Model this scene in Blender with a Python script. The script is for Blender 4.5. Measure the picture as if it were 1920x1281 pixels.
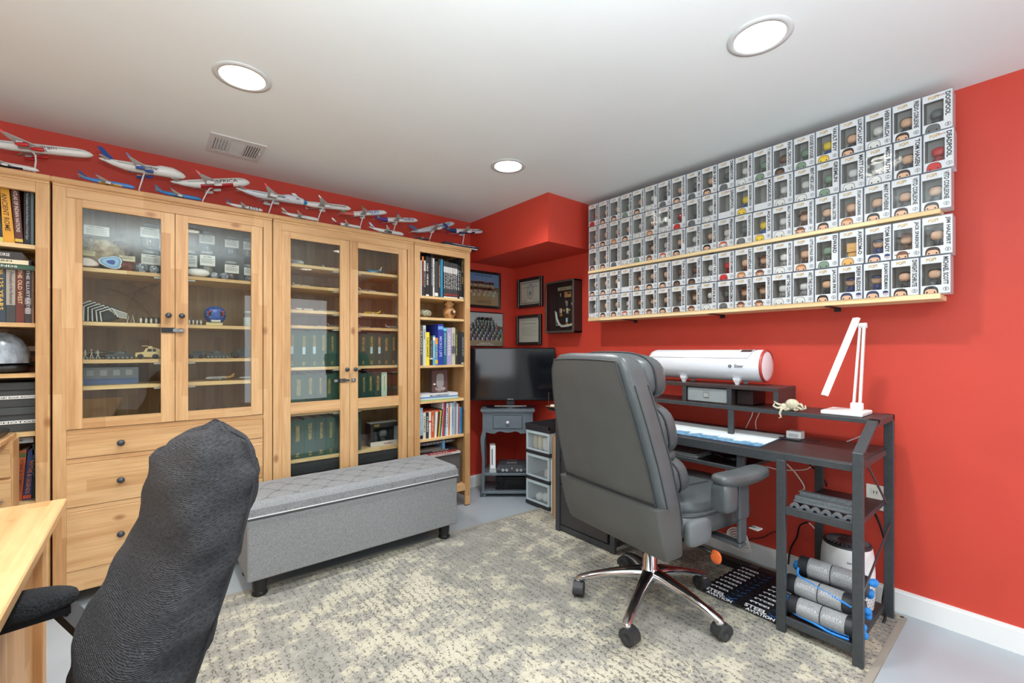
import bpy, math, random
from mathutils import Vector, Matrix
R = random.Random(11)
S = bpy.context.scene
C = S.collection
PI = math.pi
for o in list(bpy.data.objects): bpy.data.objects.remove(o)
# ------------------------------------------------------------------ camera, light, exposure
HC = 1.19; FPX = 832.0; HY = 656.0; PSI = math.radians(50.7)
cd = bpy.data.cameras.new('camera'); cam = bpy.data.objects.new('camera', cd); C.objects.link(cam)
cam.location = (0, 0, HC); cam.rotation_euler = (PI/2, 0, PSI-PI/2)
cd.sensor_width = 36; cd.lens = FPX/1920*36; cd.shift_y = (HY-640.5)/1920; cd.clip_start = 0.02
S.camera = cam
S.view_settings.view_transform = 'Standard'; S.view_settings.look = 'None'
S.view_settings.gamma = 1; S.view_settings.use_curve_mapping = False
S.view_settings.exposure = 0.0
W_ = bpy.data.worlds.new('world'); S.world = W_; W_.use_nodes = True
W_.node_tree.nodes['Background'].inputs[0].default_value = (.9, .95, 1, 1)
W_.node_tree.nodes['Background'].inputs[1].default_value = 0.6
def area(name, loc, rot, size, power, col=(1, 1, 1), sy=None, shape='RECTANGLE', spread=None):
    l = bpy.data.lights.new(name, 'AREA'); l.shape = shape; l.size = size
    if sy: l.size_y = sy
    l.energy = power; l.color = col
    if spread: l.spread = spread
    o = bpy.data.objects.new(name, l); C.objects.link(o); o.location = loc; o.rotation_euler = rot
    return o
DL = [(1.66, 2.065), (.292, 2.069), (1.656, .654), (.29, .65), (-1.08, 2.07), (-1.08, .65), (1.66, -.76), (.29, -.76), (-1.08, -.76)]
for i, (x, y) in enumerate(DL):
    area('downlight_lamp', (x, y, 2.338), (0, 0, 0),   .112, 16.0, (.98, .985, 1), shape='DISK')
# daylight through the window behind the camera, fill at an added left window
area('window_daylight_fill', (1.8, -2.42, 1.2), (PI/2, 0, 0), 1.25, 22, (.9, .95, 1), 1.7)
area('window_daylight_fill', (-1.72, -.75, 1.35), (PI/2, 0, -PI/2), 2.8, 30, (.9, .95, 1), 1.5)
# added fill lamp aimed at the ceiling, standing in for a bounced flash
area('ceiling_fill', (.1, -.1, 1.5), (PI, 0, 0), .3, 80, (.84, .93, 1), .3)
# ------------------------------------------------------------------ helpers
VW = Vector((math.cos(PSI), math.sin(PSI), 0)); RT = Vector((math.sin(PSI), -math.cos(PSI), 0))
def at(px, py, **k):
    """the world point seen at a photograph position on one of the room's planes"""
    d = VW + RT*((px-960)/FPX) + Vector((0, 0, -(py-HY)/FPX)); o = Vector((0, 0, HC))
    (a, c), = k.items(); i = 'xyz'.index(a)
    return o + d*((c-o[i])/d[i])
WM = {}
def wm(o): return WM.get(o.name, Matrix.Identity(4)) if o else Matrix.Identity(4)
USED = {}
def thing(name, label, cat, loc=(0, 0, 0), rotz=0, group=None, kind=None):
    o = bpy.data.objects.new(name, None); C.objects.link(o); o.empty_display_size = .05
    o.location = loc; o.rotation_euler = (0, 0, rotz)
    WM[o.name] = Matrix.Translation(Vector(loc)) @ Matrix.Rotation(rotz, 4, 'Z')
    return tag(o, label, cat, group, kind)
def tag(o, label, cat=None, group=None, kind=None):
    if label: o['label'] = label
    if cat: o['category'] = cat
    if group: o['group'] = group
    if kind: o['kind'] = kind
    return o
_tm = {}
BOLD = [.012]
def tmesh(s):
    if s not in _tm:
        cu = bpy.data.curves.new('t', 'FONT'); cu.body = s; cu.resolution_u = 2; cu.offset = BOLD[0]
        o = bpy.data.objects.new('t', cu)
        me = bpy.data.meshes.new_from_object(o)
        vs = [tuple(v.co) for v in me.vertices]; fs = [tuple(p.vertices) for p in me.polygons]
        bpy.data.objects.remove(o); bpy.data.curves.remove(cu); bpy.data.meshes.remove(me)
        if not vs: vs = [(0, 0, 0)]
        x0 = min(v[0] for v in vs); x1 = max(v[0] for v in vs); y0 = min(v[1] for v in vs); y1 = max(v[1] for v in vs)
        _tm[s] = ([((v[0]-(x0+x1)/2)/max(x1-x0, 1e-6), (v[1]-(y0+y1)/2)/max(y1-y0, 1e-6)) for v in vs], fs)
    return _tm[s]
class MB:
    def __init__(s): s.v = []; s.f = []; s.mi = []; s.sm = []; s.mats = []
    def add(s, vs, fs, m=None, smooth=False, M=None):
        if m is None: m = s.mats[0] if s.mats else None
        if m not in s.mats: s.mats.append(m)
        k = s.mats.index(m); n = len(s.v)
        s.v += [tuple(M @ Vector(v)) for v in vs] if M else [tuple(v) for v in vs]
        s.f += [tuple(i+n for i in f) for f in fs]; s.mi += [k]*len(fs); s.sm += [smooth]*len(fs)
        return s
    def box(s, a, b, m=None, bev=0, M=None):
        x0, y0, z0 = (min(a[i], b[i]) for i in range(3)); x1, y1, z1 = (max(a[i], b[i]) for i in range(3))
        if not bev:
            vs = [(x, y, z) for x in (x0, x1) for y in (y0, y1) for z in (z0, z1)]
            return s.add(vs, [(0, 1, 3, 2), (4, 6, 7, 5), (0, 4, 5, 1), (2, 3, 7, 6), (0, 2, 6, 4), (1, 5, 7, 3)], m, False, M)
        bev = min(bev, (x1-x0)*.49, (y1-y0)*.49, (z1-z0)*.49)
        vs = []; ix = {}
        lo = (x0, y0, z0); hi = (x1, y1, z1)
        for c in range(8):
            sg = [(c >> i) & 1 for i in range(3)]
            for ax in range(3):
                p = [(hi[i] if sg[i] else lo[i]) if i == ax else ((hi[i]-bev) if sg[i] else (lo[i]+bev)) for i in range(3)]
                ix[c, ax] = len(vs); vs.append(p)
        fs = []
        for ax in range(3):
            o1, o2 = [i for i in range(3) if i != ax]
            for sd in (0, 1):
                cs = [(sd << ax) | (p << o1) | (q << o2) for p, q in ((0, 0), (1, 0), (1, 1), (0, 1))]
                f = [ix[c, ax] for c in cs]; fs.append(f if (sd ^ (ax == 1)) else f[::-1])
            for p in (0, 1):
                for q in (0, 1):
                    c0 = (p << o1) | (q << o2); c1 = c0 | (1 << ax)
                    f = [ix[c0, o1], ix[c1, o1], ix[c1, o2], ix[c0, o2]]
                    fs.append(f if (p ^ q ^ (ax == 1)) else f[::-1])
        for c in range(8):
            f = [ix[c, 0], ix[c, 1], ix[c, 2]]
            fs.append(f if bin(c).count('1') % 2 else f[::-1])
        return s.add(vs, fs, m, False, M)
    def loft(s, rings, m=None, cap=True, smooth=True, M=None, closed=False):
        n = len(rings[0]); vs = [p for r in rings for p in r]; fs = []; K = len(rings)
        for i in range(K if closed else K-1):
            j2 = (i+1) % K
            for j in range(n):
                k = (j+1) % n
                fs.append((i*n+j, i*n+k, j2*n+k, j2*n+j))
        s.add(vs, fs, m, smooth, M)
        if cap and not closed:
            s.add(rings[0], [tuple(range(n))[::-1]], m, False, M); s.add(rings[-1], [tuple(range(n))], m, False, M)
        return s
    def tube(s, pts, r, n=8, m=None, M=None, cap=True):
        pts = [Vector(p) for p in pts]; rings = []; up = None
        rr = r if isinstance(r, (list, tuple)) else [r]*len(pts)
        for i, p in enumerate(pts):
            t = (pts[min(i+1, len(pts)-1)]-pts[max(i-1, 0)]).normalized()
            if up is None: up = Vector((0, 0, 1)) if abs(t.z) < .9 else Vector((1, 0, 0))
            a = up-t*up.dot(t)
            if a.length < 1e-5: a = Vector((1, .3, 0))-t*Vector((1, .3, 0)).dot(t)
            a.normalize(); up = a; b = t.cross(a)
            rings.append([p+(a*math.cos(2*PI*k/n)+b*math.sin(2*PI*k/n))*rr[i] for k in range(n)])
        return s.loft(rings, m, cap, n > 4, M)
    def bar(s, p0, p1, w, h, m=None, M=None):
        p0 = Vector(p0); p1 = Vector(p1); t = (p1-p0).normalized(); up = Vector((0, 0, 1)) if abs(t.z) < .95 else Vector((1, 0, 0))
        a = t.cross(up).normalized(); b = a.cross(t)
        rg = [[p+a*x*w/2+b*y*h/2 for x, y in ((-1, -1), (1, -1), (1, 1), (-1, 1))] for p in (p0, p1)]
        return s.loft(rg, m, True, False, M)
    def lathe(s, prof, n=20, m=None, M=None, c=(0, 0, 0), smooth=True, cap=True):
        rings = [[(c[0]+max(r, 1e-4)*math.cos(2*PI*k/n), c[1]+max(r, 1e-4)*math.sin(2*PI*k/n), c[2]+z) for k in range(n)] for r, z in prof]
        return s.loft(rings, m, cap, smooth, M)
    def prism(s, poly, z0, z1, m=None, M=None):
        n = len(poly); vs = [(x, y, z0) for x, y in poly]+[(x, y, z1) for x, y in poly]
        fs = [tuple(range(n))[::-1], tuple(range(n, 2*n))]+[(i, (i+1) % n, n+(i+1) % n, n+i) for i in range(n)]
        return s.add(vs, fs, m, False, M)
    def sup(s, c, hx, hy, hz, m=None, e=.5, n=20, k=10, M=None, f=None):
        """puffed box (superellipsoid)"""
        def pw(a): return math.copysign(abs(a)**e, a)
        rings = []
        for i in range(k+1):
            t = -PI/2+PI*i/k; ct = max(abs(math.cos(t))**e, 1e-3); st = pw(math.sin(t))
            rg = []
            for j in range(n):
                a = 2*PI*j/n; p = [c[0]+hx*ct*pw(math.cos(a)), c[1]+hy*ct*pw(math.sin(a)), c[2]+hz*st]
                if f: p = f(*p)
                rg.append(p)
            rings.append(rg)
        return s.loft(rings, m, True, True, M)
    def flat(s, poly, o, u, w, m=None):
        o = Vector(o); u = Vector(u); w = Vector(w)
        return s.add([o+u*x+w*y for x, y in poly], [tuple(range(len(poly)))], m)
    def text(s, st, c, u, w, wd, h, m=None):
        vs, fs = tmesh(st); c = Vector(c); u = Vector(u).normalized()*wd; w = Vector(w).normalized()*h
        return s.add([c+u*x+w*y for x, y in vs], fs, m)
    def obj(s, name, parent=None, local=False, label=None):
        me = bpy.data.meshes.new(name)
        vs = s.v
        if parent and not local:
            I = wm(parent).inverted(); vs = [tuple(I @ Vector(v)) for v in vs]
        me.from_pydata(vs, [], s.f)
        for m in s.mats: me.materials.append(m)
        me.polygons.foreach_set('material_index', s.mi); me.polygons.foreach_set('use_smooth', s.sm)
        me.update()
        o = bpy.data.objects.new(name, me); C.objects.link(o)
        if parent: o.parent = parent; WM[o.name] = wm(parent)
        if label: o['label'] = label
        return o
def inst(me, name, parent, loc=None):
    o = bpy.data.objects.new(name, me); C.objects.link(o); o.parent = parent
    if loc: o.location = loc
    WM[o.name] = wm(parent); return o
def struct(o): o['kind'] = 'structure'; return o
def bevel(o, w=.003, seg=2):
    b = o.modifiers.new('bevel', 'BEVEL'); b.width = w; b.segments = seg; b.limit_method = 'ANGLE'; return o
def oval(cx, cy, a, b, n=16, t0=0, t1=2*PI): return [(cx+a*math.cos(t0+(t1-t0)*i/n), cy+b*math.sin(t0+(t1-t0)*i/n)) for i in range(n)]
# ------------------------------------------------------------------ materials
def nt(name):
    m = bpy.data.materials.new(name); m.use_nodes = True; t = m.node_tree
    return m, t, t.nodes['Principled BSDF']
def N(t, k, **kw):
    n = t.nodes.new(k)
    for a, b in kw.items():
        if a.startswith('i'): n.inputs[int(a[1:])].default_value = b
        else: setattr(n, a, b)
    return n
def srgb(r, g, b):
    return tuple((c/255/12.92 if c/255 <= .04045 else ((c/255+.055)/1.055)**2.4) for c in (r, g, b))+(1,)
_mc = {}
def mat(r, g, b, rough=.5, metal=0, spec=.5, emit=0, coat=0):
    k = (r, g, b, rough, metal, spec, emit, coat)
    if k in _mc: return _mc[k]
    m, t, p = nt('surface_%d_%d_%d' % (r, g, b)); p.inputs['Base Color'].default_value = srgb(r, g, b)
    p.inputs['Roughness'].default_value = rough; p.inputs['Metallic'].default_value = metal
    p.inputs['Specular IOR Level'].default_value = spec; p.inputs['Coat Weight'].default_value = coat
    if emit: p.inputs['Emission Color'].default_value = srgb(r, g, b); p.inputs['Emission Strength'].default_value = emit
    _mc[k] = m; return m
def link(t, a, b): t.links.new(a, b)
def ramp(t, src, stops):
    r = t.nodes.new('ShaderNodeValToRGB'); e = r.color_ramp.elements
    while len(e) < len(stops): e.new(.5)
    for i, (p, c) in enumerate(stops): e[i].position = p; e[i].color = c
    link(t, src, r.inputs[0]); return r.outputs[0]
def math_(t, op, a, b=None):
    n = N(t, 'ShaderNodeMath', operation=op)
    for i, x in enumerate((a, b)):
        if x is None: continue
        if isinstance(x, (int, float)): n.inputs[i].default_value = x
        else: link(t, x, n.inputs[i])
    return n.outputs[0]
def mixc(t, f, a, b, mode='MIX'):
    n = N(t, 'ShaderNodeMix', data_type='RGBA', blend_type=mode)
    for i, x in ((0, f), (6, a), (7, b)):
        if isinstance(x, (int, float, tuple)): n.inputs[i].default_value = x
        else: link(t, x, n.inputs[i])
    return n.outputs[2]
def bump(t, p, h, s=.3, d=.002):
    b = N(t, 'ShaderNodeBump'); b.inputs['Strength'].default_value = s; b.inputs['Distance'].default_value = d
    link(t, h, b.inputs['Height']); link(t, b.outputs[0], p.inputs['Normal'])
def coords(t, sc=(1, 1, 1), rot=(0, 0, 0)):
    g = N(t, 'ShaderNodeNewGeometry'); mp = N(t, 'ShaderNodeMapping'); mp.inputs['Scale'].default_value = sc; mp.inputs['Rotation'].default_value = rot
    link(t, g.outputs['Position'], mp.inputs[0]); return mp.outputs[0]
def wood(name, axis, c0=(218, 178, 128), c1=(199, 152, 102), knot=True, rough=.42):
    m, t, p = nt(name)
    sc = [22, 22, 22]; sc[axis] = 1.3
    co = coords(t, tuple(sc))
    n1 = N(t, 'ShaderNodeTexNoise', i2=1.0, i3=4.0, i4=.6); link(t, co, n1.inputs[0])
    w = N(t, 'ShaderNodeTexNoise', i2=5.0, i3=3.0); link(t, co, w.inputs[0])
    base = ramp(t, n1.outputs[0], [(.3, srgb(*c1)), (.55, srgb(*c0)), (.8, srgb(*c1))])
    fine = ramp(t, w.outputs[0], [(.35, (.82, .78, .72, 1)), (.6, (1, 1, 1, 1))])
    col = mixc(t, .55, base, fine, 'MULTIPLY')
    # finger-jointed staves: tone steps along and across the grain
    sp = N(t, 'ShaderNodeSeparateXYZ'); link(t, coords(t), sp.inputs[0])
    o = [i for i in range(3) if i != axis]
    a = math_(t, 'FLOOR', math_(t, 'MULTIPLY', sp.outputs[o[0]], 23)); b = math_(t, 'FLOOR', math_(t, 'MULTIPLY', sp.outputs[o[1]], 17))
    ofs = math_(t, 'MULTIPLY', math_(t, 'ADD', a, math_(t, 'MULTIPLY', b, 3.7)), .371)
    c = math_(t, 'FLOOR', math_(t, 'ADD', math_(t, 'MULTIPLY', sp.outputs[axis], 2.1), ofs))
    cx = N(t, 'ShaderNodeCombineXYZ'); link(t, a, cx.inputs[0]); link(t, b, cx.inputs[1]); link(t, c, cx.inputs[2])
    wn = N(t, 'ShaderNodeTexWhiteNoise'); link(t, cx.outputs[0], wn.inputs[0])
    col = mixc(t, .8, col, ramp(t, wn.outputs[0], [(0, (.70, .58, .45, 1)), (.22, (.84, .76, .66, 1)), (.5, (1, .97, .93, 1)), (1, (1.0, 1.0, 1.0, 1))]), 'MULTIPLY')
    if knot:
        sk = [5.5, 5.5, 5.5]; sk[axis] = 3.2
        v = N(t, 'ShaderNodeTexVoronoi', i2=1.0); link(t, coords(t, tuple(sk)), v.inputs[0])
        col = mixc(t, ramp(t, v.outputs[0], [(.04, (.75, .75, .75, 1)), (.1, (0, 0, 0, 1))]), col, srgb(140, 84, 40))
    link(t, col, p.inputs['Base Color']); p.inputs['Roughness'].default_value = rough
    bump(t, p, w.outputs[0], .12, .001)
    return m
WX, WY, WZ = (wood('pine_grain_%s' % 'xyz'[i], i) for i in range(3))
WB = wood('pine_back_panel', 2, (176, 146, 104), (156, 124, 84), False)
SHY = wood('raw_spruce_board', 1, (246, 224, 178), (236, 206, 152), True, .6)
SHX = wood('light_pine_shelf', 0, (240, 210, 158), (226, 188, 130), False)
def noisy(name, c0, c1, scale, rough=.6, bs=.2, metal=0, sc=(1, 1, 1), bd=.002, detail=3.0, spec=.5):
    m, t, p = nt(name); n = N(t, 'ShaderNodeTexNoise', i2=scale, i3=detail); link(t, coords(t, sc), n.inputs[0])
    link(t, ramp(t, n.outputs[0], [(.35, srgb(*c0)), (.65, srgb(*c1))]), p.inputs['Base Color'])
    p.inputs['Roughness'].default_value = rough; p.inputs['Metallic'].default_value = metal; p.inputs['Specular IOR Level'].default_value = spec
    if bs: bump(t, p, n.outputs[0], bs, bd)
    return m
RED = noisy('red_wall_paint', (194, 60, 43), (199, 64, 46), 3, .55, 0)
REDT = noisy('x', (206, 46, 32), (211, 50, 36), 3)
t_ = RED.node_tree; n_ = N(t_, 'ShaderNodeTexNoise', i2=180.0, i3=3.0); link(t_, coords(t_), n_.inputs[0]); bump(t_, t_.nodes['Principled BSDF'], n_.outputs[0], .12, .0015)
CEIL = noisy('ceiling_paint', (222, 227, 226), (226, 231, 230), 1.5, .8, .05)
FLOOR = noisy('grey_floor_paint', (158, 168, 174), (168, 178, 184), 1.6, .22, .03, spec=.4)
WHITE = mat(232, 232, 230, .45)
def rugm():
    m, t, p = nt('abstract_rug')
    c = coords(t)
    n1 = N(t, 'ShaderNodeTexNoise', i2=7.0, i3=12.0, i4=.74); link(t, coords(t, (1.0, 1.2, 1)), n1.inputs[0])
    n2 = N(t, 'ShaderNodeTexNoise', i2=1.6, i3=3.0); link(t, c, n2.inputs[0])
    f = math_(t, 'ADD', math_(t, 'MULTIPLY', n1.outputs[0], .75), math_(t, 'MULTIPLY', n2.outputs[0], .3))
    base = ramp(t, f, [(.42, srgb(140, 139, 132)), (.50, srgb(154, 152, 143)), (.535, srgb(160, 157, 147)), (.55, srgb(184, 179, 160)), (.63, srgb(192, 188, 170))])
    # dark dashes running in lines along the rug
    ln = N(t, 'ShaderNodeTexNoise', i2=1.0, i3=3.0, i4=.7); link(t, coords(t, (120, 70, 1)), ln.inputs[0])
    wv = N(t, 'ShaderNodeTexWave', i1=9.5, i2=5.0, i3=3.0, i4=1.6, bands_direction='X'); link(t, c, wv.inputs[0])
    fn = N(t, 'ShaderNodeTexNoise', i2=130.0, i3=3.0); link(t, c, fn.inputs[0])
    d = math_(t, 'ADD', math_(t, 'MULTIPLY', ln.outputs[0], .62), math_(t, 'ADD', math_(t, 'MULTIPLY', wv.outputs[0], .075), math_(t, 'ADD', math_(t, 'MULTIPLY', n2.outputs[0], .16), math_(t, 'MULTIPLY', fn.outputs[0], .22))))
    msk = ramp(t, math_(t, 'SUBTRACT', d, math_(t, 'MULTIPLY', f, .16)), [(.498, (0, 0, 0, 1)), (.515, (1, 1, 1, 1))])
    col = mixc(t, math_(t, 'MULTIPLY', msk, .8), base, srgb(84, 82, 74))
    col = mixc(t, .35, col, ramp(t, fn.outputs[0], [(.3, (.72, .72, .72, 1)), (.7, (1.1, 1.1, 1.1, 1))]), 'MULTIPLY')
    link(t, col, p.inputs['Base Color']); p.inputs['Roughness'].default_value = .95; p.inputs['Specular IOR Level'].default_value = .1
    bump(t, p, fn.outputs[0], .5, .004); return m
RUG = rugm()
def glass(name, tint, fac, rough, wav):
    m, t, p = nt(name); t.nodes.remove(p); out = t.nodes['Material Output']
    tr = N(t, 'ShaderNodeBsdfTransparent', i0=tint); gl = N(t, 'ShaderNodeBsdfGlossy'); gl.inputs['Roughness'].default_value = rough
    mx = N(t, 'ShaderNodeMixShader'); g = N(t, 'ShaderNodeNewGeometry'); dt = N(t, 'ShaderNodeVectorMath', operation='DOT_PRODUCT')
    link(t, g.outputs['Incoming'], dt.inputs[0]); link(t, g.outputs['Normal'], dt.inputs[1])
    sch = math_(t, 'ADD', math_(t, 'MULTIPLY', math_(t, 'POWER', math_(t, 'SUBTRACT', 1.0, math_(t, 'ABSOLUTE', dt.outputs['Value'])), 5), .96), .04)
    link(t, math_(t, 'MULTIPLY', sch, fac), mx.inputs[0]); link(t, tr.outputs[0], mx.inputs[1]); link(t, gl.outputs[0], mx.inputs[2]); link(t, mx.outputs[0], out.inputs[0])
    if wav:
        n = N(t, 'ShaderNodeTexNoise', i2=wav, i3=2.0); link(t, coords(t), n.inputs[0])
        b = N(t, 'ShaderNodeBump'); b.inputs['Strength'].default_value = .5; b.inputs['Distance'].default_value = .006
        link(t, n.outputs[0], b.inputs['Height']); link(t, b.outputs[0], gl.inputs['Normal'])
    return m
GLASS = glass('door_glass', (.93, .95, .93, 1), 1.0, .0, 0)
CLEAR = glass('clear_plastic', (.97, .98, .98, 1), 1.0, .06, 14)
JAR = glass('jar_glass', (.86, .9, .88, 1), 2.2, .03, 0)
BLACK = mat(20, 20, 22, .4); DKM = noisy('charcoal_metal', (66, 70, 73), (72, 76, 79), 60, .42, .05, .35)
BRD = noisy('black_oak_board', (52, 44, 44), (66, 56, 55), 9, .38, .12, sc=(9, 1, 9))
CHROME = mat(215, 215, 218, .08, 1); STEEL = mat(150, 152, 155, .3, 1); KNOB = mat(74, 80, 86, .38, .5)
PAPER = mat(235, 230, 216, .8)
def leather(name, c0, c1):
    m, t, p = nt(name); v = N(t, 'ShaderNodeTexVoronoi', i2=420.0); link(t, coords(t), v.inputs[0])
    n = N(t, 'ShaderNodeTexNoise', i2=9.0, i3=4.0); link(t, coords(t), n.inputs[0])
    link(t, ramp(t, n.outputs[0], [(.3, srgb(*c0)), (.7, srgb(*c1))]), p.inputs['Base Color'])
    h = math_(t, 'ADD', math_(t, 'MULTIPLY', v.outputs[0], .06), n.outputs[0])
    p.inputs['Roughness'].default_value = .36; bump(t, p, h, .35, .008); return m
LEA = leather('grey_leather', (74, 79, 80), (84, 89, 90)); LEB = leather('grey_leather_back', (76, 77, 75), (82, 83, 81))
LEB.node_tree.nodes['Principled BSDF'].inputs['Roughness'].default_value = .5
def knitm():
    m, t, p = nt('black_knit'); c = coords(t, (1, 1, 1), (0, .3, .15))
    w1 = N(t, 'ShaderNodeTexWave', i1=135.0, i2=5.0, i3=2.0, i4=1.2, bands_direction='Z'); link(t, c, w1.inputs[0])
    w2 = N(t, 'ShaderNodeTexVoronoi', i2=150.0); link(t, coords(t, (1, .55, 1.2)), w2.inputs[0])
    h = math_(t, 'ADD', math_(t, 'MULTIPLY', w1.outputs[0], .5), math_(t, 'MULTIPLY', w2.outputs[0], 1.2))
    link(t, ramp(t, h, [(.2, srgb(12, 13, 15)), (1.0, srgb(44, 45, 49))]), p.inputs['Base Color'])
    p.inputs['Roughness'].default_value = .85; bump(t, p, h, .9, .004); return m
KNIT = knitm()
def linen():
    m, t, p = nt('grey_linen'); n = N(t, 'ShaderNodeTexNoise', i2=330.0, i3=2.0); link(t, coords(t), n.inputs[0])
    link(t, ramp(t, n.outputs[0], [(.35, srgb(112, 115, 117)), (.65, srgb(152, 154, 155))]), p.inputs['Base Color'])
    p.inputs['Roughness'].default_value = .9; bump(t, p, n.outputs[0], .5, .002); return m
LINEN = linen()
# ------------------------------------------------------------------ the room
XW, YW, ZC = 2.645, 3.2, 2.289
X0, Y0 = -1.85, -2.55
def flatbox(a, b, m, name): return struct(MB().box(a, b, m).obj(name))
flatbox((X0-.1, Y0-.1, -.1), (XW+.1, YW+.1, 0), FLOOR, 'floor')
# ceiling built with round openings for the downlights
def ceiling():
    mb = MB(); r = .088; hs = .16
    xs = sorted({round(x, 3) for x, y in DL}); ys = sorted({round(y, 3) for x, y in DL})
    holes = list(DL)
    gx = sorted(set([X0, XW] + [round(x+s*hs, 4) for x, y in DL for s in (-1, 1)])); gy = sorted(set([Y0, YW] + [round(y+s*hs, 4) for x, y in DL for s in (-1, 1)]))
    for i in range(len(gx)-1):
        for j in range(len(gy)-1):
            cx = (gx[i]+gx[i+1])/2; cy = (gy[j]+gy[j+1])/2
            h = [p for p in holes if abs(p[0]-cx) < hs*.97 and abs(p[1]-cy) < hs*.97]
            if not h:
                mb.add([(gx[i], gy[j], ZC), (gx[i], gy[j+1], ZC), (gx[i+1], gy[j+1], ZC), (gx[i+1], gy[j], ZC)], [(0, 1, 2, 3)], CEIL)
            else:
                hx, hy = h[0]; n = 32; inn = []; out = []
                for k in range(n):
                    a = 2*PI*k/n; ca, sa = math.cos(a), math.sin(a)
                    inn.append((hx+r*ca, hy+r*sa, ZC)); q = max(abs(ca), abs(sa))
                    ox = hx+hs*ca/q; oy = hy+hs*sa/q
                    out.append((min(max(ox, gx[i]), gx[i+1]), min(max(oy, gy[j]), gy[j+1]), ZC))
                mb.add(inn+out, [(k, (k+1) % n, n+(k+1) % n, n+k) for k in range(n)], CEIL)
    mb.add([(X0, Y0, ZC+.12), (XW, Y0, ZC+.12), (XW, YW, ZC+.12), (X0, YW, ZC+.12)], [(0, 1, 2, 3)], CEIL)
    return struct(mb.obj('ceiling'))
ceiling()
flatbox((X0-.1, YW, 0), (XW+.1, YW+.1, ZC+.12), RED, 'wall_back')
flatbox((XW, Y0-.1, 0), (XW+.1, YW, ZC+.12), RED, 'wall_right')
PALE = mat(206, 204, 198, .8)
def wall_with_window(name, wname, a, b, hole):
    # wall in a vertical plane with an opening; a,b corners; hole = (s0,s1,z0,z1) along the wall
    mb = MB(); ax = 0 if abs(b[0]-a[0]) > abs(b[1]-a[1]) else 1
    s0, s1, z0, z1 = hole
    def seg(p, q, za, zb):
        A = [a[0], a[1], za]; B = [b[0], b[1], zb]; A[ax] = p; B[ax] = q; mb.box(A, B, PALE)
    seg(a[ax], s0, 0, ZC+.12); seg(s1, b[ax], 0, ZC+.12); seg(s0, s1, 0, z0); seg(s0, s1, z1, ZC+.12)
    struct(mb.obj(name))
    f = MB()
    def fr(p, q, za, zb):
        A = [a[0], a[1], za]; B = [b[0], b[1], zb]; A[ax] = p; B[ax] = q; f.box(A, B, WHITE)
    for p in (s0, (s0+s1)/2-.02, s1-.04): fr(p, p+.04, z0, z1)
    fr(s0, s1, z0, z0+.04); fr(s0, s1, z1-.04, z1)
    struct(f.obj(wname))
wall_with_window('wall_front', 'window_1', (X0, Y0-.1), (XW, Y0), (1.15, 2.45, .3, 2.1))
wall_with_window('wall_left', 'added_window', (X0-.1, Y0), (X0, YW), (-2.2, .7, .6, 2.1))  # left window is out of view, added to hold the fill light
SX, SY, SZ = 2.155, 2.235, 1.947
flatbox((SX, SY, SZ), (XW, YW, ZC), RED, 'trim_1')['label'] = 'red boxed soffit in the corner below the ceiling'
def base(name, a, b):
    mb = MB().box(a, (b[0], b[1], .088), WHITE)
    cx = [(a[i]+b[i])/2 for i in (0, 1)]
    ax = 0 if abs(b[0]-a[0]) > abs(b[1]-a[1]) else 1
    A = [a[0], a[1], .088]; B = [b[0], b[1], .1]
    if ax == 0: A[1] += .004
    else: A[0] += .004
    mb.box(A, B, WHITE); return struct(mb.obj(name))
base('baseboard_back', (X0, YW-.014, 0), (XW-.014, YW, 0)); base('baseboard_right', (XW-.014, Y0, 0), (XW, YW-.014, 0))
# downlights
for i, (x, y) in enumerate(DL):
    nm = ['recessed ceiling light nearest the corner soffit', 'recessed ceiling light above the left pine cabinets, beside the air vent', 'recessed ceiling light above the grey desk chair, largest in view'][i] if i < 3 else ['', '', '', 'recessed ceiling light directly above the viewer, outside the picture', 'recessed ceiling light by the left bookcase, outside the picture', 'recessed ceiling light above the pine desk, outside the picture', 'recessed ceiling light behind the viewer near the red wall', 'recessed ceiling light behind the viewer in the room middle', 'recessed ceiling light behind the viewer by the left window'][i]
    t = thing('recessed_light', nm, 'ceiling light', (x, y, ZC), 0, 'recessed ceiling lights' )
    TR = mat(205, 208, 206, .5)
    MB().lathe([(.104, -.001), (.103, -.005), (.08, -.006), (.078, 0), (.0785, .004), (.104, 0)], 40, TR, cap=False).obj('trim_ring', t, True)
    MB().loft([[(r*math.cos(a*PI/20), r*math.sin(a*PI/20), z) for a in range(40)] for r, z in ((.079, -.002), (.074, .02), (.062, .06))], mat(245, 244, 238, .4, emit=.35), False).obj('baffle', t, True)
    MB().lathe([(.0615, .059), (.06, .055), (.0, .054)], 32, mat(255, 250, 240, .5, emit=9)).obj('lens', t, True)
bpy.data.materials.remove(REDT)
# ------------------------------------------------------------------ rug
rz = .008
t = MB(); P0 = [(.02, .42), (2.58, .42), (2.6, 2.41), (.02, 2.52)]
t.prism([(x, y) for x, y in P0], .0005, rz, RUG); rug = t.obj('rug'); tag(rug, 'cream and grey abstract patterned rug under the grey desk chair', 'rug')
bd = MB(); BIND = mat(150, 146, 134, .9)
for i in range(4):
    a, b = P0[i], P0[(i+1) % 4]; bd.bar((a[0], a[1], .005), (b[0], b[1], .005), .022, .0095, BIND)
bd.obj('binding', rug)
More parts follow.
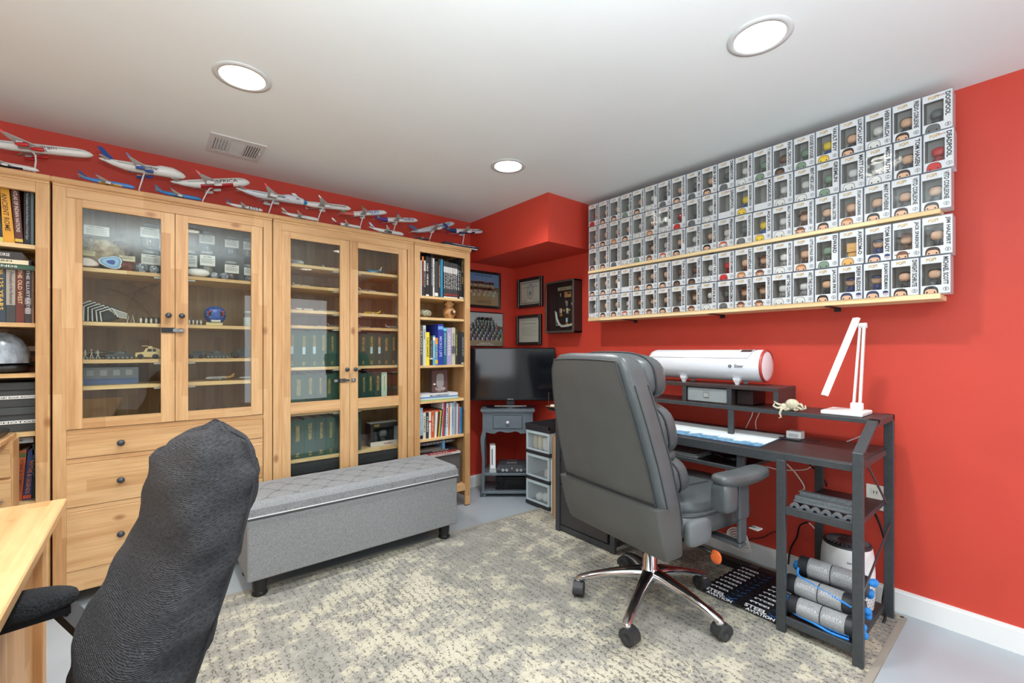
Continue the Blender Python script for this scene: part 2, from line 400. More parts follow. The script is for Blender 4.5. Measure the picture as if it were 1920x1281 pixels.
# ------------------------------------------------------------------ pine cabinets (front plane y = 2.84)
YF = 2.84; YB = 3.185; TOPZ = 1.97
def shelf(t, x0, x1, z, th=.018, y0=2.872, m=None):
    MB().box((x0, y0, z-th), (x1, YB-.012, z), m or SHX, .001).obj('shelf', t)
def shell(t, x0, x1, legs=True, base=.125):
    for a, b in ((x0, x0+.018), (x1-.018, x1)):
        MB().box((a, YF+.02, .0 if False else .06), (b, YB, TOPZ-.03), WZ).obj('side_panel', t)
    for a, b in ((x0, x0+.045), (x1-.045, x1)):
        MB().box((a, YF, .006), (b, YF+.022, TOPZ-.03), WZ, .002).box((a+.004, YF+.004, 0), (b-.004, YF+.02, .006), BLACK).obj('stile', t)
    MB().box((x0+.018, YB-.01, base), (x1-.018, YB-.002, TOPZ-.03), WB).obj('back_panel', t)
    MB().box((x0-.004, YF-.014, TOPZ-.03), (x1+.004, YB, TOPZ-.004), WX, .004).box((x0, YF-.006, TOPZ-.042), (x1, YF+.02, TOPZ-.028), WX, .003).obj('top_board', t)
    MB().box((x0+.045, YF+.001, TOPZ-.085), (x1-.045, YF+.02, TOPZ-.03), WX).obj('top_rail', t)
    MB().box((x0+.045, YF+.001, base), (x1-.045, YF+.02, base+.045), WX).obj('bottom_rail', t)
    MB().box((x0+.018, YF+.02, base+.03), (x1-.018, YB-.01, base+.045), WX).obj('bottom_board', t)
def knob(par, x, y, z, r=.0135):
    M = Matrix.Translation((x, y, z)) @ Matrix.Rotation(PI/2, 4, 'X')
    MB().lathe([(.005, 0), (.0045, .012), (r*.8, .014), (r, .019), (r*.92, .025), (r*.5, .029), (0, .03)], 20, KNOB, M).obj('knob', par)
def door(t, x0, x1, z0, z1, gx0, gx1, panes, y=YF-.002, name='door'):
    """panes: list of (z0,z1)"""
    mb = MB(); mb.box((x0, y, z0), (gx0, y+.02, z1), WZ, .0015); mb.box((gx1, y, z0), (x1, y+.02, z1), WZ, .0015)
    zz = [z0]+[v for p in panes for v in p]+[z1]
    for i in range(0, len(zz), 2): mb.box((gx0, y+.001, zz[i]), (gx1, y+.019, zz[i+1]), WX)
    d = mb.obj(name, t)
    for a, b in panes: MB().box((gx0-.004, y+.009, a-.004), (gx1+.004, y+.012, b+.004), GLASS).obj('pane', d)
    return d
# cabinet with drawers
c1 = thing('display_cabinet', 'pine cabinet with glass doors above three drawers, behind the black chair', 'cabinet', (.107, 3.0, 0))
shell(c1, -.334, .548, base=.08)
d = door(c1, -.291, .1025, .825, 1.883, -.237, .047, [(.872, 1.847)])
knob(d, .077, YF-.002, 1.363)
LT = MB().box((.048, YF-.008, 1.276), (.102, YF-.002, 1.302), BLACK, .001).box((.094, YF-.012, 1.28), (.142, YF-.007, 1.298), STEEL, .001).box((.118, YF-.022, 1.281), (.136, YF-.008, 1.297), CHROME, .002).obj('hasp', d)
d = door(c1, .1045, .499, .825, 1.883, .158, .443, [(.872, 1.847)])
knob(d, .131, YF-.002, 1.363)
MB().box((-.289, YF+.004, .8), (.503, YF+.03, .823), WX, .001).obj('middle_rail', c1)
MB().box((-.29, YF+.02, .80), (.5, YB-.01, .823), WX).obj('divider_board', c1)
for i, (a, b) in enumerate(((.692, .799), (.468, .667), (.176, .444))):
    w = MB().box((-.29, YF-.001, a), (.5, YF+.02, b), WX, .0015).obj('drawer', c1)
    MB().box((-.275, YF+.02, a+.01), (.485, YB-.03, b-.02), WX).obj('drawer_box', w)
    for kx in ((-.103, .31)): knob(w, kx, YF-.001, (a+b)/2, .015)
for z0, z1 in ((.669, .690), (.446, .466), (.125, .174)): MB().box((-.289, YF+.003, z0), (.5, YF+.028, z1), WX).obj('rail', c1)
for z in (1.577, 1.322, 1.143, 1.018): shelf(c1, -.314, .528, z)
def shelf_light(c, x, z): MB().box((x, 2.876, z-.026), (x+.035, 2.915, z-.0185), mat(206, 210, 208, .35), .001).obj('shelf_light', c)
for z in (1.577, 1.143, 1.018): shelf_light(c1, .02, z); shelf_light(c1, .155, z)
# tall glass cabinet
c2 = thing('display_cabinet', 'tall pine cabinet with two glass doors holding green volumes, behind the grey bench', 'cabinet', (.99, 3.0, 0))
shell(c2, .553, 1.436)
d = door(c2, .597, .989, .17, 1.883, .645, .93, [(.36, .811), (.877, 1.845)])
knob(d, .967, YF-.002, 1.065)
MB().box((.885, YF-.007, .985), (.965, YF-.002, 1.008), BLACK, .001).box((.93, YF-.011, .99), (.985, YF-.006, 1.004), CHROME, .001).box((.889, YF-.016, .988), (.91, YF-.007, 1.005), STEEL, .002).obj('hasp', d)
d = door(c2, .991, 1.384, .17, 1.883, 1.043, 1.323, [(.36, .811), (.877, 1.845)])
knob(d, 1.02, YF-.002, 1.065)
MB().box((.996, YF-.007, .985), (1.026, YF-.002, 1.008), STEEL, .001).lathe([(.006, 0), (.006, .008), (0, .009)], 12, CHROME, Matrix.Translation((1.011, YF-.007, .996)) @ Matrix.Rotation(PI/2, 4, 'X')).obj('hasp_staple', d)
for z in (1.705, 1.578, 1.43, 1.336, 1.084, .81, .529): shelf(c2, .571, 1.418, z)
for z in (1.705, 1.578, 1.43, 1.336, 1.084, .81): shelf_light(c2, .90, z); shelf_light(c2, 1.04, z)
# narrow open bookcases
c3 = thing('bookcase', 'narrow open pine bookcase beside the television', 'bookcase', (1.675, 3.0, 0))
shell(c3, 1.441, 1.91, base=.12)
for z in (1.578, 1.424, 1.077, .82, .545): shelf(c3, 1.459, 1.892, z, y0=2.862)
c4 = thing('bookcase', 'open pine bookcase at the left edge of the picture', 'bookcase', (-.6, 3.0, 0))
shell(c4, -.835, -.342, base=.12)
for z in (1.654, 1.308, 1.085, .826, .52): shelf(c4, -.817, -.36, z, y0=2.862)
# ------------------------------------------------------------------ books
def book(x0, x1, z, h, depth, col, label, group, text=None, tc=(240, 235, 220), yf=2.885, lean=0, bands=(), cat='book', th=None, name='book', tall=.6, tw=.5):
    """a standing book whose spine faces the room; lean = shift of the top in x"""
    c = mat(*col, .55) if len(col) == 3 else mat(*col)
    w = x1-x0
    M = Matrix.Identity(4); M[0][2] = lean/h; M[0][3] = -lean/h*z
    b = MB(); e = .0022
    b.box((x0, yf, z), (x1, yf+e, z+h), c, 0, M).box((x0, yf+e, z), (x0+e, yf+depth, z+h), c, 0, M).box((x1-e, yf+e, z), (x1, yf+depth, z+h), c, 0, M)
    o = b.obj(name); tag(o, label, cat, group); 
    MB().box((x0+e, yf+e, z+.003), (x1-e, yf+depth-.003, z+h-.003), PAPER, 0, M).obj('pages', o)
    dec = MB()
    for za, zb, bc in bands: dec.box((x0, yf-.0006, z+h*za), (x1, yf, z+h*zb), mat(*bc, .5), 0, M)
    if text:
        for s_, zc_, hh in (text if isinstance(text, list) else [(text, .55, tall)]):
            p = M @ Vector(((x0+x1)/2, yf-.0012, z+h*zc_))
            dec.text(s_, p, (lean/h, 0, -1) if False else (-lean/h, 0, -1), (1, 0, 0), h*hh, w*tw, mat(*tc, .5))
    if dec.f: dec.obj('lettering', o)
    return o
ORD = ['first', 'second', 'third', 'fourth', 'fifth', 'sixth', 'seventh', 'eighth', 'ninth', 'tenth', 'eleventh', 'twelfth']
def px_row(specs, z, yf, h_unit, group, wh, depth=.2, **kw):
    for i, sp in enumerate(specs): pass
# green bound volumes
G = (24, 70, 56)
def green_row(z, h, xs, titles, desc, side, tags=(), last=None):
    n = len(xs)-1
    for i in range(n):
        hh = h*(1-.03*(i % 3 == 1)); sd = 'left' if side == 'left' else 'right'
        col = (G[0]+R.randint(-3, 3), G[1]+R.randint(-6, 4), G[2]+R.randint(-5, 3), .5)
        if last and i == n-1: col = last
        lab = 'green gold-titled volume, %s from left, %s, %s door' % (ORD[i], desc, sd)
        if last and i == n-1: lab = 'pale green booklet at the right end of the %s, %s door' % (desc, sd)
        o = book(xs[i]+.0006, xs[i+1]-.0006, z, hh, .22, col, lab, 'green bound volumes', [(titles[i % len(titles)], .66, .42), ('%d-%d' % (1+i*3, 3+i*3), .1, .1)], (196, 164, 84), 2.9, tw=.3)
        if i in tags:
            MB().box(((xs[i]+xs[i+1])/2-.008, 2.8975, z+hh*.36), ((xs[i]+xs[i+1])/2+.008, 2.8992, z+hh*.56), mat(176, 206, 218, .5)).obj('sticker', o)
tt = ['TITLES OF CINEMA', 'THE U.S. WORLD QUARTER', 'HISTORY OF THE SILVER DOLLAR', 'FIRST DAY COVERS', 'MAJOR EVENTS', 'COMMEMORATIVE PANELS']
green_row(1.084, .225, [.63, .70, .765, .82, .873, .927, .99], tt, 'upper volume shelf', 'left', (0, 1, 2, 5))
green_row(1.084, .222, [1.03, 1.075, 1.125, 1.185, 1.235, 1.285, 1.34], tt[2:]+tt[:2], 'upper volume shelf', 'right', (2, 3))
green_row(.81, .235, [.63, .665, .74, .80, .855, .91, .985], tt[1:], 'middle volume shelf', 'left')
green_row(.81, .233, [1.03, 1.08, 1.125, 1.175, 1.225, 1.265], tt[3:], 'middle volume shelf', 'right', (), (188, 214, 196, .5))
green_row(.529, .24, [.625, .66, .735, .80, .865, .92, .985], tt[4:]+tt, 'lowest volume shelf', 'left')
green_row(.529, .24, [1.035, 1.085], tt, 'lowest volume shelf', 'right')
for i, (a, b) in enumerate(((.60, .98), (1.0, 1.38))):
    m = MB().box((a, 2.9, .171), (b, 3.15, .50), mat(44, 48, 52, .5), .006).box((a-.004, 2.894, .43), (b+.004, 3.154, .506), mat(52, 56, 60, .5), .006).obj('storage_box')
    tag(m, 'dark grey storage box at the bottom of the tall cabinet, behind its %s door' % ('left', 'right')[i], 'box')
# bookcase right: top shelf
def row(px, z, yf, group, where):
    """px: list of (x_left_px, x_right_px, top_px, colour, text, textcolour, word, bands)"""
    for i, (a, b, tp, col, tx, tc, wd, bands, lean) in enumerate(px):
        x0 = at(a, 600, y=yf).x; x1 = at(b, 600, y=yf).x; zt = at((a+b)/2, tp, y=yf).z
        book(x0+.0004, x1-.0004, z, zt-z, .19, col, '%s %s' % (wd, where), group, tx, tc, yf, lean, bands)
def q6(x): return 770+x/5.338
def q6y(y): return 460+y/5.338
def r6(specs, z, yf, group, where):
    row([(q6(a), q6(b), q6y(tp), col, tx, tc, wd, bd, ln) for a, b, tp, col, tx, tc, wd, bd, ln in specs], z, yf, group, where)
K = (34, 35, 37); WT = (236, 234, 226)
r6([(97, 112, 150, (226, 222, 210), None, K, 'thin white spined book', (), 0),
    (112, 133, 108, (60, 52, 48), 'DINOSAURS', (226, 110, 50), 'dark book with orange dinosaur title', ((.87, .99, (214, 120, 50)),), 0),
    (133, 150, 150, (40, 38, 38), 'MAMMOTHS', WT, 'slim black book with white bar', ((.7, .99, (232, 230, 222)),), 0),
    (152, 184, 112, K, [('CARLE', .73, .2), ('HOME SERIES', .42, .28)], WT, 'thick black book with white lettering and round mark', ((.01, .05, WT),), 0),
    (186, 204, 120, (28, 28, 30), None, WT, 'plain black book behind the tallest one', (), 0),
    (204, 222, 60, (44, 46, 54), 'DINO CARNAGE', (200, 200, 205), 'tallest dark book, top nearly at the board', (), 0),
    (222, 238, 130, (232, 230, 224), 'VISUAL ATLAS', K, 'white spined book right of the tallest one', (), 0),
    (240, 274, 160, (58, 58, 60), None, WT, 'dark grey file box with a small barcode', ((.03, .12, WT),), 0),
    (276, 300, 136, (46, 50, 52), 'TRANSFORMER', (222, 160, 90), 'dark book with orange capital title', (), 0),
    (300, 322, 140, (24, 140, 186), None, WT, 'bright blue spined book', (), 0)], 1.578, 2.885, 'books on the top shelf by the television', 'on the top shelf by the television')
ser = []
for i in range(8):
    a = 330+i*17.3
    ser.append((a, a+16.6, 160+i*4, (62, 64, 66), ['ROMANS', 'EGYPT', 'GREECE', 'CELTS', 'VIKINGS', 'MAYA', 'PERSIA', 'INCAS'][i], WT, 'slim grey series volume with white label, %s of eight,' % ORD[i], ((.7, .86, (222, 222, 218)), (.07, .12, (150, 50, 40)), (.01, .04, WT)), 0))
r6(ser, 1.578, 2.885, 'matching grey series volumes', 'on the top shelf')
r6([(470, 489, 200, (38, 36, 40), 'SPACE', (220, 220, 225), 'black book right of the grey series', (), 0),
    (490, 506, 212, (30, 30, 32), 'NIGHT', (160, 160, 160), 'narrow black book second from the right end', ((.02, .07, WT),), 0),
    (508, 530, 118, (40, 42, 42), [('WORLD OF WAR', .78, .3), ('OMNIBUS', .45, .18)], (226, 190, 100), 'tall black book with yellow title at the right end', ((.01, .05, WT),), 0)], 1.578, 2.885, 'books on the top shelf by the television', 'on the top shelf')
# ornaments
def q6w(x, y, Y): return at(q6(x), q6y(y), y=Y)
p = q6w(385, 715, 2.96)
v = MB(); VS = noisy('carved_vase', (214, 170, 116), (176, 122, 72), 40, .5, .3)
zz = 1.424
def vring(r, z, wob=0): return [(p.x+r*math.cos(a*PI/16), 2.96+r*math.sin(a*PI/16), z+wob*math.cos(a*PI/16*3)) for a in range(32)]
v.loft([vring(.026, zz), vring(.034, zz+.012), vring(.046, zz+.035), vring(.05, zz+.055), vring(.044, zz+.075), vring(.03, zz+.092), vring(.027, zz+.1), vring(.037, zz+.118, .006), vring(.044, zz+.13, .011), vring(.041, zz+.13, .011), vring(.024, zz+.1), vring(.02, zz+.06)], VS)
v = tag(v.obj('vase'), 'carved tan vase with a fluted rim on the second shelf', 'vase')
m = MB(); DK = mat(90, 52, 26, .6)
m.flat(oval(0, 0, .019, .016, 14), (p.x, 2.908, zz+.052), (1, 0, 0), (0, 0, 1), DK); m.flat(oval(.012, .006, .011, .01, 8), (p.x, 2.9065, zz+.052), (1, 0, 0), (0, 0, 1), mat(232, 206, 164, .6))
for k in range(4): m.box((p.x-.016+k*.009, 2.9065, zz+.032), (p.x-.012+k*.009, 2.909, zz+.048), DK)
m.obj('carving', v)
p = q6w(140, 705, 2.95)
b = MB().sup((p.x, 2.95, zz+.036), .05, .04, .026, noisy('mosaic_shell', (206, 204, 178), (110, 120, 100), 60, .4, .3), .8)
o = tag(b.obj('ornament'), 'pale mosaic dome ornament on three feet left of the carved vase', 'ornament')
MB().tube([(p.x-.03, 2.94, zz), (p.x-.02, 2.94, zz+.03)], .005, 8, DK).tube([(p.x+.03, 2.94, zz), (p.x+.02, 2.94, zz+.03)], .005, 8, DK).tube([(p.x, 2.965, zz), (p.x, 2.96, zz+.03)], .005, 8, DK).obj('feet', o)
# middle shelf
L2 = 0.0
r6([(90, 122, 800, (88, 92, 80), 'FLIGHT', (206, 210, 180), 'olive book with large pale letters', (), 0),
    (123, 152, 802, (214, 220, 222), [('TANK', .78, .28)], K, 'pale tank book with dark title', (), 0),
    (150, 188, 870, (240, 222, 54), 'TUPAC SHAKUR', K, 'bright yellow biography', (), 0),
    (190, 222, 905, (44, 42, 42), 'THE CHRONICLES', (160, 160, 158), 'black book with a white band low down', ((.2, .24, WT),), 0),
    (222, 246, 905, (104, 176, 210), 'ENCYCLOPEDIA', WT, 'light blue book', ((.84, .95, WT),), 0),
    (246, 272, 925, (42, 140, 196), 'RATED', (240, 200, 60), 'blue book with yellow patches', ((.75, .99, (232, 150, 50)), (.05, .2, (236, 196, 60))), 0),
    (274, 326, 790, (46, 62, 160), [('MICRO LIFE', .45, .5)], (190, 200, 250), 'wide royal blue book with curled mark', ((.87, .95, (120, 170, 230)),), 0),
    (328, 360, 820, (20, 104, 132), 'OCEANOLOGY', (200, 236, 240), 'teal sea book', ((.9, .97, (120, 210, 220)),), 0),
    (362, 408, 826, (170, 160, 202), 'UNIVERSE', WT, 'lilac book', (), 0),
    (410, 446, 824, (196, 194, 170), 'WILDLIFE OF THE WORLD', (90, 80, 66), 'beige book with grey picture', ((.3, .5, (100, 106, 110)),), 0),
    (447, 470, 838, (54, 60, 44), 'THE NATURAL HISTORY', (206, 206, 130), 'dark olive book with pale green title', (), 0),
    (472, 506, 872, (38, 38, 40), None, WT, 'plain black book', (), 0),
    (507, 549, 872, (62, 66, 74), 'CONSTANTINE THE GREAT', (220, 220, 220), 'slate grey book ending the row', ((.02, .06, WT),), 0)], 1.077, 2.88, 'books on the third shelf by the television', 'on the third shelf')
# boxed item and lying book
def q7(x): return 770+x/4.577
def q7y(y): return 680+y/4.577
p0 = at(q7(185), q7y(235), y=2.93); p1 = at(q7(318), q7y(60), y=2.93)
zs = .868
o = MB().box((p0.x, 2.93, zs), (p1.x, 2.985, p1.z), mat(92, 76, 74, .35), .002).obj('game_box'); tag(o, 'small grey and red boxed figure on the lying white book', 'box')
w = MB(); yy = 2.9285
w.box((p0.x+.004, yy, zs+.004), (p1.x-.004, yy+.001, p1.z-.004), mat(96, 66, 64, .5)); w.prism([(x, y) for x, y in oval((p0.x+p1.x)/2, 0, .03, .001, 12)], 0, .001, mat(170, 165, 160, .5)) if False else None
w.sup(((p0.x+p1.x)/2, yy, (zs+p1.z)/2+.005), .032, .003, .052, mat(150, 148, 146, .5)); w.obj('printed_front', o)
w = MB(); w.text('CLICKED', ((p0.x+p1.x)/2, yy-.004, zs+.03), (1, 0, 0), (0, 0, 1), .085, .018, mat(240, 236, 230, .5)); w.text('OVER 18', ((p0.x+p1.x)/2, yy-.004, zs+.013), (1, 0, 0), (0, 0, 1), .05, .007, mat(240, 236, 230, .5))
w.box((p0.x+.008, yy-.003, zs+.06), (p0.x+.026, yy-.001, zs+.07), mat(238, 236, 230, .5)); w.obj('lettering', o)
p0 = at(q7(85), q7y(300), y=2.87); p1 = at(q7(408), q7y(300), y=2.87)
def lying(x0, x1, y0, y1, z0, z1, col, label, txt=None, tc=K, group=None, stripe=None, name='book'):
    b = MB(); c = mat(*col, .5); b.box((x0, y0, z0), (x1, y1, z0+.002), c).box((x0, y0, z1-.002), (x1, y1, z1), c).box((x0, y0-.002, z0), (x1, y0, z1), c)
    o = tag(b.obj(name), label, 'book', group); MB().box((x0+.002, y0, z0+.002), (x1-.002, y1-.003, z1-.002), PAPER).obj('pages', o)
    l = MB()
    if stripe: l.box((x0, y0-.003, z0), (x1, y0-.002, z0+(z1-z0)*.3), mat(*stripe, .5))
    if txt: l.text(txt, ((x0+x1)/2, y0-.0035, (z0+z1)/2+.002), (1, 0, 0), (0, 0, 1), (x1-x0)*.5, (z1-z0)*.42, mat(*tc, .5))
    if l.f: l.obj('lettering', o)
    return o
lying(p0.x, p1.x, 2.873, 3.05, .821, .838, (210, 214, 220), 'lying pale book with a rainbow stripe, lower of the two', None, K, 'lying books', (120, 190, 90))
lying(p0.x, p1.x-.002, 2.875, 3.05, .839, .867, (226, 228, 230), 'lying white book with black title under the small boxed figure', 'BLUEBEARD', K, 'lying books', (90, 150, 200))
# fourth shelf: thin books leaning
def r7(specs, z, yf, group, where):
    for (a, b, tp, col, tx, tc, wd, bd, ln) in specs:
        x0 = at(q7(a), 600, y=yf).x; x1 = at(q7(b), 600, y=yf).x; zt = at(q7((a+b)/2), q7y(tp), y=yf).z
        book(x0+.0004, x1-.0004, z, zt-z, .17, col, '%s %s' % (wd, where), group, tx, tc, yf, ln, bd)
r7([(78, 104, 390, (150, 196, 220), 'TRAVEL', WT, 'pale blue book at the left end', ((.01, .12, K),), 0),
    (106, 130, 430, (228, 226, 214), 'NOVELS', K, 'cream paperback', (), 0), (131, 155, 430, (44, 56, 50), 'STORIES', WT, 'dark green paperback', (), 0),
    (156, 175, 425, (232, 228, 220), None, K, 'white paperback with red dot', ((.6, .66, (200, 50, 50)),), 0),
    (176, 202, 420, (206, 92, 42), 'TEMPLETON', (240, 220, 190), 'orange paperback', (), 0), (203, 222, 422, (230, 228, 220), None, K, 'plain white paperback right of the orange one', (), .012),
    (222, 236, 425, (92, 60, 50), None, K, 'brown paperback', (), .02), (237, 246, 415, (230, 200, 60), None, K, 'thin yellow book', (), .02), (247, 258, 400, (36, 96, 84), None, K, 'thin green book', (), .02)], .545, 2.885, 'paperbacks on the fourth shelf', 'on the fourth shelf')
cols = [((206, 206, 200), 'grey white'), ((196, 40, 60), 'crimson'), ((60, 120, 100), 'sea green'), ((120, 160, 210), 'sky blue'), ((222, 224, 226), 'large white'), ((210, 130, 70), 'tan orange'), ((226, 228, 230), 'second white'), ((150, 190, 215), 'powder blue'), ((176, 180, 186), 'silver'), ((140, 146, 152), 'steel grey'), ((200, 214, 228), 'ice blue'), ((180, 80, 80), 'brick red'), ((70, 150, 190), 'bright blue'), ((40, 110, 160), 'deep blue')]
ed = [258, 270, 284, 292, 302, 322, 336, 352, 366, 378, 392, 404, 416, 428, 442]
tops = [345, 345, 350, 345, 350, 380, 345, 345, 330, 330, 350, 355, 380, 385]
r7([(ed[i], ed[i+1], tops[i], cols[i][0], ['VINYL', None, None, 'ATLAS', 'MILITARY', 'HARRISON', None, 'AMERICA', None, None, None, None, 'YEARBOOK', None][i], (60, 60, 80), cols[i][1]+' tall thin book', (), .014 if i < 3 else 0.003) for i in range(14)], .545, 2.885, 'tall thin books on the fourth shelf', 'on the fourth shelf')
p0 = at(q7(85), 600, y=2.9); p1 = at(q7(262), 600, y=2.9)
lying(p0.x, p1.x-.006, 2.9, 3.05, .729, .743, (196, 82, 42), 'orange book lying across the paperback tops on the fourth shelf', 'HOLIDAY', (240, 210, 170))
# lowest shelf clutter
z = .165
o = tag(MB().box((1.5, 2.9, z), (1.86, 3.1, .40), mat(92, 90, 88, .6), .004).obj('storage_box'), 'grey storage box at the bottom of the narrow bookcase', 'box')
lying(1.55, 1.85, 2.885, 3.08, .401, .415, (206, 200, 196), 'flat white case lying on the grey storage box', 'GAME', (180, 40, 40), 'flat cases on the storage box')
lying(1.52, 1.82, 2.895, 3.08, .416, .43, (150, 44, 44), 'flat red case lying above the white case', 'NIGHT', WT, 'flat cases on the storage box')
lying(1.54, 1.83, 2.905, 3.08, .431, .443, (54, 52, 56), 'flat black case on top of the red case', 'WAR', WT, 'flat cases on the storage box')
book(1.70, 1.722, .444, .075, .12, (110, 160, 200), 'small blue case standing on the flat black case', None, None, yf=2.9)
lying(1.46, 1.69, 2.90, 3.08, .444, .462, (120, 112, 104), 'brown case lying left of the small blue case', None, K, 'flat cases on the storage box')
c = MB(); c.sup((1.66, 2.93, .50), .16, .03, .012, mat(110, 110, 112, .4), .4, M=Matrix.Rotation(0, 4, 'Y'))
for k in range(9): c.box((1.54+k*.028, 2.897, .4995), (1.555+k*.028, 2.901, .506), mat(190, 190, 190, .4))
tag(c.obj('remote_control'), 'long grey ribbed bar resting across the top of the clutter', 'gadget')
# ------------------------------------------------------------------ left bookcase contents
def q5(x): return x/4.136
def q5y(y): return 330+y/4.136
def r5(specs, z, yf, f, fy, group, where):
    for (a, b, tp, col, tx, tc, wd, bd, ln) in specs:
        x0 = at(f(a), 600, y=yf).x; x1 = at(f(b), 600, y=yf).x; zt = at(f((a+b)/2), fy(tp), y=yf).z
        book(x0+.0005, x1-.0005, z, zt-z, .2, col, '%s %s' % (wd, where), group, tx, tc, yf, ln, bd)
g = 'large reference books in the left bookcase'; wh = 'on the left bookcase\'s top shelf'
r5([(-45, 27, 55, (38, 44, 36), [('GREECE', .45, .3)], (212, 200, 60), 'dark green black book with yellow title', ((.02, .1, (220, 210, 110)),), -.01),
    (28, 118, 62, (232, 168, 50), [('ANCIENT ROME', .52, .62)], (92, 60, 40), 'amber yellow book', ((.95, .995, (96, 90, 110)),), -.02),
    (119, 183, 68, (92, 44, 38), [('ATLAS OF INDIAN NATIONS', .55, .68)], (226, 214, 196), 'maroon atlas', ((.05, .1, (222, 190, 70)),), -.015),
    (184, 236, 84, (30, 32, 34), [('The Complete Gods and Goddesses of Ancient Egypt', .5, .8)], (170, 172, 176), 'black book with thin grey title', (), 0), (237, 262, 84, (96, 116, 122), None, K, 'blue grey book at the right end', (), 0)], 1.654, 2.9, q5, q5y, g, wh)
wh = 'on the left bookcase\'s second shelf'
r5([(-30, 45, 645, (52, 64, 76), [('125 YEARS', .45, .5), ('NATIONAL', .85, .2)], (230, 186, 80), 'blue grey book with gold numerals', ((.9, .98, (230, 200, 60)),), 0),
    (46, 120, 645, (166, 158, 146), [('Philosophy of the Illustrated', .55, .5)], (90, 86, 80), 'beige and charcoal book', ((0, .28, (60, 62, 62)),), 0),
    (121, 190, 655, (104, 44, 34), [('THE OLD WEST', .58, .55)], (228, 200, 150), 'red brown western book', ((.86, .94, (214, 180, 70)),), 0),
    (191, 243, 655, (62, 54, 56), [('THE ILLUSTRATED', .5, .7)], (214, 206, 206), 'mottled dark book', ((.3, .4, (150, 140, 140)), (.15, .24, (160, 150, 150))), 0), (244, 264, 710, (130, 96, 74), [('UNITED STATES', .6, .6)], (60, 40, 40), 'narrow tan book at the right end', (), 0)], 1.308, 2.9, q5, q5y, g, wh)
zt = 1.542
gl = 'books lying across the second shelf row'
lying(-.60, -.395, 2.885, 3.07, zt, zt+.022, (52, 96, 72), 'green book lying across the second shelf row, lowest of three', 'LEGENDS', WT, gl, (60, 70, 60))
lying(-.61, -.412, 2.88, 3.07, zt+.023, zt+.042, (232, 222, 186), 'cream book lying across the second shelf row, middle of three', 'EASTERN', (60, 60, 50), gl)
lying(-.58, -.43, 2.878, 3.06, zt+.043, zt+.075, (50, 48, 48), 'black book with a white block title, topmost of the lying three', 'DARK HORSE', WT, gl)
# helmet-like bowl on third shelf
px_ = Vector((-.545, 2.985, 0))
h = MB(); HM = noisy('painted_helmet', (30, 34, 38), (176, 190, 200), 22, .25, 0, sc=(1, 1, .45))
h.loft([[(px_.x+.125*r*math.cos(a*PI/16), 2.985+.1*r*math.sin(a*PI/16), 1.13+zz_) for a in range(32)] for r, zz_ in ((1.0, 0), (1.0, .03), (.96, .06), (.86, .095), (.66, .128), (.5, .138), (.3, .14), (.01, .14))], HM)
o = tag(h.obj('helmet'), 'painted snowy forest helmet on the third shelf of the left bookcase', 'helmet')
MB().sup((px_.x, 2.985, 1.107), .115, .085, .022, mat(30, 30, 32, .5), .6).obj('stand', o)
for k, (z0, c_) in enumerate(((1.086, (110, 70, 50)), (1.112, (60, 50, 46)), (1.136, (150, 100, 70)), (1.16, (96, 60, 50)), (1.184, (222, 204, 190)))):
    lying(-.49, -.365, 3.095, 3.165, z0, z0+.023, c_, ['brown', 'black', 'tan', 'dark red', 'pink and white'][k]+' flat book in the stack behind the helmet', None, K, 'stack behind the helmet')
for k, (z0, z1, tx) in enumerate(((.8265, .935, 'PHOTOS'), (.936, 1.045, 'BABY BOOK PHOTOS'))):
    b = MB().box((-.60, 2.90, z0), (-.375, 3.15, z1-.03), mat(58, 60, 60, .7), .002).obj('photo_box')
    tag(b, 'dark grey lidded box with a white label strip, %s of the two' % ('lower', 'upper')[k], 'box', 'dark lidded photo boxes')
    MB().box((-.605, 2.894, z1-.032), (-.37, 3.155, z1), mat(66, 69, 69, .7), .002).obj('lid', b)
    l = MB().box((-.515, 2.897, z0+.037), (-.385, 2.8995, z0+.051), mat(232, 232, 226, .6)); l.text(tx, (-.45, 2.896, z0+.044), (1, 0, 0), (0, 0, 1), .11, .008, BLACK); l.obj('label', b)
def q8(x): return x/3.768
def q8y(y): return 620+y/3.768
r5([(104, 155, 850, (196, 96, 52), [('SIGNS & SYMBOLS', .5, .65)], (120, 60, 50), 'orange red book', ((.86, .95, (90, 100, 60)),), .015), (156, 220, 845, (44, 62, 108), [('MYTHS & LEGENDS', .45, .65)], (220, 130, 70), 'navy book with orange title', ((.03, .1, (206, 90, 60)),), .018), (228, 243, 800, (40, 66, 70), [('THE PLANET', .6, .4)], (170, 200, 200), 'narrow teal book', (), 0)], .52, 2.9, q8, q8y, g, 'on the bottom shelf, left bookcase')
lying(-.53, -.40, 2.9, 3.07, .775, .80, (188, 190, 188), 'grey book lying on top of the orange red and navy books', 'Hawkins', (60, 60, 60))
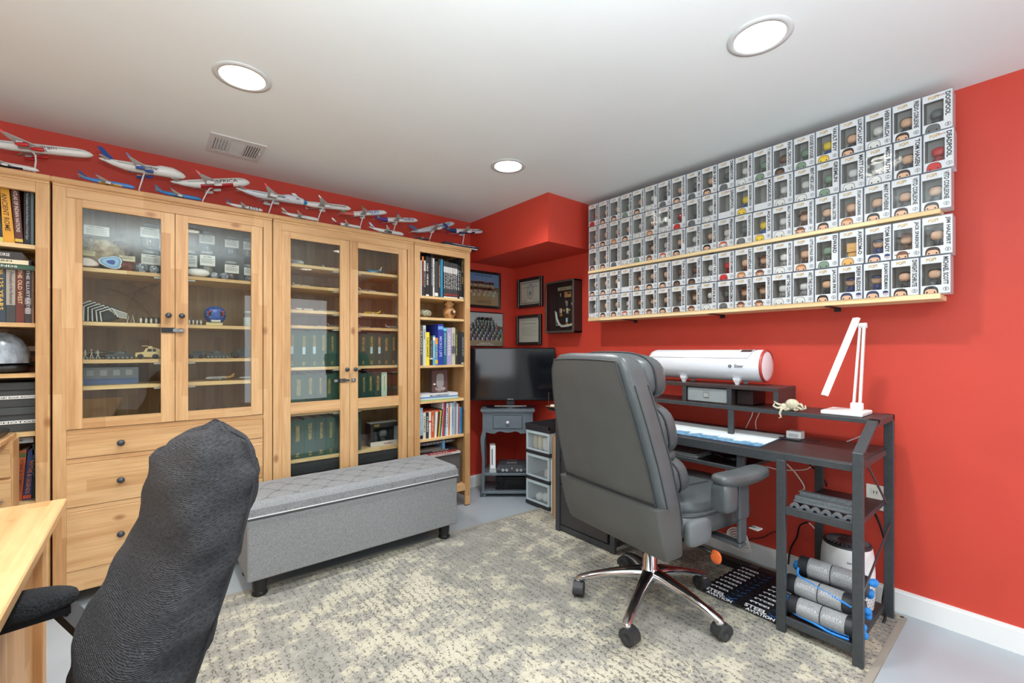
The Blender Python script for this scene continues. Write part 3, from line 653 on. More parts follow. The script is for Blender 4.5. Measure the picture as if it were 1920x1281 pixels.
# small pine chest in front of left bookcase
t = thing('small_chest', 'small pine chest with a chrome handle at the left edge behind the desk', 'chest', (-.62, 2.6, 0))
MB().box((-.86, 2.71, 0), (-.432, 2.825, .815), WZ, .002).obj('body', t); MB().box((-.87, 2.56, .815), (-.440, 2.825, .835), WX, .003).obj('top', t)
for k, (a, b) in enumerate(((.50, .66), (.67, .79), (.28, .49), (.06, .27))):
    d = MB().box((-.845, 2.695, a), (-.436, 2.71, b), WX, .002).obj('drawer', t)
    if k in (0, 2, 3): MB().tube([(-.52, 2.695, b-.08), (-.52, 2.67, b-.08), (-.46, 2.67, b-.08), (-.46, 2.695, b-.08)], .006, 8, CHROME).obj('handle', d)
o = tag(MB().box((-.64, 2.60, .8355), (-.455, 2.80, .863), mat(34, 34, 36, .4), .006).box((-.635, 2.598, .841), (-.46, 2.6005, .858), PAPER).obj('folder'), 'black leather folder lying on the small pine chest', 'folder')
# ------------------------------------------------------------------ model aeroplanes
def plane(nose, tail, label, col=(224, 226, 222), fin=(224, 226, 222), eng=None, neng=2, belly=None, nosec=None, back=None, txt=None, tc=(60, 60, 70), stand=None, group=None, fat=1.0, span=.40, bank=0, winglet=None, tx=.66, th=.5, hump=False, gear=True):
    """an airliner model between two room points; stand = foot point"""
    nose = Vector(nose); tail = Vector(tail); L = (nose-tail).length; ax = (nose-tail).normalized()
    sd = Vector((0, 0, 1)).cross(ax).normalized(); up = ax.cross(sd)
    if bank: q = Matrix.Rotation(bank, 3, ax); sd = q @ sd; up = q @ up
    t = thing('model_aeroplane', label, 'model plane', tuple(tail.lerp(nose, .55)-Vector((0, 0, .0))), 0, group)
    M = Matrix(((ax.x, sd.x, up.x, tail.x), (ax.y, sd.y, up.y, tail.y), (ax.z, sd.z, up.z, tail.z), (0, 0, 0, 1)))
    r = .05*L*fat; cm = mat(*col, .3)
    prof = [(.0, .12, .75), (.05, .3, .6), (.14, .62, .32), (.28, .95, .05), (.36, 1, 0), (.86, 1, 0), (.93, .86, -.06), (.975, .55, -.14), (1.0, .08, -.2)]
    if hump: prof[5:6] = [(.62, 1, 0), (.70, 1.18, .2), (.84, 1.16, .18)]
    def ring(x, k, dz): return [(x*L, r*k*math.cos(a*PI/8), r*(dz+k*math.sin(a*PI/8))) for a in range(16)]
    b = MB()
    if back:
        b.loft([ring(*p) for p in prof[:4]], mat(*back, .3), True, True, M); b.loft([ring(*p) for p in prof[3:]], cm, True, True, M)
    elif nosec:
        b.loft([ring(*p) for p in prof[:-2]], cm, True, True, M); b.loft([ring(*p) for p in prof[-3:]], mat(*nosec, .3), True, True, M)
    else: b.loft([ring(*p) for p in prof], cm, True, True, M)
    f = b.obj('fuselage', t)
    d = MB()
    for s in (-1, 1):
        d.loft([[(x*L, s*r*1.012*math.cos(v), r*1.012*math.sin(v)) for v in (.28, .36)] for x in [.2, .9]], mat(70, 74, 84, .3), False, False, M)
    if belly: d.loft([[(x*L, r*k*1.02*math.cos(PI+a*PI/8), r*(k*1.02*math.sin(PI+a*PI/8))) for a in range(1, 8)] for x, k in ((.34, .98), (.5, 1.1), (.66, 1.1), (.76, .98))], mat(*belly, .3), False, True, M)
    for k in (0, 1): d.loft([[(x*L, -r*(.86-.3*(x > .96))*math.cos(v), r*1.0*math.sin(v)) for v in (.62, .8)] for x in [.955, .975]], BLACK, False, False, M)
    if txt: # lettering on the side that faces the room
        side = Vector((0, -1.06*r, .12*r)) if sd.y > 0 else Vector((0, 1.06*r, .12*r))
        o_ = M @ Vector((tx*L, side.y, side.z)); u_ = ax if ax.x > 0 else -ax
        d.text(txt, o_, u_, up, L*.30, r*2*th*.7, mat(*tc, .5))
    d.obj('markings', f)
    wc = mat(190, 193, 192, .35)
    for s in (-1, 1):
        w = MB(); S2 = span*L
        pts = [(.62, .0, -.5, 1), (.42, .0, -.5, 1), (.405, .35, -.25, .6), (.33, 1, .25, .2)]
        def wp(x, y, z, th_): return (x*L, s*(y*(S2-r*.5)+r*.5), r*z)
        top = [(.63, 0, -.5), (.55, .35, -.3), (.36, 1, .35), (.325, 1, .35), (.40, .35, -.3), (.40, 0, -.5)]
        tk = [.22, .14, .03, .03, .14, .22]
        vs = [(x*L, s*(y*(S2-r*.5)+r*.5), r*(z+k)) for (x, y, z), k in zip(top, tk)]+[(x*L, s*(y*(S2-r*.5)+r*.5), r*(z-k)) for (x, y, z), k in zip(top, tk)]
        n = 6; w.add(vs, [(0, 1, 4, 5), (1, 2, 3, 4), (11, 10, 7, 6), (10, 9, 8, 7)]+[(i, (i+1) % n, n+(i+1) % n, n+i) for i in range(n)], wc, False, M)
        w.add([(x*L, s*(S2*k+0), r*z) for x, k, z in ((.36, 1, .35), (.325, 1, .35), (.30, 1.03, 1.1), (.32, 1.03, 1.1))], [(0, 1, 2, 3)], mat(*(winglet or fin), .3), False, M)
        wo = w.obj('wing', t)
        es = [(.53, .36)] if neng == 2 else [(.56, .30), (.46, .62)]
        for ex, ey in es:
            e = MB(); er = r*.42*(1.15 if neng == 2 else 1)/fat
            yy = s*(ey*(S2-r*.5)+r*.5); ez = r*(-.95)
            e.loft([[(x*L, yy+er*k*math.cos(a*PI/6), ez+er*k*math.sin(a*PI/6)) for a in range(12)] for x, k in ((ex-.06, .55), (ex-.03, .95), (ex+.02, 1.05), (ex+.04, .95))], mat(*(eng or (214, 216, 214)), .3), True, True, M)
            e.loft([[(x*L, yy+er*k*math.cos(a*PI/6), ez+er*k*math.sin(a*PI/6)) for a in range(12)] for x, k in ((ex+.0405, .85), (ex+.041, .82))], BLACK, True, False, M)
            e.box(((ex-.05)*L, yy-r*.05, ez+er*.7), ((ex)*L, yy+r*.05, ez+er*1.7), wc, 0, M); e.obj('engine', t)
        h = MB(); h.add([(x*L, s*y*L, r*z) for x, y, z in ((.15, .01, .5), (.06, .01, .5), (.01, .15, .75), (.045, .15, .75))]+[(x*L, s*y*L, r*(z+.1)) for x, y, z in ((.15, .01, .5), (.06, .01, .5), (.01, .15, .75), (.045, .15, .75))],
                      [(0, 1, 2, 3), (4, 7, 6, 5), (0, 4, 5, 1), (1, 5, 6, 2), (2, 6, 7, 3), (3, 7, 4, 0)], wc, False, M); h.obj('stabiliser', t)
    fn = MB(); fp = [(.17, .85), (.07, .8), (-.015, 3.2), (.04, 3.25)]
    fn.add([(x*L, -r*.07, r*z) for x, z in fp]+[(x*L, r*.07, r*z) for x, z in fp], [(0, 1, 2, 3), (7, 6, 5, 4)]+[(i, (i+1) % 4, 4+(i+1) % 4, 4+i) for i in range(4)], mat(*fin, .3), False, M); fn.obj('tail_fin', t)
    if stand:
        s_ = MB(); foot = Vector(stand); p = M @ Vector((.5*L, 0, -r*.9))
        mid = Vector((foot.x, foot.y, 0))*.75+Vector((p.x, p.y, 0))*.25; H = p.z-foot.z
        s_.tube([(foot.x, foot.y, foot.z+.004), (foot.x-.002, foot.y, foot.z+H*.35), (mid.x+.004, mid.y, foot.z+H*.7), ((foot.x+p.x)/2+.005, (foot.y+p.y)/2, foot.z+H*.9), (p.x, p.y, p.z)], .0035, 8, mat(228, 228, 226, .3))
        s_.lathe([(.022, 0), (.022, .004), (.0, .005)], 20, mat(228, 228, 226, .3), c=(foot.x, foot.y, foot.z)); s_.obj('stand', t)
    elif gear:
        g_ = MB(); zf = None
        for x, y in ((.88, 0), (.5, .8), (.5, -.8)):
            p = M @ Vector((x*L, y*r, -r*.9)); g_.tube([p, Vector((p.x, p.y, gear if gear is not True else p.z-r*.75))], r*.16, 6, BLACK)
        g_.obj('landing_gear', t)
    return t
ZT = TOPZ-.004
def pl(npx, tpx, y, label, dz=None, s=None, yt=None, **k):
    n = at(*npx, y=y); tl = at(*tpx, y=yt or y)
    if dz is not None: # resting on the cabinet tops: level at a clear height
        L = (n-tl).length; r = .05*L*k.get('fat', 1); z = ZT+r*1.6+.012+dz; k['gear'] = ZT+.0005; n = Vector((n.x, n.y, z)); tl = Vector((tl.x, tl.y, z))
    st = None
    if s is not None: st = (at(s, 300, y=y).x, y, ZT)
    return plane(n, tl, label, stand=st, **k)
TG = 'model airliners on stands above the cabinets'; TL = 'small model airliners resting on the cabinet tops'
pl((175, 290), (-70, 264), 2.98, 'white four-engine model airliner with red engines on a curved stand, far left', s=66, eng=(190, 30, 34), fin=(190, 30, 40), neng=4, txt='a big virgin', tc=(110, 60, 80), group=TG, span=.36, winglet=(200, 50, 50), tx=.55)
pl((74, 312), (-60, 290), 2.885, 'white model airliner with dark belly resting below the red-engined one', dz=0, belly=(40, 44, 56), group=TL)
pl((348, 330), (186, 303), 2.97, 'bulky white model freighter with tall blue tail fin and blue engines', s=262, fin=(24, 66, 140), eng=(30, 70, 150), neng=4, txt='DREAMLIFTER', tc=(70, 80, 110), fat=1.35, group=TG, hump=True, span=.36, tx=.66, th=.4)
pl((254, 352), (146, 336), 2.885, 'light blue model airliner with orange-marked dark tail resting on cabinet', dz=0, col=(76, 138, 206), fin=(36, 60, 120), belly=(220, 170, 70), group=TL)
pl((378, 373), (290, 358), 2.885, 'slim blue model airliner resting under the red-tailed double-decker', dz=0, col=(50, 130, 196), fin=(30, 90, 130), group=TL)
pl((468, 341), (322, 347), 2.97, 'white and red double-deck model airliner with dark animals printed on it', s=381, yt=2.99, fin=(180, 40, 44), neng=4, belly=(176, 36, 44), txt='AFRICA', tc=(90, 60, 50), fat=1.3, group=TG, span=.38, tx=.68, th=.5)
pl((493, 394), (424, 380), 2.885, 'small white model airliner with navy tail and dark blue three-letter title', dz=0, fin=(28, 44, 90), txt='LOT', tc=(28, 44, 90), group=TL, tx=.76, th=1.0)
pl((577, 380), (443, 358), 2.97, 'silver model freighter with blue nose patch and red tail fin', s=505, fin=(196, 40, 50), nosec=(40, 140, 200), neng=4, txt='cargolux', tc=(50, 52, 60), col=(206, 212, 218), fat=1.12, group=TG, hump=True, span=.38, tx=.72, th=.75)
pl((598, 408), (528, 398), 2.885, 'small white model airliner with orange wing tip below the blue-nosed freighter', dz=0, fin=(160, 164, 160), winglet=(230, 140, 60), group=TL)
pl((658, 391), (550, 380), 2.98, 'long white model airliner with thin upswept wings on a curved stand', s=596, txt='Emirates', tc=(130, 100, 70), group=TG, tx=.74)
pl((677, 426), (622, 414), 2.885, 'plain white model airliner resting below the colourful one', dz=0, fin=(220, 222, 220), back=(150, 40, 44), group=TL)
pl((725, 398), (636, 403), 2.98, 'white model airliner with multicoloured cartoon patches on a curved stand', s=675, fin=(90, 130, 60), back=(200, 90, 80), nosec=(226, 190, 60), txt='TALES', tc=(60, 110, 190), group=TG, tx=.66, th=.8)
pl((757, 437), (692, 428), 2.885, 'white model airliner with pale striped tail resting left of the dark plate', dz=0, fin=(170, 190, 220), eng=(50, 60, 70), group=TL)
pl((783, 413), (702, 412), 2.98, 'white model freighter with purple tail and purple and orange title', s=737, fin=(74, 50, 130), back=(74, 50, 130), txt='FedEx', tc=(74, 50, 130), group=TG, tx=.74, th=.8)
pl((852, 418), (772, 438), 2.99, 'silver model airliner climbing, with blue and white striped tail', s=805, yt=3.0, col=(196, 200, 204), fin=(70, 90, 140), txt='American', tc=(80, 96, 130), group=TG, tx=.7, th=.7)
pl((806, 449), (776, 444), 2.885, 'tiny dark grey model jet on a black plate at the bookcase edge', dz=.004, col=(60, 64, 70), fin=(50, 54, 60), eng=(50, 54, 60), group=TL)
pk = at(868, 452, y=2.86)
# dark books on the bookcase corner carrying the last aeroplane
bb = MB().box((1.70, 2.86, ZT+.001), (1.99, 3.08, ZT+.012), mat(58, 70, 84, .4), .001).box((1.70, 2.858, ZT+.003), (1.99, 2.86, ZT+.010), PAPER)
tag(bb.obj('book'), 'flat dark book overhanging the bookcase corner, lower of the two', 'book', 'dark books under the last plane')
b2 = tag(MB().box((1.69, 2.85, ZT+.0125), (2.0, 3.07, ZT+.026), mat(44, 54, 70, .35), .001).obj('book'), 'flat slate book with white spine lettering under the last model plane', 'book', 'dark books under the last plane')
MB().text('INTERNATIONAL AIRPORTS', (1.86, 2.8485, ZT+.0195), (1, 0, 0), (0, 0, 1), .2, .006, WHITE).obj('lettering', b2)
n = at(905, 434, y=2.96); tl = at(833, 433, y=2.96)
plane(n, tl, 'white and navy model airliner on a stand at the right end of the row', fin=(40, 60, 120), back=(30, 50, 110), belly=(40, 60, 110), stand=(at(870, 450, y=2.96).x-.01, 2.96, ZT+.027), group=TG, txt='AIR', tc=(60, 70, 110), tx=.8)
tag(MB().box((1.47, 2.87, ZT+.0005), (1.58, 3.0, ZT+.005), mat(40, 42, 46, .3), .001).obj('display_plate'), 'flat black display plate on the narrow bookcase top', 'plate')
# ------------------------------------------------------------------ things in the cabinets
def rock(c, rx, ry, rz_, m, label, cat='rock', name='rock', seed=0, e=.8, group=None, amp=.18):
    rr = random.Random(seed); ph = [rr.uniform(0, 6) for _ in range(6)]
    def f(x, y, z):
        dx, dy, dz = (x-c[0])/rx, (y-c[1])/ry, (z-c[2])/rz_
        k = 1+amp*(math.sin(3*dx+ph[0])*math.sin(4*dy+ph[1])+.6*math.sin(7*dz+ph[2]+2*dx)+.4*math.sin(9*dx+ph[3])*math.cos(8*dz+ph[4]))
        return (c[0]+dx*rx*k, c[1]+dy*ry*k, max(c[2]-rz_, c[2]+dz*rz_*k))
    o = MB().sup(c, rx, ry, rz_, m, e, 24, 14, f=f).obj(name); return tag(o, label, cat, group)
RK1 = noisy('limestone', (206, 190, 156), (150, 132, 100), 35, .9, .8, bd=.01); RK2 = noisy('brown_rock', (96, 74, 60), (130, 104, 86), 40, .8, .6); RK3 = noisy('red_rock', (156, 84, 56), (110, 60, 44), 60, .8, .8)
CRY = noisy('geode_crystal', (190, 196, 204), (60, 66, 78), 120, .3, .9, bd=.01); RKG = noisy('grey_rock', (70, 70, 74), (100, 100, 104), 50, .8, .6)
zA = 1.578
def ia(px, y=2.95): return at(px, 600, y=y).x
def placard(c, w, h, label, lines=5, tilt=0, parent=None, tone=(222, 222, 214)):
    o = MB().box((c[0]-w/2, c[1], c[2]), (c[0]+w/2, c[1]+.002, c[2]+h), mat(*tone, .7))
    o.text('SPECIMEN', (c[0], c[1]-.0008, c[2]+h*.84), (1, 0, 0), (0, 0, 1), w*.6, h*.12, BLACK)
    for k in range(lines): o.box((c[0]-w*.42, c[1]-.0008, c[2]+h*(.62-k*.12)), (c[0]+w*(.42-.1*(k % 2)), c[1]-.0003, c[2]+h*(.66-k*.12)), mat(110, 110, 108, .7))
    q = o.obj('placard' if not parent else 'paper_label', parent)
    if not parent: tag(q, label, 'label card', 'specimen cards in the display cabinet')
    return q
rock((ia(186), 3.0, zA+.085), .085, .06, .085, RK1, 'large pale cracked rock on the top shelf of the drawer cabinet', seed=1)
placard((ia(182), 2.93, zA+.165), .09, .045, 'white card leaning on the top of the large pale rock')
placard((ia(165, 2.9), 2.90, zA+.058), .05, .022, 'small cream card leaning on the lower face of the pale rock', 2, tone=(214, 206, 160))
rock((ia(226), 3.02, zA+.05+.06), .045, .04, .05, RK2, 'dark brown rock standing between the pale rock and the jars', seed=2)
rock((ia(240), 2.95, zA+.03), .042, .03, .03, RK3, 'red brown rough rock behind the blue agate slice', seed=3)
tag(MB().box((ia(226), 2.96, zA+.0), (ia(252), 3.06, zA+.059), mat(70, 60, 50, .6)).obj('riser'), 'dark riser block under the brown rock', 'stand')
placard((ia(239), 2.915, zA+.052), .06, .026, 'cream card on the red brown rock', 3, tone=(226, 214, 182))
# agate slices
def slab(cx, y, z0, w, h, cols, label, seed):
    rr = random.Random(seed); n = 22; pr = [1+.12*math.sin(3*i*2*PI/n+seed)+rr.uniform(-.04, .04) for i in range(n)]
    o = MB()
    for k, (sc, c_) in enumerate(cols):
        poly = [(cx+w/2*sc*pr[i]*math.cos(2*PI*i/n), z0+h/2+h/2*sc*pr[i]*math.sin(2*PI*i/n)) for i in range(n)]
        M = Matrix(((1, 0, 0, 0), (0, 0, 1, y-.001*k), (0, 1, 0, 0), (0, 0, 0, 1)))
        o.prism(poly, 0, .008 if k == 0 else .001, mat(*c_, .25), M)
    return tag(o.obj('agate_slice'), label, 'agate slice')
slab(ia(163, 2.9), 2.888, zA+.004, .085, .042, [(1, (150, 120, 100)), (.9, (222, 206, 196)), (.7, (236, 226, 220))], 'white and pink agate slice at the left end of the top shelf', 3)
slab(ia(209, 2.9), 2.885, zA+.003, .09, .064, [(1, (120, 90, 76)), (.93, (206, 216, 226)), (.82, (110, 160, 206)), (.66, (150, 190, 220)), (.34, (40, 66, 160))], 'blue banded agate slice on the top shelf of the drawer cabinet', 5)
def geode(px, y, z, r, label, seed):
    x = ia(px, y); o = rock((x, y, z+r*.75), r*1.2, r*.8, r*.75, RKG, label, 'geode', 'geode', seed, .8, None, .1)
    MB().lathe([(r*.85, 0), (r*.6, .004), (0, .006)], 14, CRY, Matrix.Translation((x, y-r*.82, z+r*.8)) @ Matrix.Rotation(PI/2, 4, 'X')).obj('crystal_face', o)
geode(266, 2.905, zA, .027, 'round grey geode half left of two on the top shelf, left door', 4); geode(288, 2.915, zA, .024, 'grey geode half beside the door stile, left door', 5)
geode(402, 2.9, zA, .02, 'geode half right of the white shell', 6); geode(420, 2.9, zA, .021, 'geode half further right of the white shell', 7)
rock((ia(372, 2.9), 2.9, zA+.024), .05, .028, .022, mat(236, 234, 230, .25), 'smooth white shell behind the right door of the drawer cabinet', 'shell', 'shell', 8, .9, None, .03)
rock((ia(465, 2.93), 2.93, zA+.014), .022, .02, .013, RKG, 'small grey stone at the right end of the top shelf', seed=9)
def jar(px, y, z, r, h, label, fill, fh=.5, lab=True):
    x = ia(px, y); t = thing('glass_jar', label, 'jar', (x, y, z), 0, 'labelled glass jars in the display cabinet')
    MB().lathe([(r*.9, .0), (r, .006), (r, h*.72), (r*.8, h*.84), (r*.8, h*.9)], 20, JAR).obj('jar_body', t, True)
    MB().lathe([(r*.93, .004), (r*.93, h*fh), (0, h*fh)], 16, mat(*fill, .9)).obj('contents', t, True)
    MB().lathe([(r*.86, h*.88), (r*.86, h), (0, h)], 20, mat(150, 154, 152, .3)).obj('lid', t, True)
    if lab: placard((x, y-r-.004, z+h*.38), r*2.0, h*.42, '', 4, 0, t)
jl = [(281, 3.0, 1.724, .038, .12, 'jar with a wide card, on the upper level behind the left door', (120, 112, 100)), (283, 2.97, 1.58, .038, .12, 'jar with a wide card, above the grey geodes, lower level', (96, 90, 84)),
      (387, 3.02, 1.735, .036, .115, 'jar nearest the centre on the upper level, right door', (70, 68, 62)), (388, 2.95, 1.595, .034, .135, 'jar with bright card behind the white shell', (140, 138, 128)),
      (433, 3.02, 1.735, .034, .105, 'jar second from the centre on the upper level, right door', (90, 84, 76)), (433, 2.97, 1.58, .034, .11, 'jar second from the centre on the lower level, right door', (92, 64, 56)),
      (466, 3.03, 1.735, .032, .11, 'jar at the far right of the upper level, right door', (110, 100, 90)), (467, 2.98, 1.58, .03, .105, 'jar at the far right of the lower level, right door', (86, 78, 74)), (356, 2.98, 1.58, .03, .15, 'jar half hidden behind the centre stile', (100, 96, 88))]
for a in jl: jar(*a)
tag(MB().box((.17, 2.985, 1.58), (.43, 3.15, 1.734), mat(70, 70, 66, .6)).obj('riser'), 'dark step riser carrying the upper row of jars', 'stand')
tag(MB().box((-.01, 3.01-.045, 1.712), (.10, 3.12, 1.7235), mat(70, 70, 66, .6)).box((-.01, 3.02, 1.58), (.10, 3.12, 1.712), mat(70, 70, 66, .6)).obj('riser'), 'dark riser carrying the upper jar behind the left door', 'stand')
# shelf B
zB = 1.323
x = ia(195, 2.93)
o = MB()
for k in range(11):
    a0 = k/10; pts = [(x-.09+.0*a0+.02*k*.3, 2.93, zB+.01)]
    o.tube([(x-.088+.008*k, 2.925-.001*k, zB+.004), (x-.084+.007*k, 2.92, zB+.03+.05*(1-a0*.6)), (x-.05+.008*k, 2.92, zB+.07+.03*(1-a0)), (x+.01+.004*k, 2.925, zB+.075-.045*a0), (x+.085, 2.93, zB+.045-.022*a0)], .0032, 6, mat(214, 216, 212, .5) if k % 2 == 0 else mat(30, 34, 38, .5))
o = tag(o.obj('striped_sculpture'), 'black and white striped wing-like sculpture on the second cabinet shelf', 'sculpture')
MB().sup((x-.02, 2.945, zB+.045), .085, .012, .043, mat(44, 50, 54, .5), .9).obj('body', o)
# dried fronds
for j, (px, lx, lz, sd) in enumerate(((232, .07, .17, 1), (290, -.12, .13, 2))):
    fr = MB(); x = ia(px, 3.05); FR = mat(120, 88, 50, .8)
    sp = [(x+lx*s_*(1 if j == 0 else 1), 3.05, zB+.02+lz*math.sin(s_*1.5)) for s_ in [i/8 for i in range(9)]]
    fr.tube(sp, .0016, 5, FR)
    for i in range(2, 9):
        for k in range(3):
            p = Vector(sp[i]) if k == 0 else Vector(sp[i]).lerp(Vector(sp[i-1]), k/3)
            for s2 in (-1, 1): fr.tube([p, p+Vector((.04*s2, 0, .025)), p+Vector((.075*s2, 0, .028))], .0007, 4, FR)
    tag(fr.obj('dried_frond'), ['brown dried frond rising behind the striped sculpture', 'brown dried frond arching beside the centre stile'][j], 'dried frond', 'dried fronds')
def beads(px0, px1, y, z, label, c0, c1, n=8, r=.011, group=None, nm='striped_caterpillar', cat='ornament'):
    xa, xb = ia(px0, y), ia(px1, y); o = MB()
    for i in range(n):
        xx = xa+(xb-xa)*(i+.5)/n; o.sup((xx, y, z+r*(1.2+.5*(i % 2))), (xb-xa)/n*.55, r, r*(1.2+.4*(i % 2)), mat(*(c0 if i % 2 else c1), .5), .7, 10, 6)
    return tag(o.obj(nm), label, cat, group)
beads(262, 300, 2.92, zB, 'black and white banded shell row behind the left door', (40, 40, 40), (220, 210, 196)); beads(353, 382, 2.92, zB, 'pale banded shell row left of the painted skull', (90, 84, 78), (214, 206, 194))
o = MB(); x = ia(245, 2.9)
o.tube([(x-.014, 2.9, zB), (x-.006, 2.905, zB+.035), (x, 2.9, zB), (x+.008, 2.905, zB+.04), (x+.014, 2.9, zB)], .0016, 6, mat(220, 220, 210, .5)); tag(o.obj('wire_stand'), 'small pale wire stand right of the striped sculpture', 'stand')
# painted skull
x = ia(404, 2.93); sk = MB(); BL = noisy('skull_paint', (40, 92, 176), (30, 60, 130), 60, .35, .2)
def fs(px, py, pz):
    k = 1-.35*max(0, (zB+.045-pz)/.045); return (x+(px-x)*k, py, pz)
sk.sup((x, 2.95, zB+.055), .052, .045, .053, BL, .85, 24, 14, f=fs)
sk = tag(sk.obj('painted_skull'), 'glossy blue painted skull ornament with red ringed eyes', 'skull')
f = MB(); RD = mat(206, 50, 52, .35)
for s in (-1, 1):
    f.lathe([(.0165, 0), (.0165, .002), (0, .0025)], 18, RD, Matrix.Translation((x+s*.021, 2.913, zB+.064)) @ Matrix.Rotation(PI/2, 4, 'X')); f.lathe([(.012, 0), (.012, .002), (0, .0025)], 18, mat(20, 20, 30, .4), Matrix.Translation((x+s*.021, 2.9105, zB+.064)) @ Matrix.Rotation(PI/2, 4, 'X'))
    for k in range(7):
        a = k*PI/3.5; f.sup((x+s*.021+.02*math.cos(a), 2.9115, zB+.064+.02*math.sin(a)), .002, .003, .002, mat(240, 214, 90, .4), 1, 6, 4)
f.add([(x-.007, 2.9075, zB+.04), (x+.007, 2.9075, zB+.04), (x, 2.907, zB+.053)], [(0, 1, 2)], RD); f.obj('eye_ring', sk)
f = MB().box((x-.022, 2.908, zB+.018), (x+.022, 2.922, zB+.032), mat(234, 230, 214, .4), .003)
for k in range(7): f.box((x-.019+k*.006, 2.9073, zB+.018), (x-.0182+k*.006, 2.9082, zB+.032), BLACK)
f.obj('teeth', sk)
placard((x-.008, 2.895, zB+.001), .075, .014, 'narrow cream card lying before the blue painted skull', 1, tone=(222, 206, 150))
jar(467, 2.96, zB, .03, .09, 'clear jar of pale shells on the second shelf behind the right door', (196, 196, 184), .6, False)
# shelf C: military models
zC = 1.144
GD = mat(60, 64, 62, .5); SANDC = mat(206, 182, 128, .5)
def tank(px0, px1, y, z, label, m, barrel=-1, s=1.0, ang=0):
    xa, xb = ia(px0, y), ia(px1, y); cx = (xa+xb)/2; L = (xb-xa); W = .05
    t = thing('model_tank', label, 'model vehicle', (cx, y, z)); h = L*.12
    for sy in (-1, 1):
        tr = MB(); pr = [(-.5, .08), (-.42, .0), (.42, 0), (.5, .08), (.46, .13), (-.46, .13)]
        tr.prism([(a*L, b*L) for a, b in pr], -.006, .006, mat(38, 40, 40, .6), Matrix.Translation((0, sy*W/2, 0)) @ Matrix.Rotation(PI/2, 4, 'X')); tr = tr.obj('track', t, True)
        w = MB()
        for k in range(6): w.lathe([(L*.05, 0), (L*.05, .004), (L*.02, .006), (0, .006)], 12, mat(120, 122, 118, .5), Matrix.Translation((-.38*L+k*.152*L, -W/2-.0062 if sy < 0 else W/2+.0, L*.06)) @ Matrix.Rotation(PI/2, 4, 'X'))
        w.obj('wheels', tr, True)
    MB().prism([(-.5*L, .13*L), (-.44*L, .22*L), (.4*L, .22*L), (.52*L, .13*L)], -W/2, W/2, m, Matrix.Rotation(PI/2, 4, 'X')).obj('hull', t, True)
    tu = MB().loft([[(a*math.cos(i*PI/8)*k, .5*a*math.sin(i*PI/8)*k+0, zz) for i in range(16)] for a, k, zz in ((L*.24, 1, .22*L), (L*.24, .95, .28*L), (L*.2, .7, .34*L))], m).lathe([(.006, .34*L), (.006, .37*L), (0, .37*L)], 10, m).obj('turret', t, True)
    MB().tube([(barrel*L*.2, 0, .29*L), (barrel*L*.85, 0, .29*L+L*.12*ang)], .0028, 8, m).tube([(.05*L*-barrel, .0, .33*L), (.12*L*-barrel, 0, .62*L)], .0006, 4, BLACK).obj('gun', t, True)
    return t
tank(198, 254, 2.93, zC, 'dark model tank with long raised gun on the third shelf', GD, -1, ang=1)
def truck(px0, px1, y, z, label, m, box_=True):
    xa, xb = ia(px0, y), ia(px1, y); L = xb-xa; t = thing('model_truck', label, 'model vehicle', ((xa+xb)/2, y, z))
    w2 = .022
    MB().prism([(-.5*L, .1*L), (-.5*L, .32*L), (-.18*L, .36*L), (-.08*L, .56*L), (.3*L, .58*L), (.5*L, .5*L), (.5*L, .1*L)], -w2, w2, m, Matrix.Rotation(PI/2, 4, 'X')).obj('body', t, True)
    MB().prism([(-.04*L, .38*L), (.0*L, .53*L), (.16*L, .53*L), (.16*L, .38*L)], w2, w2+.001, BLACK, Matrix.Rotation(PI/2, 4, 'X')).prism([(.19*L, .38*L), (.19*L, .53*L), (.33*L, .53*L), (.33*L, .38*L)], w2, w2+.001, BLACK, Matrix.Rotation(PI/2, 4, 'X')).obj('windows', t, True)
    for a in (-.3, .3):
        for sy in (-1, 1): MB().lathe([(L*.13, 0), (L*.13, .007), (L*.06, .008), (0, .008)], 16, mat(34, 34, 34, .6), Matrix.Translation((a*L, -w2+.0 if sy < 0 else w2+.0075, L*.13)) @ Matrix.Rotation(PI/2, 4, 'X')).obj('wheel', t, True)
    if box_: MB().lathe([(L*.1, .57*L), (L*.1, .66*L), (0, .67*L)], 12, m, c=(L*.1, 0, 0)).box((0, -.003, .66*L), (-.0-L*.25, .003, .69*L), m).obj('turret', t, True)
    return t
truck(254, 300, 2.92, zC, 'sand coloured model utility truck beside the dark tank', SANDC)
for k, (px, hh) in enumerate(((160, .045), (172, .05), (184, .045))):
    x = ia(px, 2.92); o = MB(); BN = mat(196, 190, 170, .6); zz = zC
    o.tube([(x-.006, 2.92, zz), (x-.004, 2.92, zz+hh*.4), (x, 2.92, zz+hh*.5)], .0016, 5, BN).tube([(x+.008, 2.92, zz), (x+.003, 2.92, zz+hh*.25), (x, 2.92, zz+hh*.5)], .0016, 5, BN)
    o.tube([(x, 2.92, zz+hh*.5), (x-.001, 2.92, zz+hh*.8)], .0028, 6, BN).tube([(x, 2.92, zz+hh*.76), (x+.01, 2.92, zz+hh*.65), (x+.02, 2.915, zz+hh*.8)], .0013, 5, BN).tube([(x, 2.92, zz+hh*.76), (x-.01, 2.92, zz+hh*.6)], .0013, 5, BN)
    o.sup((x-.001, 2.92, zz+hh*.9), .0035, .0035, .0045, BN, 1, 8, 6).tube([(x+.004, 2.915, zz+hh*.72), (x+.03, 2.913, zz+hh*.86)], .0009, 4, BLACK)
    tag(o.obj('toy_soldier'), 'small pale soldier figure, %s from the left before the dark tank' % ORD[k], 'figurine', 'toy soldiers')
tank(153, 200, 3.02, zC, 'black model tank at the left end behind the toy soldiers', mat(30, 32, 34, .5), 1)
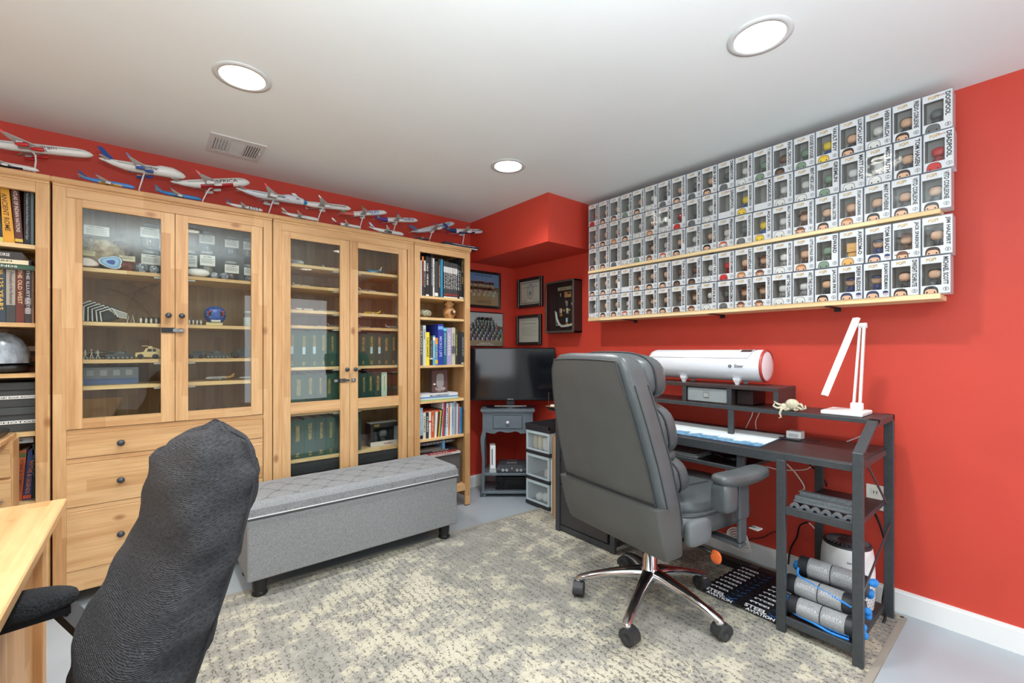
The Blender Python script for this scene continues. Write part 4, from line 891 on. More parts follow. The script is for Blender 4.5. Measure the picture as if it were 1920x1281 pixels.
truck(352, 382, 2.95, zC, 'dark grey model truck at the left of the right door shelf', GD, False); tank(384, 430, 2.95, zC, 'dark grey model rocket carrier in the middle of the right door shelf', GD, -1, ang=.4)
truck(434, 470, 2.95, zC, 'dark model truck at the right end of the third shelf', mat(50, 54, 52, .5), False)
# shelf D
zD = 1.019
o = tag(MB().box((-.245, 2.93, zD), (-.04, 3.08, zD+.085), mat(104, 112, 122, .4), .001).obj('model_box'), 'grey blue model kit box lying on the fourth shelf', 'box')
l = MB(); l.box((-.24, 2.9285, zD+.004), (-.045, 2.9295, zD+.03), mat(60, 84, 130, .4))
for k in range(4): l.box((-.23+k*.047, 2.9282, zD+.045), (-.205+k*.047, 2.9294, zD+.072), mat(150, 156, 160, .5))
l.obj('printed_side', o)
def cplane(n0, t0, y, z, label, **k):
    a = at(n0, 600, y=y).x; b = at(t0, 600, y=y).x; L = abs(a-b); r = .05*L*k.get('fat', 1); zz = z+r*2.0
    k.setdefault('span', min(.4, (y-2.876)/L, .36)); return plane((a, y, zz), (b, y, zz), label, **k)
cplane(385, 440, 2.98, zD, 'white model airliner with yellow tail on the fourth shelf', fin=(226, 160, 60), back=(226, 180, 90), txt='CEBU', tc=(60, 100, 180)); cplane(448, 486, 2.98, zD, 'white model airliner hidden partly by the right door stile', fin=(180, 190, 210))
# bottom interior
zE = .824
o = MB(); x = ia(370, 2.93)
for k in range(12):
    a = k*PI/6; b = (k % 3-1)*.6; o.loft([[(x+math.cos(a)*.005+.003*math.cos(j*PI/2+a), 2.93+.003*math.sin(j*PI/2), zE+.035+math.sin(a)*.005) for j in range(4)], [(x+.035*math.cos(a)*math.cos(b), 2.93-.03*math.sin(b), zE+.035+.033*math.sin(a)*math.cos(b))]*4], mat(60, 86, 90, .35), True, False)
tag(o.obj('spiky_star'), 'dark teal spiky star ornament at the bottom behind the right door', 'ornament')
for k, px in enumerate((399, 421)):
    x = ia(px, 2.93); o = MB()
    for s in (-1, 1): o.bar((x+s*.01, 2.93, zE), (x+s*.003, 2.93, zE+.055), .003, .003, mat(120, 60, 50, .5))
    for zz in (.012, .028, .044): o.bar((x-.009, 2.93, zE+zz), (x+.009, 2.93, zE+zz), .002, .002, mat(60, 60, 64, .5))
    o.lathe([(.005, .05), (.004, .058), (0, .064)], 8, mat(60, 60, 64, .5), c=(x, 2.93, zE)); tag(o.obj('tiny_tower'), 'tiny red and grey tower model %s the spiky star' % ('right of', 'further right of')[k], 'ornament', 'tiny towers')
for k, px in enumerate((200, 282)):
    x = ia(px, 2.93); o = MB(); o.sup((x, 2.93, zE+.012), .015, .008, .008, mat(40, 96, 160, .4), .9, 12, 8); o.add([(x-.014, 2.93, zE+.014), (x-.022, 2.93, zE+.032), (x-.004, 2.93, zE+.018)], [(0, 1, 2)], mat(40, 96, 160, .4)); o.add([(x+.004, 2.925, zE+.016), (x+.018, 2.915, zE+.022), (x+.008, 2.93, zE+.014)], [(0, 1, 2)], mat(90, 150, 200, .4)); o.box((x-.006, 2.925, zE), (x+.006, 2.935, zE+.006), BLACK)
    tag(o.obj('blue_figurine'), ['small blue fish figurine at the bottom, nearer the left wall of cabinet', 'small blue fish figurine at the bottom beside the centre stile'][k], 'figurine', 'blue fish figurines')
# small planes in the tall cabinet
GP = 'model airliners inside the tall cabinet'
specs = [(1.706, [(570, 526, 'bulky white whale-shaped model freighter on the top shelf', dict(fat=2.0, txt='AIRBUS', tc=(60, 90, 130), th=.7, tx=.6)), (648, 604, 'slim white model airliner at the right of the whale-shaped freighter', {})]),
 (1.706, [(688, 716, 'small model with a blue and white nose on the top shelf, right door', dict(fat=2.2, col=(40, 140, 190), belly=(230, 230, 230))), (748, 718, 'thin pale model jet at the right end of the top shelf', {})]),
 (1.579, [(582, 548, 'white model airliner at the left end of the second shelf', dict(txt='TNT')), (612, 578, 'white and red model airliner with raised tail on the second shelf', dict(fin=(180, 50, 50), back=(90, 130, 90))), (640, 612, 'red and navy model airliner beside the left door stile, second shelf', dict(fin=(160, 40, 60), back=(50, 50, 90)))]),
 (1.579, [(706, 672, 'grey model airliner with dark engines on the second shelf, right door', dict(col=(170, 176, 180), eng=(40, 60, 100))), (744, 708, 'white model airliner with green tail on the second shelf, right door', dict(fin=(30, 130, 100)))]),
 (1.431, [(588, 550, 'white model airliner with red tail on the third shelf', dict(fin=(190, 50, 50), txt='SWISS', tc=(190, 40, 40))), (632, 592, 'long thin white model airliner on the third shelf beside the stile', dict(fin=(190, 100, 90)))]),
 (1.431, [(682, 714, 'yellow model airliner with red title on the third shelf, right door', dict(col=(240, 196, 40), fin=(240, 196, 40), txt='DHL', tc=(200, 40, 40))), (742, 718, 'bright blue model airliner on the third shelf, right door', dict(col=(60, 120, 190), fin=(230, 190, 60)))]),
 (1.337, [(570, 548, 'pink red model airliner at the left of the fourth shelf', dict(col=(190, 110, 110), fin=(160, 60, 70))), (612, 588, 'dark tailed white model airliner on the fourth shelf', dict(fin=(50, 54, 60), back=(60, 64, 70))), (640, 614, 'grey model airliner beside the left door stile, fourth shelf', dict(col=(170, 172, 176)))]),
 (1.337, [(694, 672, 'pale green model airliner on the fourth shelf, right door', dict(col=(176, 200, 186))), (716, 698, 'violet and white model airliner in the middle of the fourth shelf', dict(fin=(90, 80, 150), belly=(90, 80, 150))), (744, 722, 'white round-nosed model jet at the right end of the fourth shelf', dict(fat=1.5))])]
for z, L_ in specs:
    for j, (n0, t0, lab, k) in enumerate(L_): cplane(n0, t0, 2.965 if j % 2 == 0 else 3.03, z, lab, group=GP, **k)
# boxed figure in the tall cabinet
xa, xb = at(695, 600, y=2.93).x, at(750, 600, y=2.93).x
CARD = mat(226, 228, 230, .5); CARDD = mat(62, 60, 58, .7)
o = MB()
zz = .53; zt = zz+.155
o.box((xa, 2.935, zz), (xb, 3.03, zz+.002), CARDD).box((xa, 2.935, zt-.002), (xb, 3.03, zt), CARD).box((xa, 3.028, zz), (xb, 3.03, zt), CARDD).box((xa, 2.935, zz), (xa+.002, 3.03, zt), mat(60, 30, 34, .5)).box((xb-.002, 2.935, zz), (xb, 3.03, zt), CARD)
o.box((xa, 2.932, zt-.03), (xb, 2.935, zt), mat(40, 40, 44, .5)).box((xa, 2.932, zz), (xb, 2.935, zz+.03), mat(210, 206, 202, .5)).box((xa, 2.932, zz+.03), (xa+.02, 2.935, zt-.03), mat(50, 48, 48, .5))
o = tag(o.obj('figure_box'), 'wide boxed figure with dark header on the lowest shelf of the tall cabinet', 'box')
MB().sup(((xa+xb)/2, 2.98, zz+.075), .03, .025, .028, mat(96, 100, 96, .5), .8).sup(((xa+xb)/2, 2.98, zz+.03), .02, .015, .028, mat(60, 62, 66, .5), .8).obj('figure', o)
l = MB().text('POP!', (xa+.045, 2.931, zt-.015), (1, 0, 0), (0, 0, 1), .035, .016, mat(226, 190, 60, .5)); l.text('VENOMIZED', ((xa+xb)/2+.02, 2.931, zz+.012), (1, 0, 0), (0, 0, 1), .07, .012, mat(160, 30, 34, .5)); l.obj('lettering', o)
# ------------------------------------------------------------------ wall shelves and boxed figures
XS = 2.48; YL, YR = 2.155, .292
for z0, z1, wd, k in ((1.398, 1.419, 'lower', 0), (1.745, 1.763, 'upper', 1)):
    t = thing('wall_shelf', 'long pale pine board shelf under the %s' % ('two lowest rows of boxed figures' if k == 0 else 'three upper rows of boxed figures'), 'shelf', (2.56, 1.22, z0))
    MB().box((XS, YR, z0), (XW, YL, z1), SHY, .0015).obj('board', t)
    for y in (.68, 1.25, 1.86):
        MB().box((XS+.015, y-.014, z0-.004), (XW-.001, y+.014, z0), BLACK).box((XW-.004, y-.014, z0-.02), (XW-.001, y+.014, z0-.004), BLACK).obj('bracket', t)
RW = -PI/2
BW, BH, BD = .0898, .1545, .088       # carton
PW, PH = .0927, .1592                  # sleeve
def Mk(o):
    me = o.data; bpy.data.objects.remove(o); return me
cart = MB(); e = .0012; w2 = BW/2
gx0, gx1, gz0, gz1 = -w2+.004, w2-.026, .034, BH-.03
cart.box((-w2, 0, 0), (gx0, .0012, BH), CARD).box((gx1, 0, 0), (w2, .0012, BH), CARD).box((gx0, 0, 0), (gx1, .0012, gz0), CARD).box((gx0, 0, gz1), (gx1, .0012, BH), CARD)
cart.box((-w2, 0, 0), (w2, BD, e), CARD).box((-w2, 0, BH-e), (w2, BD, BH), CARD).box((-w2, BD-e, 0), (w2, BD, BH), CARD).box((-w2, .0, 0), (-w2+e, BD, BH), CARD).box((w2-e, 0, 0), (w2, BD, BH), CARD)
GI = mat(176, 174, 168, .8)
cart.box((-w2+e, BD-2*e, e), (w2-e, BD-e, BH-e), GI).box((-w2+e, .002, e), (-w2+2*e, BD-e, BH-e), GI).box((w2-2*e, .002, e), (w2-e, BD-e, BH-e), GI).box((-w2+e, .002, BH-2*e), (w2-e, BD-e, BH-e), GI).box((-w2+e, .002, e), (w2-e, BD-e, 2*e), GI)
CART = Mk(cart.obj('carton'))
pane = MB(); pane.add([(gx0, .0014, gz0), (gx1, .0014, gz0), (gx1, .0014, gz1), (gx0, .0014, gz1)], [(0, 1, 2, 3)], CLEAR); PANE = Mk(pane.obj('window_film'))
EDGE = mat(120, 132, 150, .3)
def sleeve(y0, y1):
    s = MB(); a = PW/2; x0, x1, z0, z1 = -a, a, -.0018, PH-.0018
    vs = [(x, y, z) for x in (x0, x1) for y in (y0, y1) for z in (z0, z1)]
    s.add(vs, [(0, 4, 5, 1), (0, 1, 3, 2), (4, 6, 7, 5), (1, 5, 7, 3)], CLEAR)
    for p, q in (((x0, y0, z0), (x1, y0, z0)), ((x0, y0, z1), (x1, y0, z1)), ((x0, y0, z0), (x0, y0, z1)), ((x1, y0, z0), (x1, y0, z1))): s.bar(p, q, .0007, .0007, EDGE)
    return Mk(s.obj('clear_sleeve'))
SLEEVE = sleeve(-.002, BD+.012)
def figure_mesh(head, hair, body, kind):
    f = MB(); H = mat(*head, .5); Hr = mat(*hair, .5); B = mat(*body, .6)
    cx = (gx0+gx1)/2+.006; y = .045
    f.sup((cx, y, .084), .021, .018, .019, H, .75, 16, 10)
    if kind in ('hair', 'long'): f.sup((cx, y+.005, .093), .0225, .0175, .014, Hr, .75, 16, 8)
    if kind == 'long': f.sup((cx, y+.012, .078), .0225, .009, .022, Hr, .75, 12, 8)
    if kind == 'hat': f.lathe([(.034, .095), (.034, .098), (.019, .1), (.017, .112), (0, .114)], 18, Hr, c=(cx, y, 0))
    if kind == 'cap': f.sup((cx, y+.002, .094), .0225, .02, .012, Hr, .8, 16, 8); f.box((cx-.014, y-.032, .09), (cx+.014, y-.01, .0925), Hr)
    if kind == 'block': f.box((cx-.02, y-.016, .062), (cx+.02, y+.018, .104), H, .002); f.box((cx-.016, y-.012, .035), (cx+.016, y+.014, .06), Hr, .002)
    f.sup((cx, y+.002, .054), .0105, .009, .014, B, .7, 12, 8)
    for s in (-1, 1): f.tube([(cx+s*.009, y, .062), (cx+s*.015, y-.004, .05), (cx+s*.013, y-.006, .042)], .0042, 6, B); f.tube([(cx+s*.005, y, .044), (cx+s*.006, y-.002, .03)], .0055, 6, mat(*[max(0, c-30) for c in body], .6))
    return Mk(f.obj('figurine'))
SK = (226, 180, 146)
KINDS = {'p': (SK, (60, 40, 30), (70, 70, 76), 'hair', 'brown-haired figure'), 'k': (SK, (24, 24, 26), (50, 52, 60), 'hair', 'black-haired figure'), 'y': ((236, 206, 60), (230, 180, 60), (60, 90, 150), 'hair', 'yellow-headed figure'),
 'w': ((222, 222, 216), (210, 210, 206), (150, 150, 150), 'bald', 'white-headed figure'), 'g': ((104, 108, 106), (84, 88, 86), (80, 84, 82), 'bald', 'dark grey figure'), 'r': ((200, 48, 44), (150, 30, 30), (160, 34, 34), 'bald', 'red-headed figure'),
 'h': (SK, (112, 66, 40), (90, 60, 40), 'hat', 'brimmed-hat figure'), 'c': (SK, (38, 52, 96), (40, 56, 110), 'cap', 'blue-capped figure'), 'b': ((226, 172, 96), (216, 160, 84), (216, 160, 84), 'block', 'square cardboard-coloured figure'),
 'l': (SK, (190, 120, 60), (96, 60, 50), 'long', 'long-haired figure'), 'n': ((120, 84, 60), (30, 26, 24), (150, 150, 156), 'hair', 'dark-skinned figure'), 'e': ((126, 150, 126), (90, 120, 100), (90, 100, 90), 'bald', 'green grey figure'), 'm': ((220, 214, 208), (206, 80, 50), (214, 214, 214), 'hair', 'white-faced red-haired figure'), 'o': None}
FM = {k: figure_mesh(*v[:4]) for k, v in KINDS.items() if v}
def head_print(mb, kind, cx, w, h):
    v = KINDS[kind]; sk = v[0]; hr = v[1]; y = -.0006
    def fl(poly, c, k): mb.flat(poly, (0, y-.0002*k, 0), (1, 0, 0), (0, 0, 1), mat(*c, .6))
    top = [(cx+w/2*math.copysign(abs(math.cos(a))**.7, math.cos(a)), .001+h*abs(math.sin(a))**.7) for a in [PI*i/14 for i in range(15)]]
    fl(top, (40, 34, 32), 0)
    inn = [(cx+(x-cx)*.93, .001+(z-.001)*.94) for x, z in top]; fl(inn, hr if v[3] != 'bald' else sk, 1)
    if v[3] != 'bald': fl([(cx+(x-cx)*.80, .001+(z-.001)*(.60 if v[3] != 'block' else .9)) for x, z in top], sk, 2)
    if v[3] == 'hat': fl([(cx-w*.66, h*.62), (cx+w*.66, h*.62), (cx+w*.6, h*.5), (cx-w*.6, h*.5)], hr, 3)
    for s in (-1, 1): fl(oval(cx+s*w*.25, .0055, .0028, .0035, 8), (16, 16, 18), 4)
rows = {
 1: ('top row', ['CRAVITHER:r', 'STU MACHER:k', 'ARNOLD T. JR:p', 'ALYS RIVERS:e', 'TYRION LANNISTER:p', 'WIGHT:w', 'NIFFLER:g', 'ANAKIN SKYWALKER:p', 'FRONT MAN:g', 'BOB GRAY:p', 'DEMENTOR:g', 'ALBUS DUMBLEDORE:w', 'T. REX HATCHLING:e', 'KHAL DROGO:n', 'OOGIE BOOGIE:e', 'VAULT BOY:y', 'LUNCH LADY:p', 'HERB WELCH:w', 'FREDO CORLEONE:p', 'DOGPOOL:g']),
 2: ('second row', ['BUDDY SHORTER:p', 'SCOUT HODGES:p', 'MARLA GARNETT:l', 'YARA GREYJOY:p', 'DAVOS THE ONION:w', 'MYSARIA:l', 'PLASM:w', 'JO KOY:r', 'QUETZALCOATLUS:g', 'ALBUS DUMBLEDORE:w', 'DEADPOOL:o', 'GEORGE DENBROUGH:y', 'MOSASAURUS:o', 'JACK SKELLINGTON:w', 'BENT NECK LADY:w', 'GREMLIN:e', 'MATT FOLEY:w', 'MISS RUTH:w', 'TOM HAGEN:p', 'DEADPOOL:r']),
 3: ('third row', ['BILL CLINTON COLE:k', 'MEREDITH PALMER:p', 'ROBIN DRAGONFAN:g', 'BUGS SLAUGHTER:w', 'WHITE WALKER:e', 'TARANTWORN:h', 'PENNYWISE:m', 'JIGSAW:k', 'SKELETON MAN:w', 'HARRY POTTER:k', 'PENNYWISE:m', 'VELOCIRAPTOR HATCHLING:g', 'AQUILOPS:y', 'BILLY THE PUPPET:w', 'THE GHOUL WITH CANDY:h', 'HANNIBAL LECTER:p', 'STUART CALIFORNIANS:l', 'MARY KATHERINE:k', 'VITO CORLEONE:p', 'VITO CORLEONE:k']),
 4: ('fourth row', ['TOMMY MILLER:k', 'JOEL MILLER:k', 'ELLIE:p', 'PICKLE DAD:o', 'ALFIE SOLOMONS:h', 'ADA THORNE:k', 'PINOCCHIO:k', 'TUPAC SHAKUR:n', 'TUPAC SHAKUR:n', 'GHOST FACE:w', 'RED FACED DEMON:r', 'LEONIDAS:l', 'BETH DUTTON:h', 'ART THE CLOWN WITH AXE:w', 'LITTLE PALE GIRL:l', 'EDWARD:e', 'AWESOM-O:b', 'TOM BRADY:c', 'JACK SPARROW:h', 'JIM HALPERT:p']),
 5: ('bottom row', ['DENNIS SLAUGHTER:w', 'JON SNOW:k', 'CLICKER:p', 'BLOOD PENNYWISE:m', 'POLLY GRAY:h', 'MICHAEL GRAY:h', 'SNOW WHITE:k', 'TUPAC SHAKUR:n', 'TUPAC SHAKUR:h', 'BRIDE IN BLACK:w', 'WHEEZING DEMON:g', 'KAYCE DUTTON:h', 'JOHN DUTTON:h', 'ART THE CLOWN:w', 'ART THE CLOWN:w', 'JACOB FRYE:k', 'DREW BLEDSOE:c', 'JULIAN EDELMAN:c', 'DWIGHT SCHRUTE:p', 'MICHAEL SCOTT:k'])}
zrow = {1: 1.763+2*.1597+.002, 2: 1.763+.1597+.002, 3: 1.765, 4: 1.4205+.1597, 5: 1.4205}
LOGO = mat(222, 184, 84, .5); INK = mat(38, 38, 42, .5); nums = [869, 871, 12, 1533, 1401, 1342, 29, 142, 870, 23, 58, 17, 10, 11, 33, 72, 152, 304, 61, 8]
LOGOD = mat(120, 70, 40, .5)
def boxmark():
    m = MB(); m.text('POP!', (-.012, -.0006, BH-.0145), (1, 0, .06), (-.06, 0, 1), .030, .0135, LOGOD); m.text('POP!', (-.0125, -.0009, BH-.0140), (1, 0, .06), (-.06, 0, 1), .029, .0125, LOGO); return m
LOGOM = Mk(boxmark().obj('logo'))
BOLD[0] = .035; _tm.clear()
GB = 'clear-sleeved white window boxes of figures on the wall shelves'
for r_ in range(1, 6):
    rn, its = rows[r_]
    for i, it in enumerate(its):
        nm, kd = it.split(':')
        dy = {1: .0, 2: -.004, 3: .004, 4: 0, 5: .006}[r_]*(i/19)
        y = YL-.002-PW/2-i*.09497+dy; jz = R.uniform(0, .0); x = XS+.006+R.uniform(-.002, .003)
        look = KINDS[kd][4] if KINDS[kd] else 'no visible figure'
        if i < 10: pos = '%s from the left' % ORD[i]
        elif i == 19: pos = 'rightmost'
        else: pos = '%s from the right' % ORD[19-i]
        t = thing('figure_box', 'white window box with %s, %s, %s' % (look, pos, rn), 'collectible box', (x, y, zrow[r_]), RW, GB)
        inst(CART, 'carton', t); inst(PANE, 'window_film', t); inst(SLEEVE, 'clear_sleeve', t); inst(LOGOM, 'logo', t)
        k2 = kd if KINDS[kd] else 'g'
        if KINDS[kd]: inst(FM[kd], 'figurine', t)
        m = MB(); L_ = min(.112, .0112*len(nm)+.016); xs = w2-.0132; ht = .0158 if len(nm) < 15 else .0125
        m.text(nm, (xs, -.0006, BH-.008-L_/2), (0, 0, -1), (1, 0, 0), L_, ht, INK)
        if L_ <= .12:
            zc = .0165; bc = (xs, -.0006, zc)
            if nm in ('TOM BRADY', 'DREW BLEDSOE', 'JULIAN EDELMAN'):
                m.flat([(-.009, .009), (0, .012), (.009, .009), (.009, -.003), (0, -.011), (-.009, -.003)], bc, (1, 0, 0), (0, 0, 1), mat(30, 50, 110, .5)); m.flat([(-.0075, .001), (.0075, .001), (.0075, -.003), (0, -.009), (-.0075, -.003)], (bc[0], -.0009, bc[2]), (1, 0, 0), (0, 0, 1), mat(236, 236, 236, .5)); m.text('NFL', (bc[0], -.0012, bc[2]-.002), (1, 0, 0), (0, 0, 1), .012, .005, mat(190, 30, 40, .5))
            else:
                m.flat(oval(0, 0, .0088, .0078, 18), bc, (1, 0, 0), (0, 0, 1), INK); m.flat(oval(0, 0, .0074, .0064, 18), (bc[0], -.0009, bc[2]), (1, 0, 0), (0, 0, 1), CARD); m.text(str(nums[(19-i+r_*3-15) % 20]), (bc[0], -.0012, bc[2]), (0, 0, -1), (1, 0, 0), .0095, .006, INK)
        if nm in ('DEADPOOL', 'DOGPOOL'): m.text('MARVEL', (.012, -.0006, BH-.013), (1, 0, 0), (0, 0, 1), .022, .006, mat(190, 120, 124, .5))
        m.obj('lettering', t, True)
        if KINDS[kd]:
            hp = MB(); head_print(hp, kd, (gx0+gx1)/2-.002, .046 if kd != 'h' else .04, .030); hp.obj('printed_head', t, True)
BOLD[0] = .012; _tm.clear()
# ------------------------------------------------------------------ frames
FR = mat(30, 26, 25, .3); MATC = mat(228, 222, 212, .7)
def frame(label, nm, c, rotz, w, h, fw, d, inner, tilt=0, fc=FR):
    t = thing('picture_frame', label, 'picture', c, rotz)
    f = MB()
    for a, b in (((-w/2, -d, -h/2), (-w/2+fw, 0, h/2)), ((w/2-fw, -d, -h/2), (w/2, 0, h/2)), ((-w/2+fw, -d, -h/2), (w/2-fw, 0, -h/2+fw)), ((-w/2+fw, -d, h/2-fw), (w/2-fw, 0, h/2))): f.box(a, b, fc, .004)
    f.obj('moulding', t, True)
    p = MB(); p.box((-w/2+fw, -.006, -h/2+fw), (w/2-fw, -.002, h/2-fw), MATC); inner(p, w-2*fw, h-2*fw, -.0065); p.obj('print', t, True)
    MB().box((-w/2+fw, -d*.7, -h/2+fw), (w/2-fw, -d*.7+.001, h/2-fw), GLASS).obj('glazing', t, True)
    return t
def people_photo(sky, grd, cloth, rows_, n, red=True, cap=None):
    rr = random.Random(3)
    def fn(p, w, h, y):
        def q(x0, z0, x1, z1, c, k=0): p.add([(x0, y-.0002*k, z0), (x1, y-.0002*k, z0), (x1, y-.0002*k, z1), (x0, y-.0002*k, z1)], [(0, 1, 2, 3)], mat(*c, .5))
        q(-w/2, -h/2, w/2, h/2, grd, 1); q(-w/2, h*.0, w/2, h/2, sky, 2)
        q(-w/2, -h*.05, w/2, h*.1, tuple(int(c*.6) for c in grd), 3)
        for r_ in range(rows_):
            zz = h*(.24-.09*r_) if rows_ < 7 else h*(.36-.085*r_); ww = w*(.74+.05*r_) if rows_ < 7 else w*min(.98, .45+.14*r_)
            for k in range(n):
                x = -ww/2+ww*(k+.5)/n+rr.uniform(-.002, .002)-.01; z_ = zz+rr.uniform(-.004, .004); c = [max(0, v+rr.randint(-22, 22)) for v in cloth[(k+r_) % len(cloth)]]
                s = ww/n*.52; p.flat([(-s, -h*.09), (s, -h*.09), (s*.8, 0), (-s*.8, 0)], (x, y-.0004-.0001*r_, z_), (1, 0, 0), (0, 0, 1), mat(*[v//12*12 for v in c], .6))
                p.flat(oval(0, s*.5, s*.55, s*.8, 6), (x, y-.00045-.0001*r_, z_), (1, 0, 0), (0, 0, 1), mat(180, 136, 110, .6) if rows_ < 7 else mat(60, 60, 62, .6))
        if red: q(w*.30, h*.02, w*.345, h*.09, (220, 60, 60), 12)
        if cap:
            for s_, zc, ww, hh, c in cap: p.text(s_, (0, y-.0025, zc*h), (1, 0, 0), (0, 0, 1), ww*w, hh*h, mat(*c, .5))
    return fn
frame('framed colour photograph of a uniformed group in rows under blue sky', 'x', (2.29, YW, 1.722), 0, .372, .325, .022, .018, people_photo((112, 150, 200), (170, 140, 104), [(190, 176, 150), (206, 196, 172), (150, 134, 112)], 5, 17, True, [('FRI BLACK', .44, .6, .05, (30, 50, 90)), ('C 2/9 INFANTRY', -.36, .45, .03, (50, 44, 36)), ('FORT BRAVO GA', -.41, .5, .025, (50, 44, 36))]))
frame('framed black and white photograph of a large crowd below the colour one', 'x', (2.31, YW, 1.37), 0, .40, .31, .009, .012, people_photo((198, 202, 208), (166, 150, 128), [(40, 42, 46), (190, 192, 196), (100, 102, 108)], 8, 22, True, [('COMPANY FIRST', -.42, .34, .035, (230, 226, 220)), ('BATTALION UNIT', -.47, .5, .03, (230, 226, 220))]))
def cert(title, seal):
    def fn(p, w, h, y):
        ink = mat(80, 76, 70, .6)
        def ln(x0, z0, x1, z1, m=ink): p.add([(x0, y-.0004, z0), (x1, y-.0004, z0), (x1, y-.0004, z1), (x0, y-.0004, z1)], [(0, 1, 2, 3)], m)
        a, b = w/2-.012, h/2-.012
        if seal:
            for k in (0, .006):
                for s in (-1, 1): ln(-a+k, s*(b-k)-.0015, a-k, s*(b-k)+.0015); ln(s*(a-k)-.0015, -b+k, s*(a-k)+.0015, b-k)
            p.flat(oval(0, .01, .045, .07, 28), (0, y-.0005, 0), (1, 0, 0), (0, 0, 1), mat(150, 156, 184, .6)); p.flat(oval(0, .01, .04, .064, 28), (0, y-.0007, 0), (1, 0, 0), (0, 0, 1), mat(206, 202, 198, .6)); p.flat(oval(0, -.005, .02, .02, 12), (0, y-.0009, 0), (1, 0, 0), (0, 0, 1), mat(150, 166, 160, .6))
            p.text(title, (0, y-.0012, h*.24), (1, 0, 0), (0, 0, 1), w*.7, .014, ink); p.text('UNITED STATES ARMY SCHOOL', (0, y-.0012, h*.34), (1, 0, 0), (0, 0, 1), w*.6, .005, ink)
            for k in range(3): p.text('108'[k], (-w*.34+k*.018, y-.0012, -h*.33), (1, 0, 0), (0, 0, 1), .007, .012, ink)
            for k in range(3): ln(w*.12, -h*.28-k*.007, w*.36, -h*.275-k*.007)
        else:
            p.text(title, (0, y-.0006, h*.27), (1, 0, 0), (0, 0, 1), w*.6, .012, ink); p.text('College of Continuing Education', (0, y-.0006, h*.39), (1, 0, 0), (0, 0, 1), w*.6, .007, ink)
            for k in range(7): ln(-w*(.3+.08*(k % 2)), h*(.14-.06*k), w*(.34-.06*(k % 3)), h*(.147-.06*k))
            ln(-a, b-.012, -a+.006, b, mat(190, 60, 50, .6)); p.flat(oval(a-.006, b-.006, .007, .007, 12), (0, y-.0005, 0), (1, 0, 0), (0, 0, 1), ink)
    return fn
frame('black framed certificate with an oval blue seal, upper of two by the corner', 'x', (XW, 2.965, 1.70), RW, .335, .262, .026, .028, cert('Certificate of Completion', True))
frame('black framed certificate with flowing script, lower of two by the corner', 'x', (XW, 2.98, 1.367), RW, .335, .268, .026, .028, cert('Certificate of Achievement', False))
# medal display case
t = thing('shadow_box', 'deep dark wooden display case of medals and braided cord', 'display case', (XW, 2.517, 1.535), RW)
w, h, dd = .318, .418, .095; DW = mat(58, 36, 34, .35); DG = mat(72, 68, 60, .35)
f = MB()
for a, b in (((-w/2, -dd, -h/2), (-w/2+.012, 0, h/2)), ((w/2-.012, -dd, -h/2), (w/2, 0, h/2)), ((-w/2, -dd, -h/2), (w/2, 0, -h/2+.012)), ((-w/2, -dd, h/2-.012), (w/2, 0, h/2)), ((-w/2, -.006, -h/2), (w/2, 0, h/2))): f.box(a, b, DW, .001)
f.obj('case', t, True)
f = MB()
for a, b in (((-w/2, -dd-.006, -h/2), (-w/2+.016, -dd, h/2)), ((w/2-.016, -dd-.006, -h/2), (w/2, -dd, h/2)), ((-w/2+.016, -dd-.006, -h/2), (w/2-.016, -dd, -h/2+.016)), ((-w/2+.016, -dd-.006, h/2-.016), (w/2-.016, -dd, h/2))): f.box(a, b, DG, .002)
f.obj('door_frame', t, True)
MB().box((-w/2+.016, -dd-.003, -h/2+.016), (w/2-.016, -dd-.002, h/2-.016), GLASS).obj('glazing', t, True)
MB().box((-w/2+.012, -.056, -h/2+.012), (w/2-.012, -.006, h/2-.012), mat(34, 26, 32, .9)).obj('felt', t, True)
yb = -.058
n = MB().box((-.05, yb-.002, .135), (.128, yb, .16), mat(188, 178, 150, .7)).text('COMBAT MEDIC US ARMY', (.04, yb-.003, .147), (1, 0, 0), (0, 0, 1), .16, .012, BLACK); n.obj('name_tape', t, True)
n = MB().box((.025, yb-.003, .075), (.095, yb, .118), mat(206, 150, 96, .7)).box((.058, yb-.0035, .098), (.09, yb-.003, .114), mat(60, 60, 80, .7))
for k in range(3): n.box((.027, yb-.0035, .08+k*.012), (.057, yb-.003, .084+k*.012), mat(160, 90, 60, .7))
n.obj('flag_patch', t, True)
def medal(x, z, rc, disc=(206, 166, 90)):
    m = MB().box((x-.011, yb-.003, z), (x+.011, yb, z+.034), mat(*rc[0], .7)).box((x-.004, yb-.0035, z), (x+.004, yb-.003, z+.034), mat(*rc[1], .7))
    m.lathe([(.015, 0), (.015, .003), (.010, .004), (0, .004)], 20, mat(*disc, .3, .7), Matrix.Translation((x, yb, z-.018)) @ Matrix.Rotation(PI/2, 4, 'X')); m.obj('medal', t, True)
medal(-.016, -.045, ((226, 220, 206), (190, 90, 60))); medal(.05, -.125, ((120, 180, 196), (226, 236, 236)), (206, 150, 60)); medal(.126, -.035, ((200, 80, 70), (230, 220, 210)))
for x in (.02, .08): MB().box((x-.007, yb-.003, -.036), (x+.007, yb, -.020), mat(206, 160, 70, .5)).obj('ribbon_pin', t, True)
MB().box((.045, yb-.003, -.055), (.066, yb, -.012), mat(206, 206, 190, .5)).lathe([(.006, 0), (.006, .002), (0, .002)], 10, STEEL, Matrix.Translation((.055, yb-.003, -.046)) @ Matrix.Rotation(PI/2, 4, 'X')).obj('badge', t, True)
MB().prism([(.03, .05), (.062, .045), (.06, .01), (.05, -.005)], 0, .003, mat(176, 178, 182, .4, .5), Matrix(((1, 0, 0, 0), (0, 0, -1, yb), (0, 1, 0, 0), (0, 0, 0, 1)))).obj('pin', t, True)
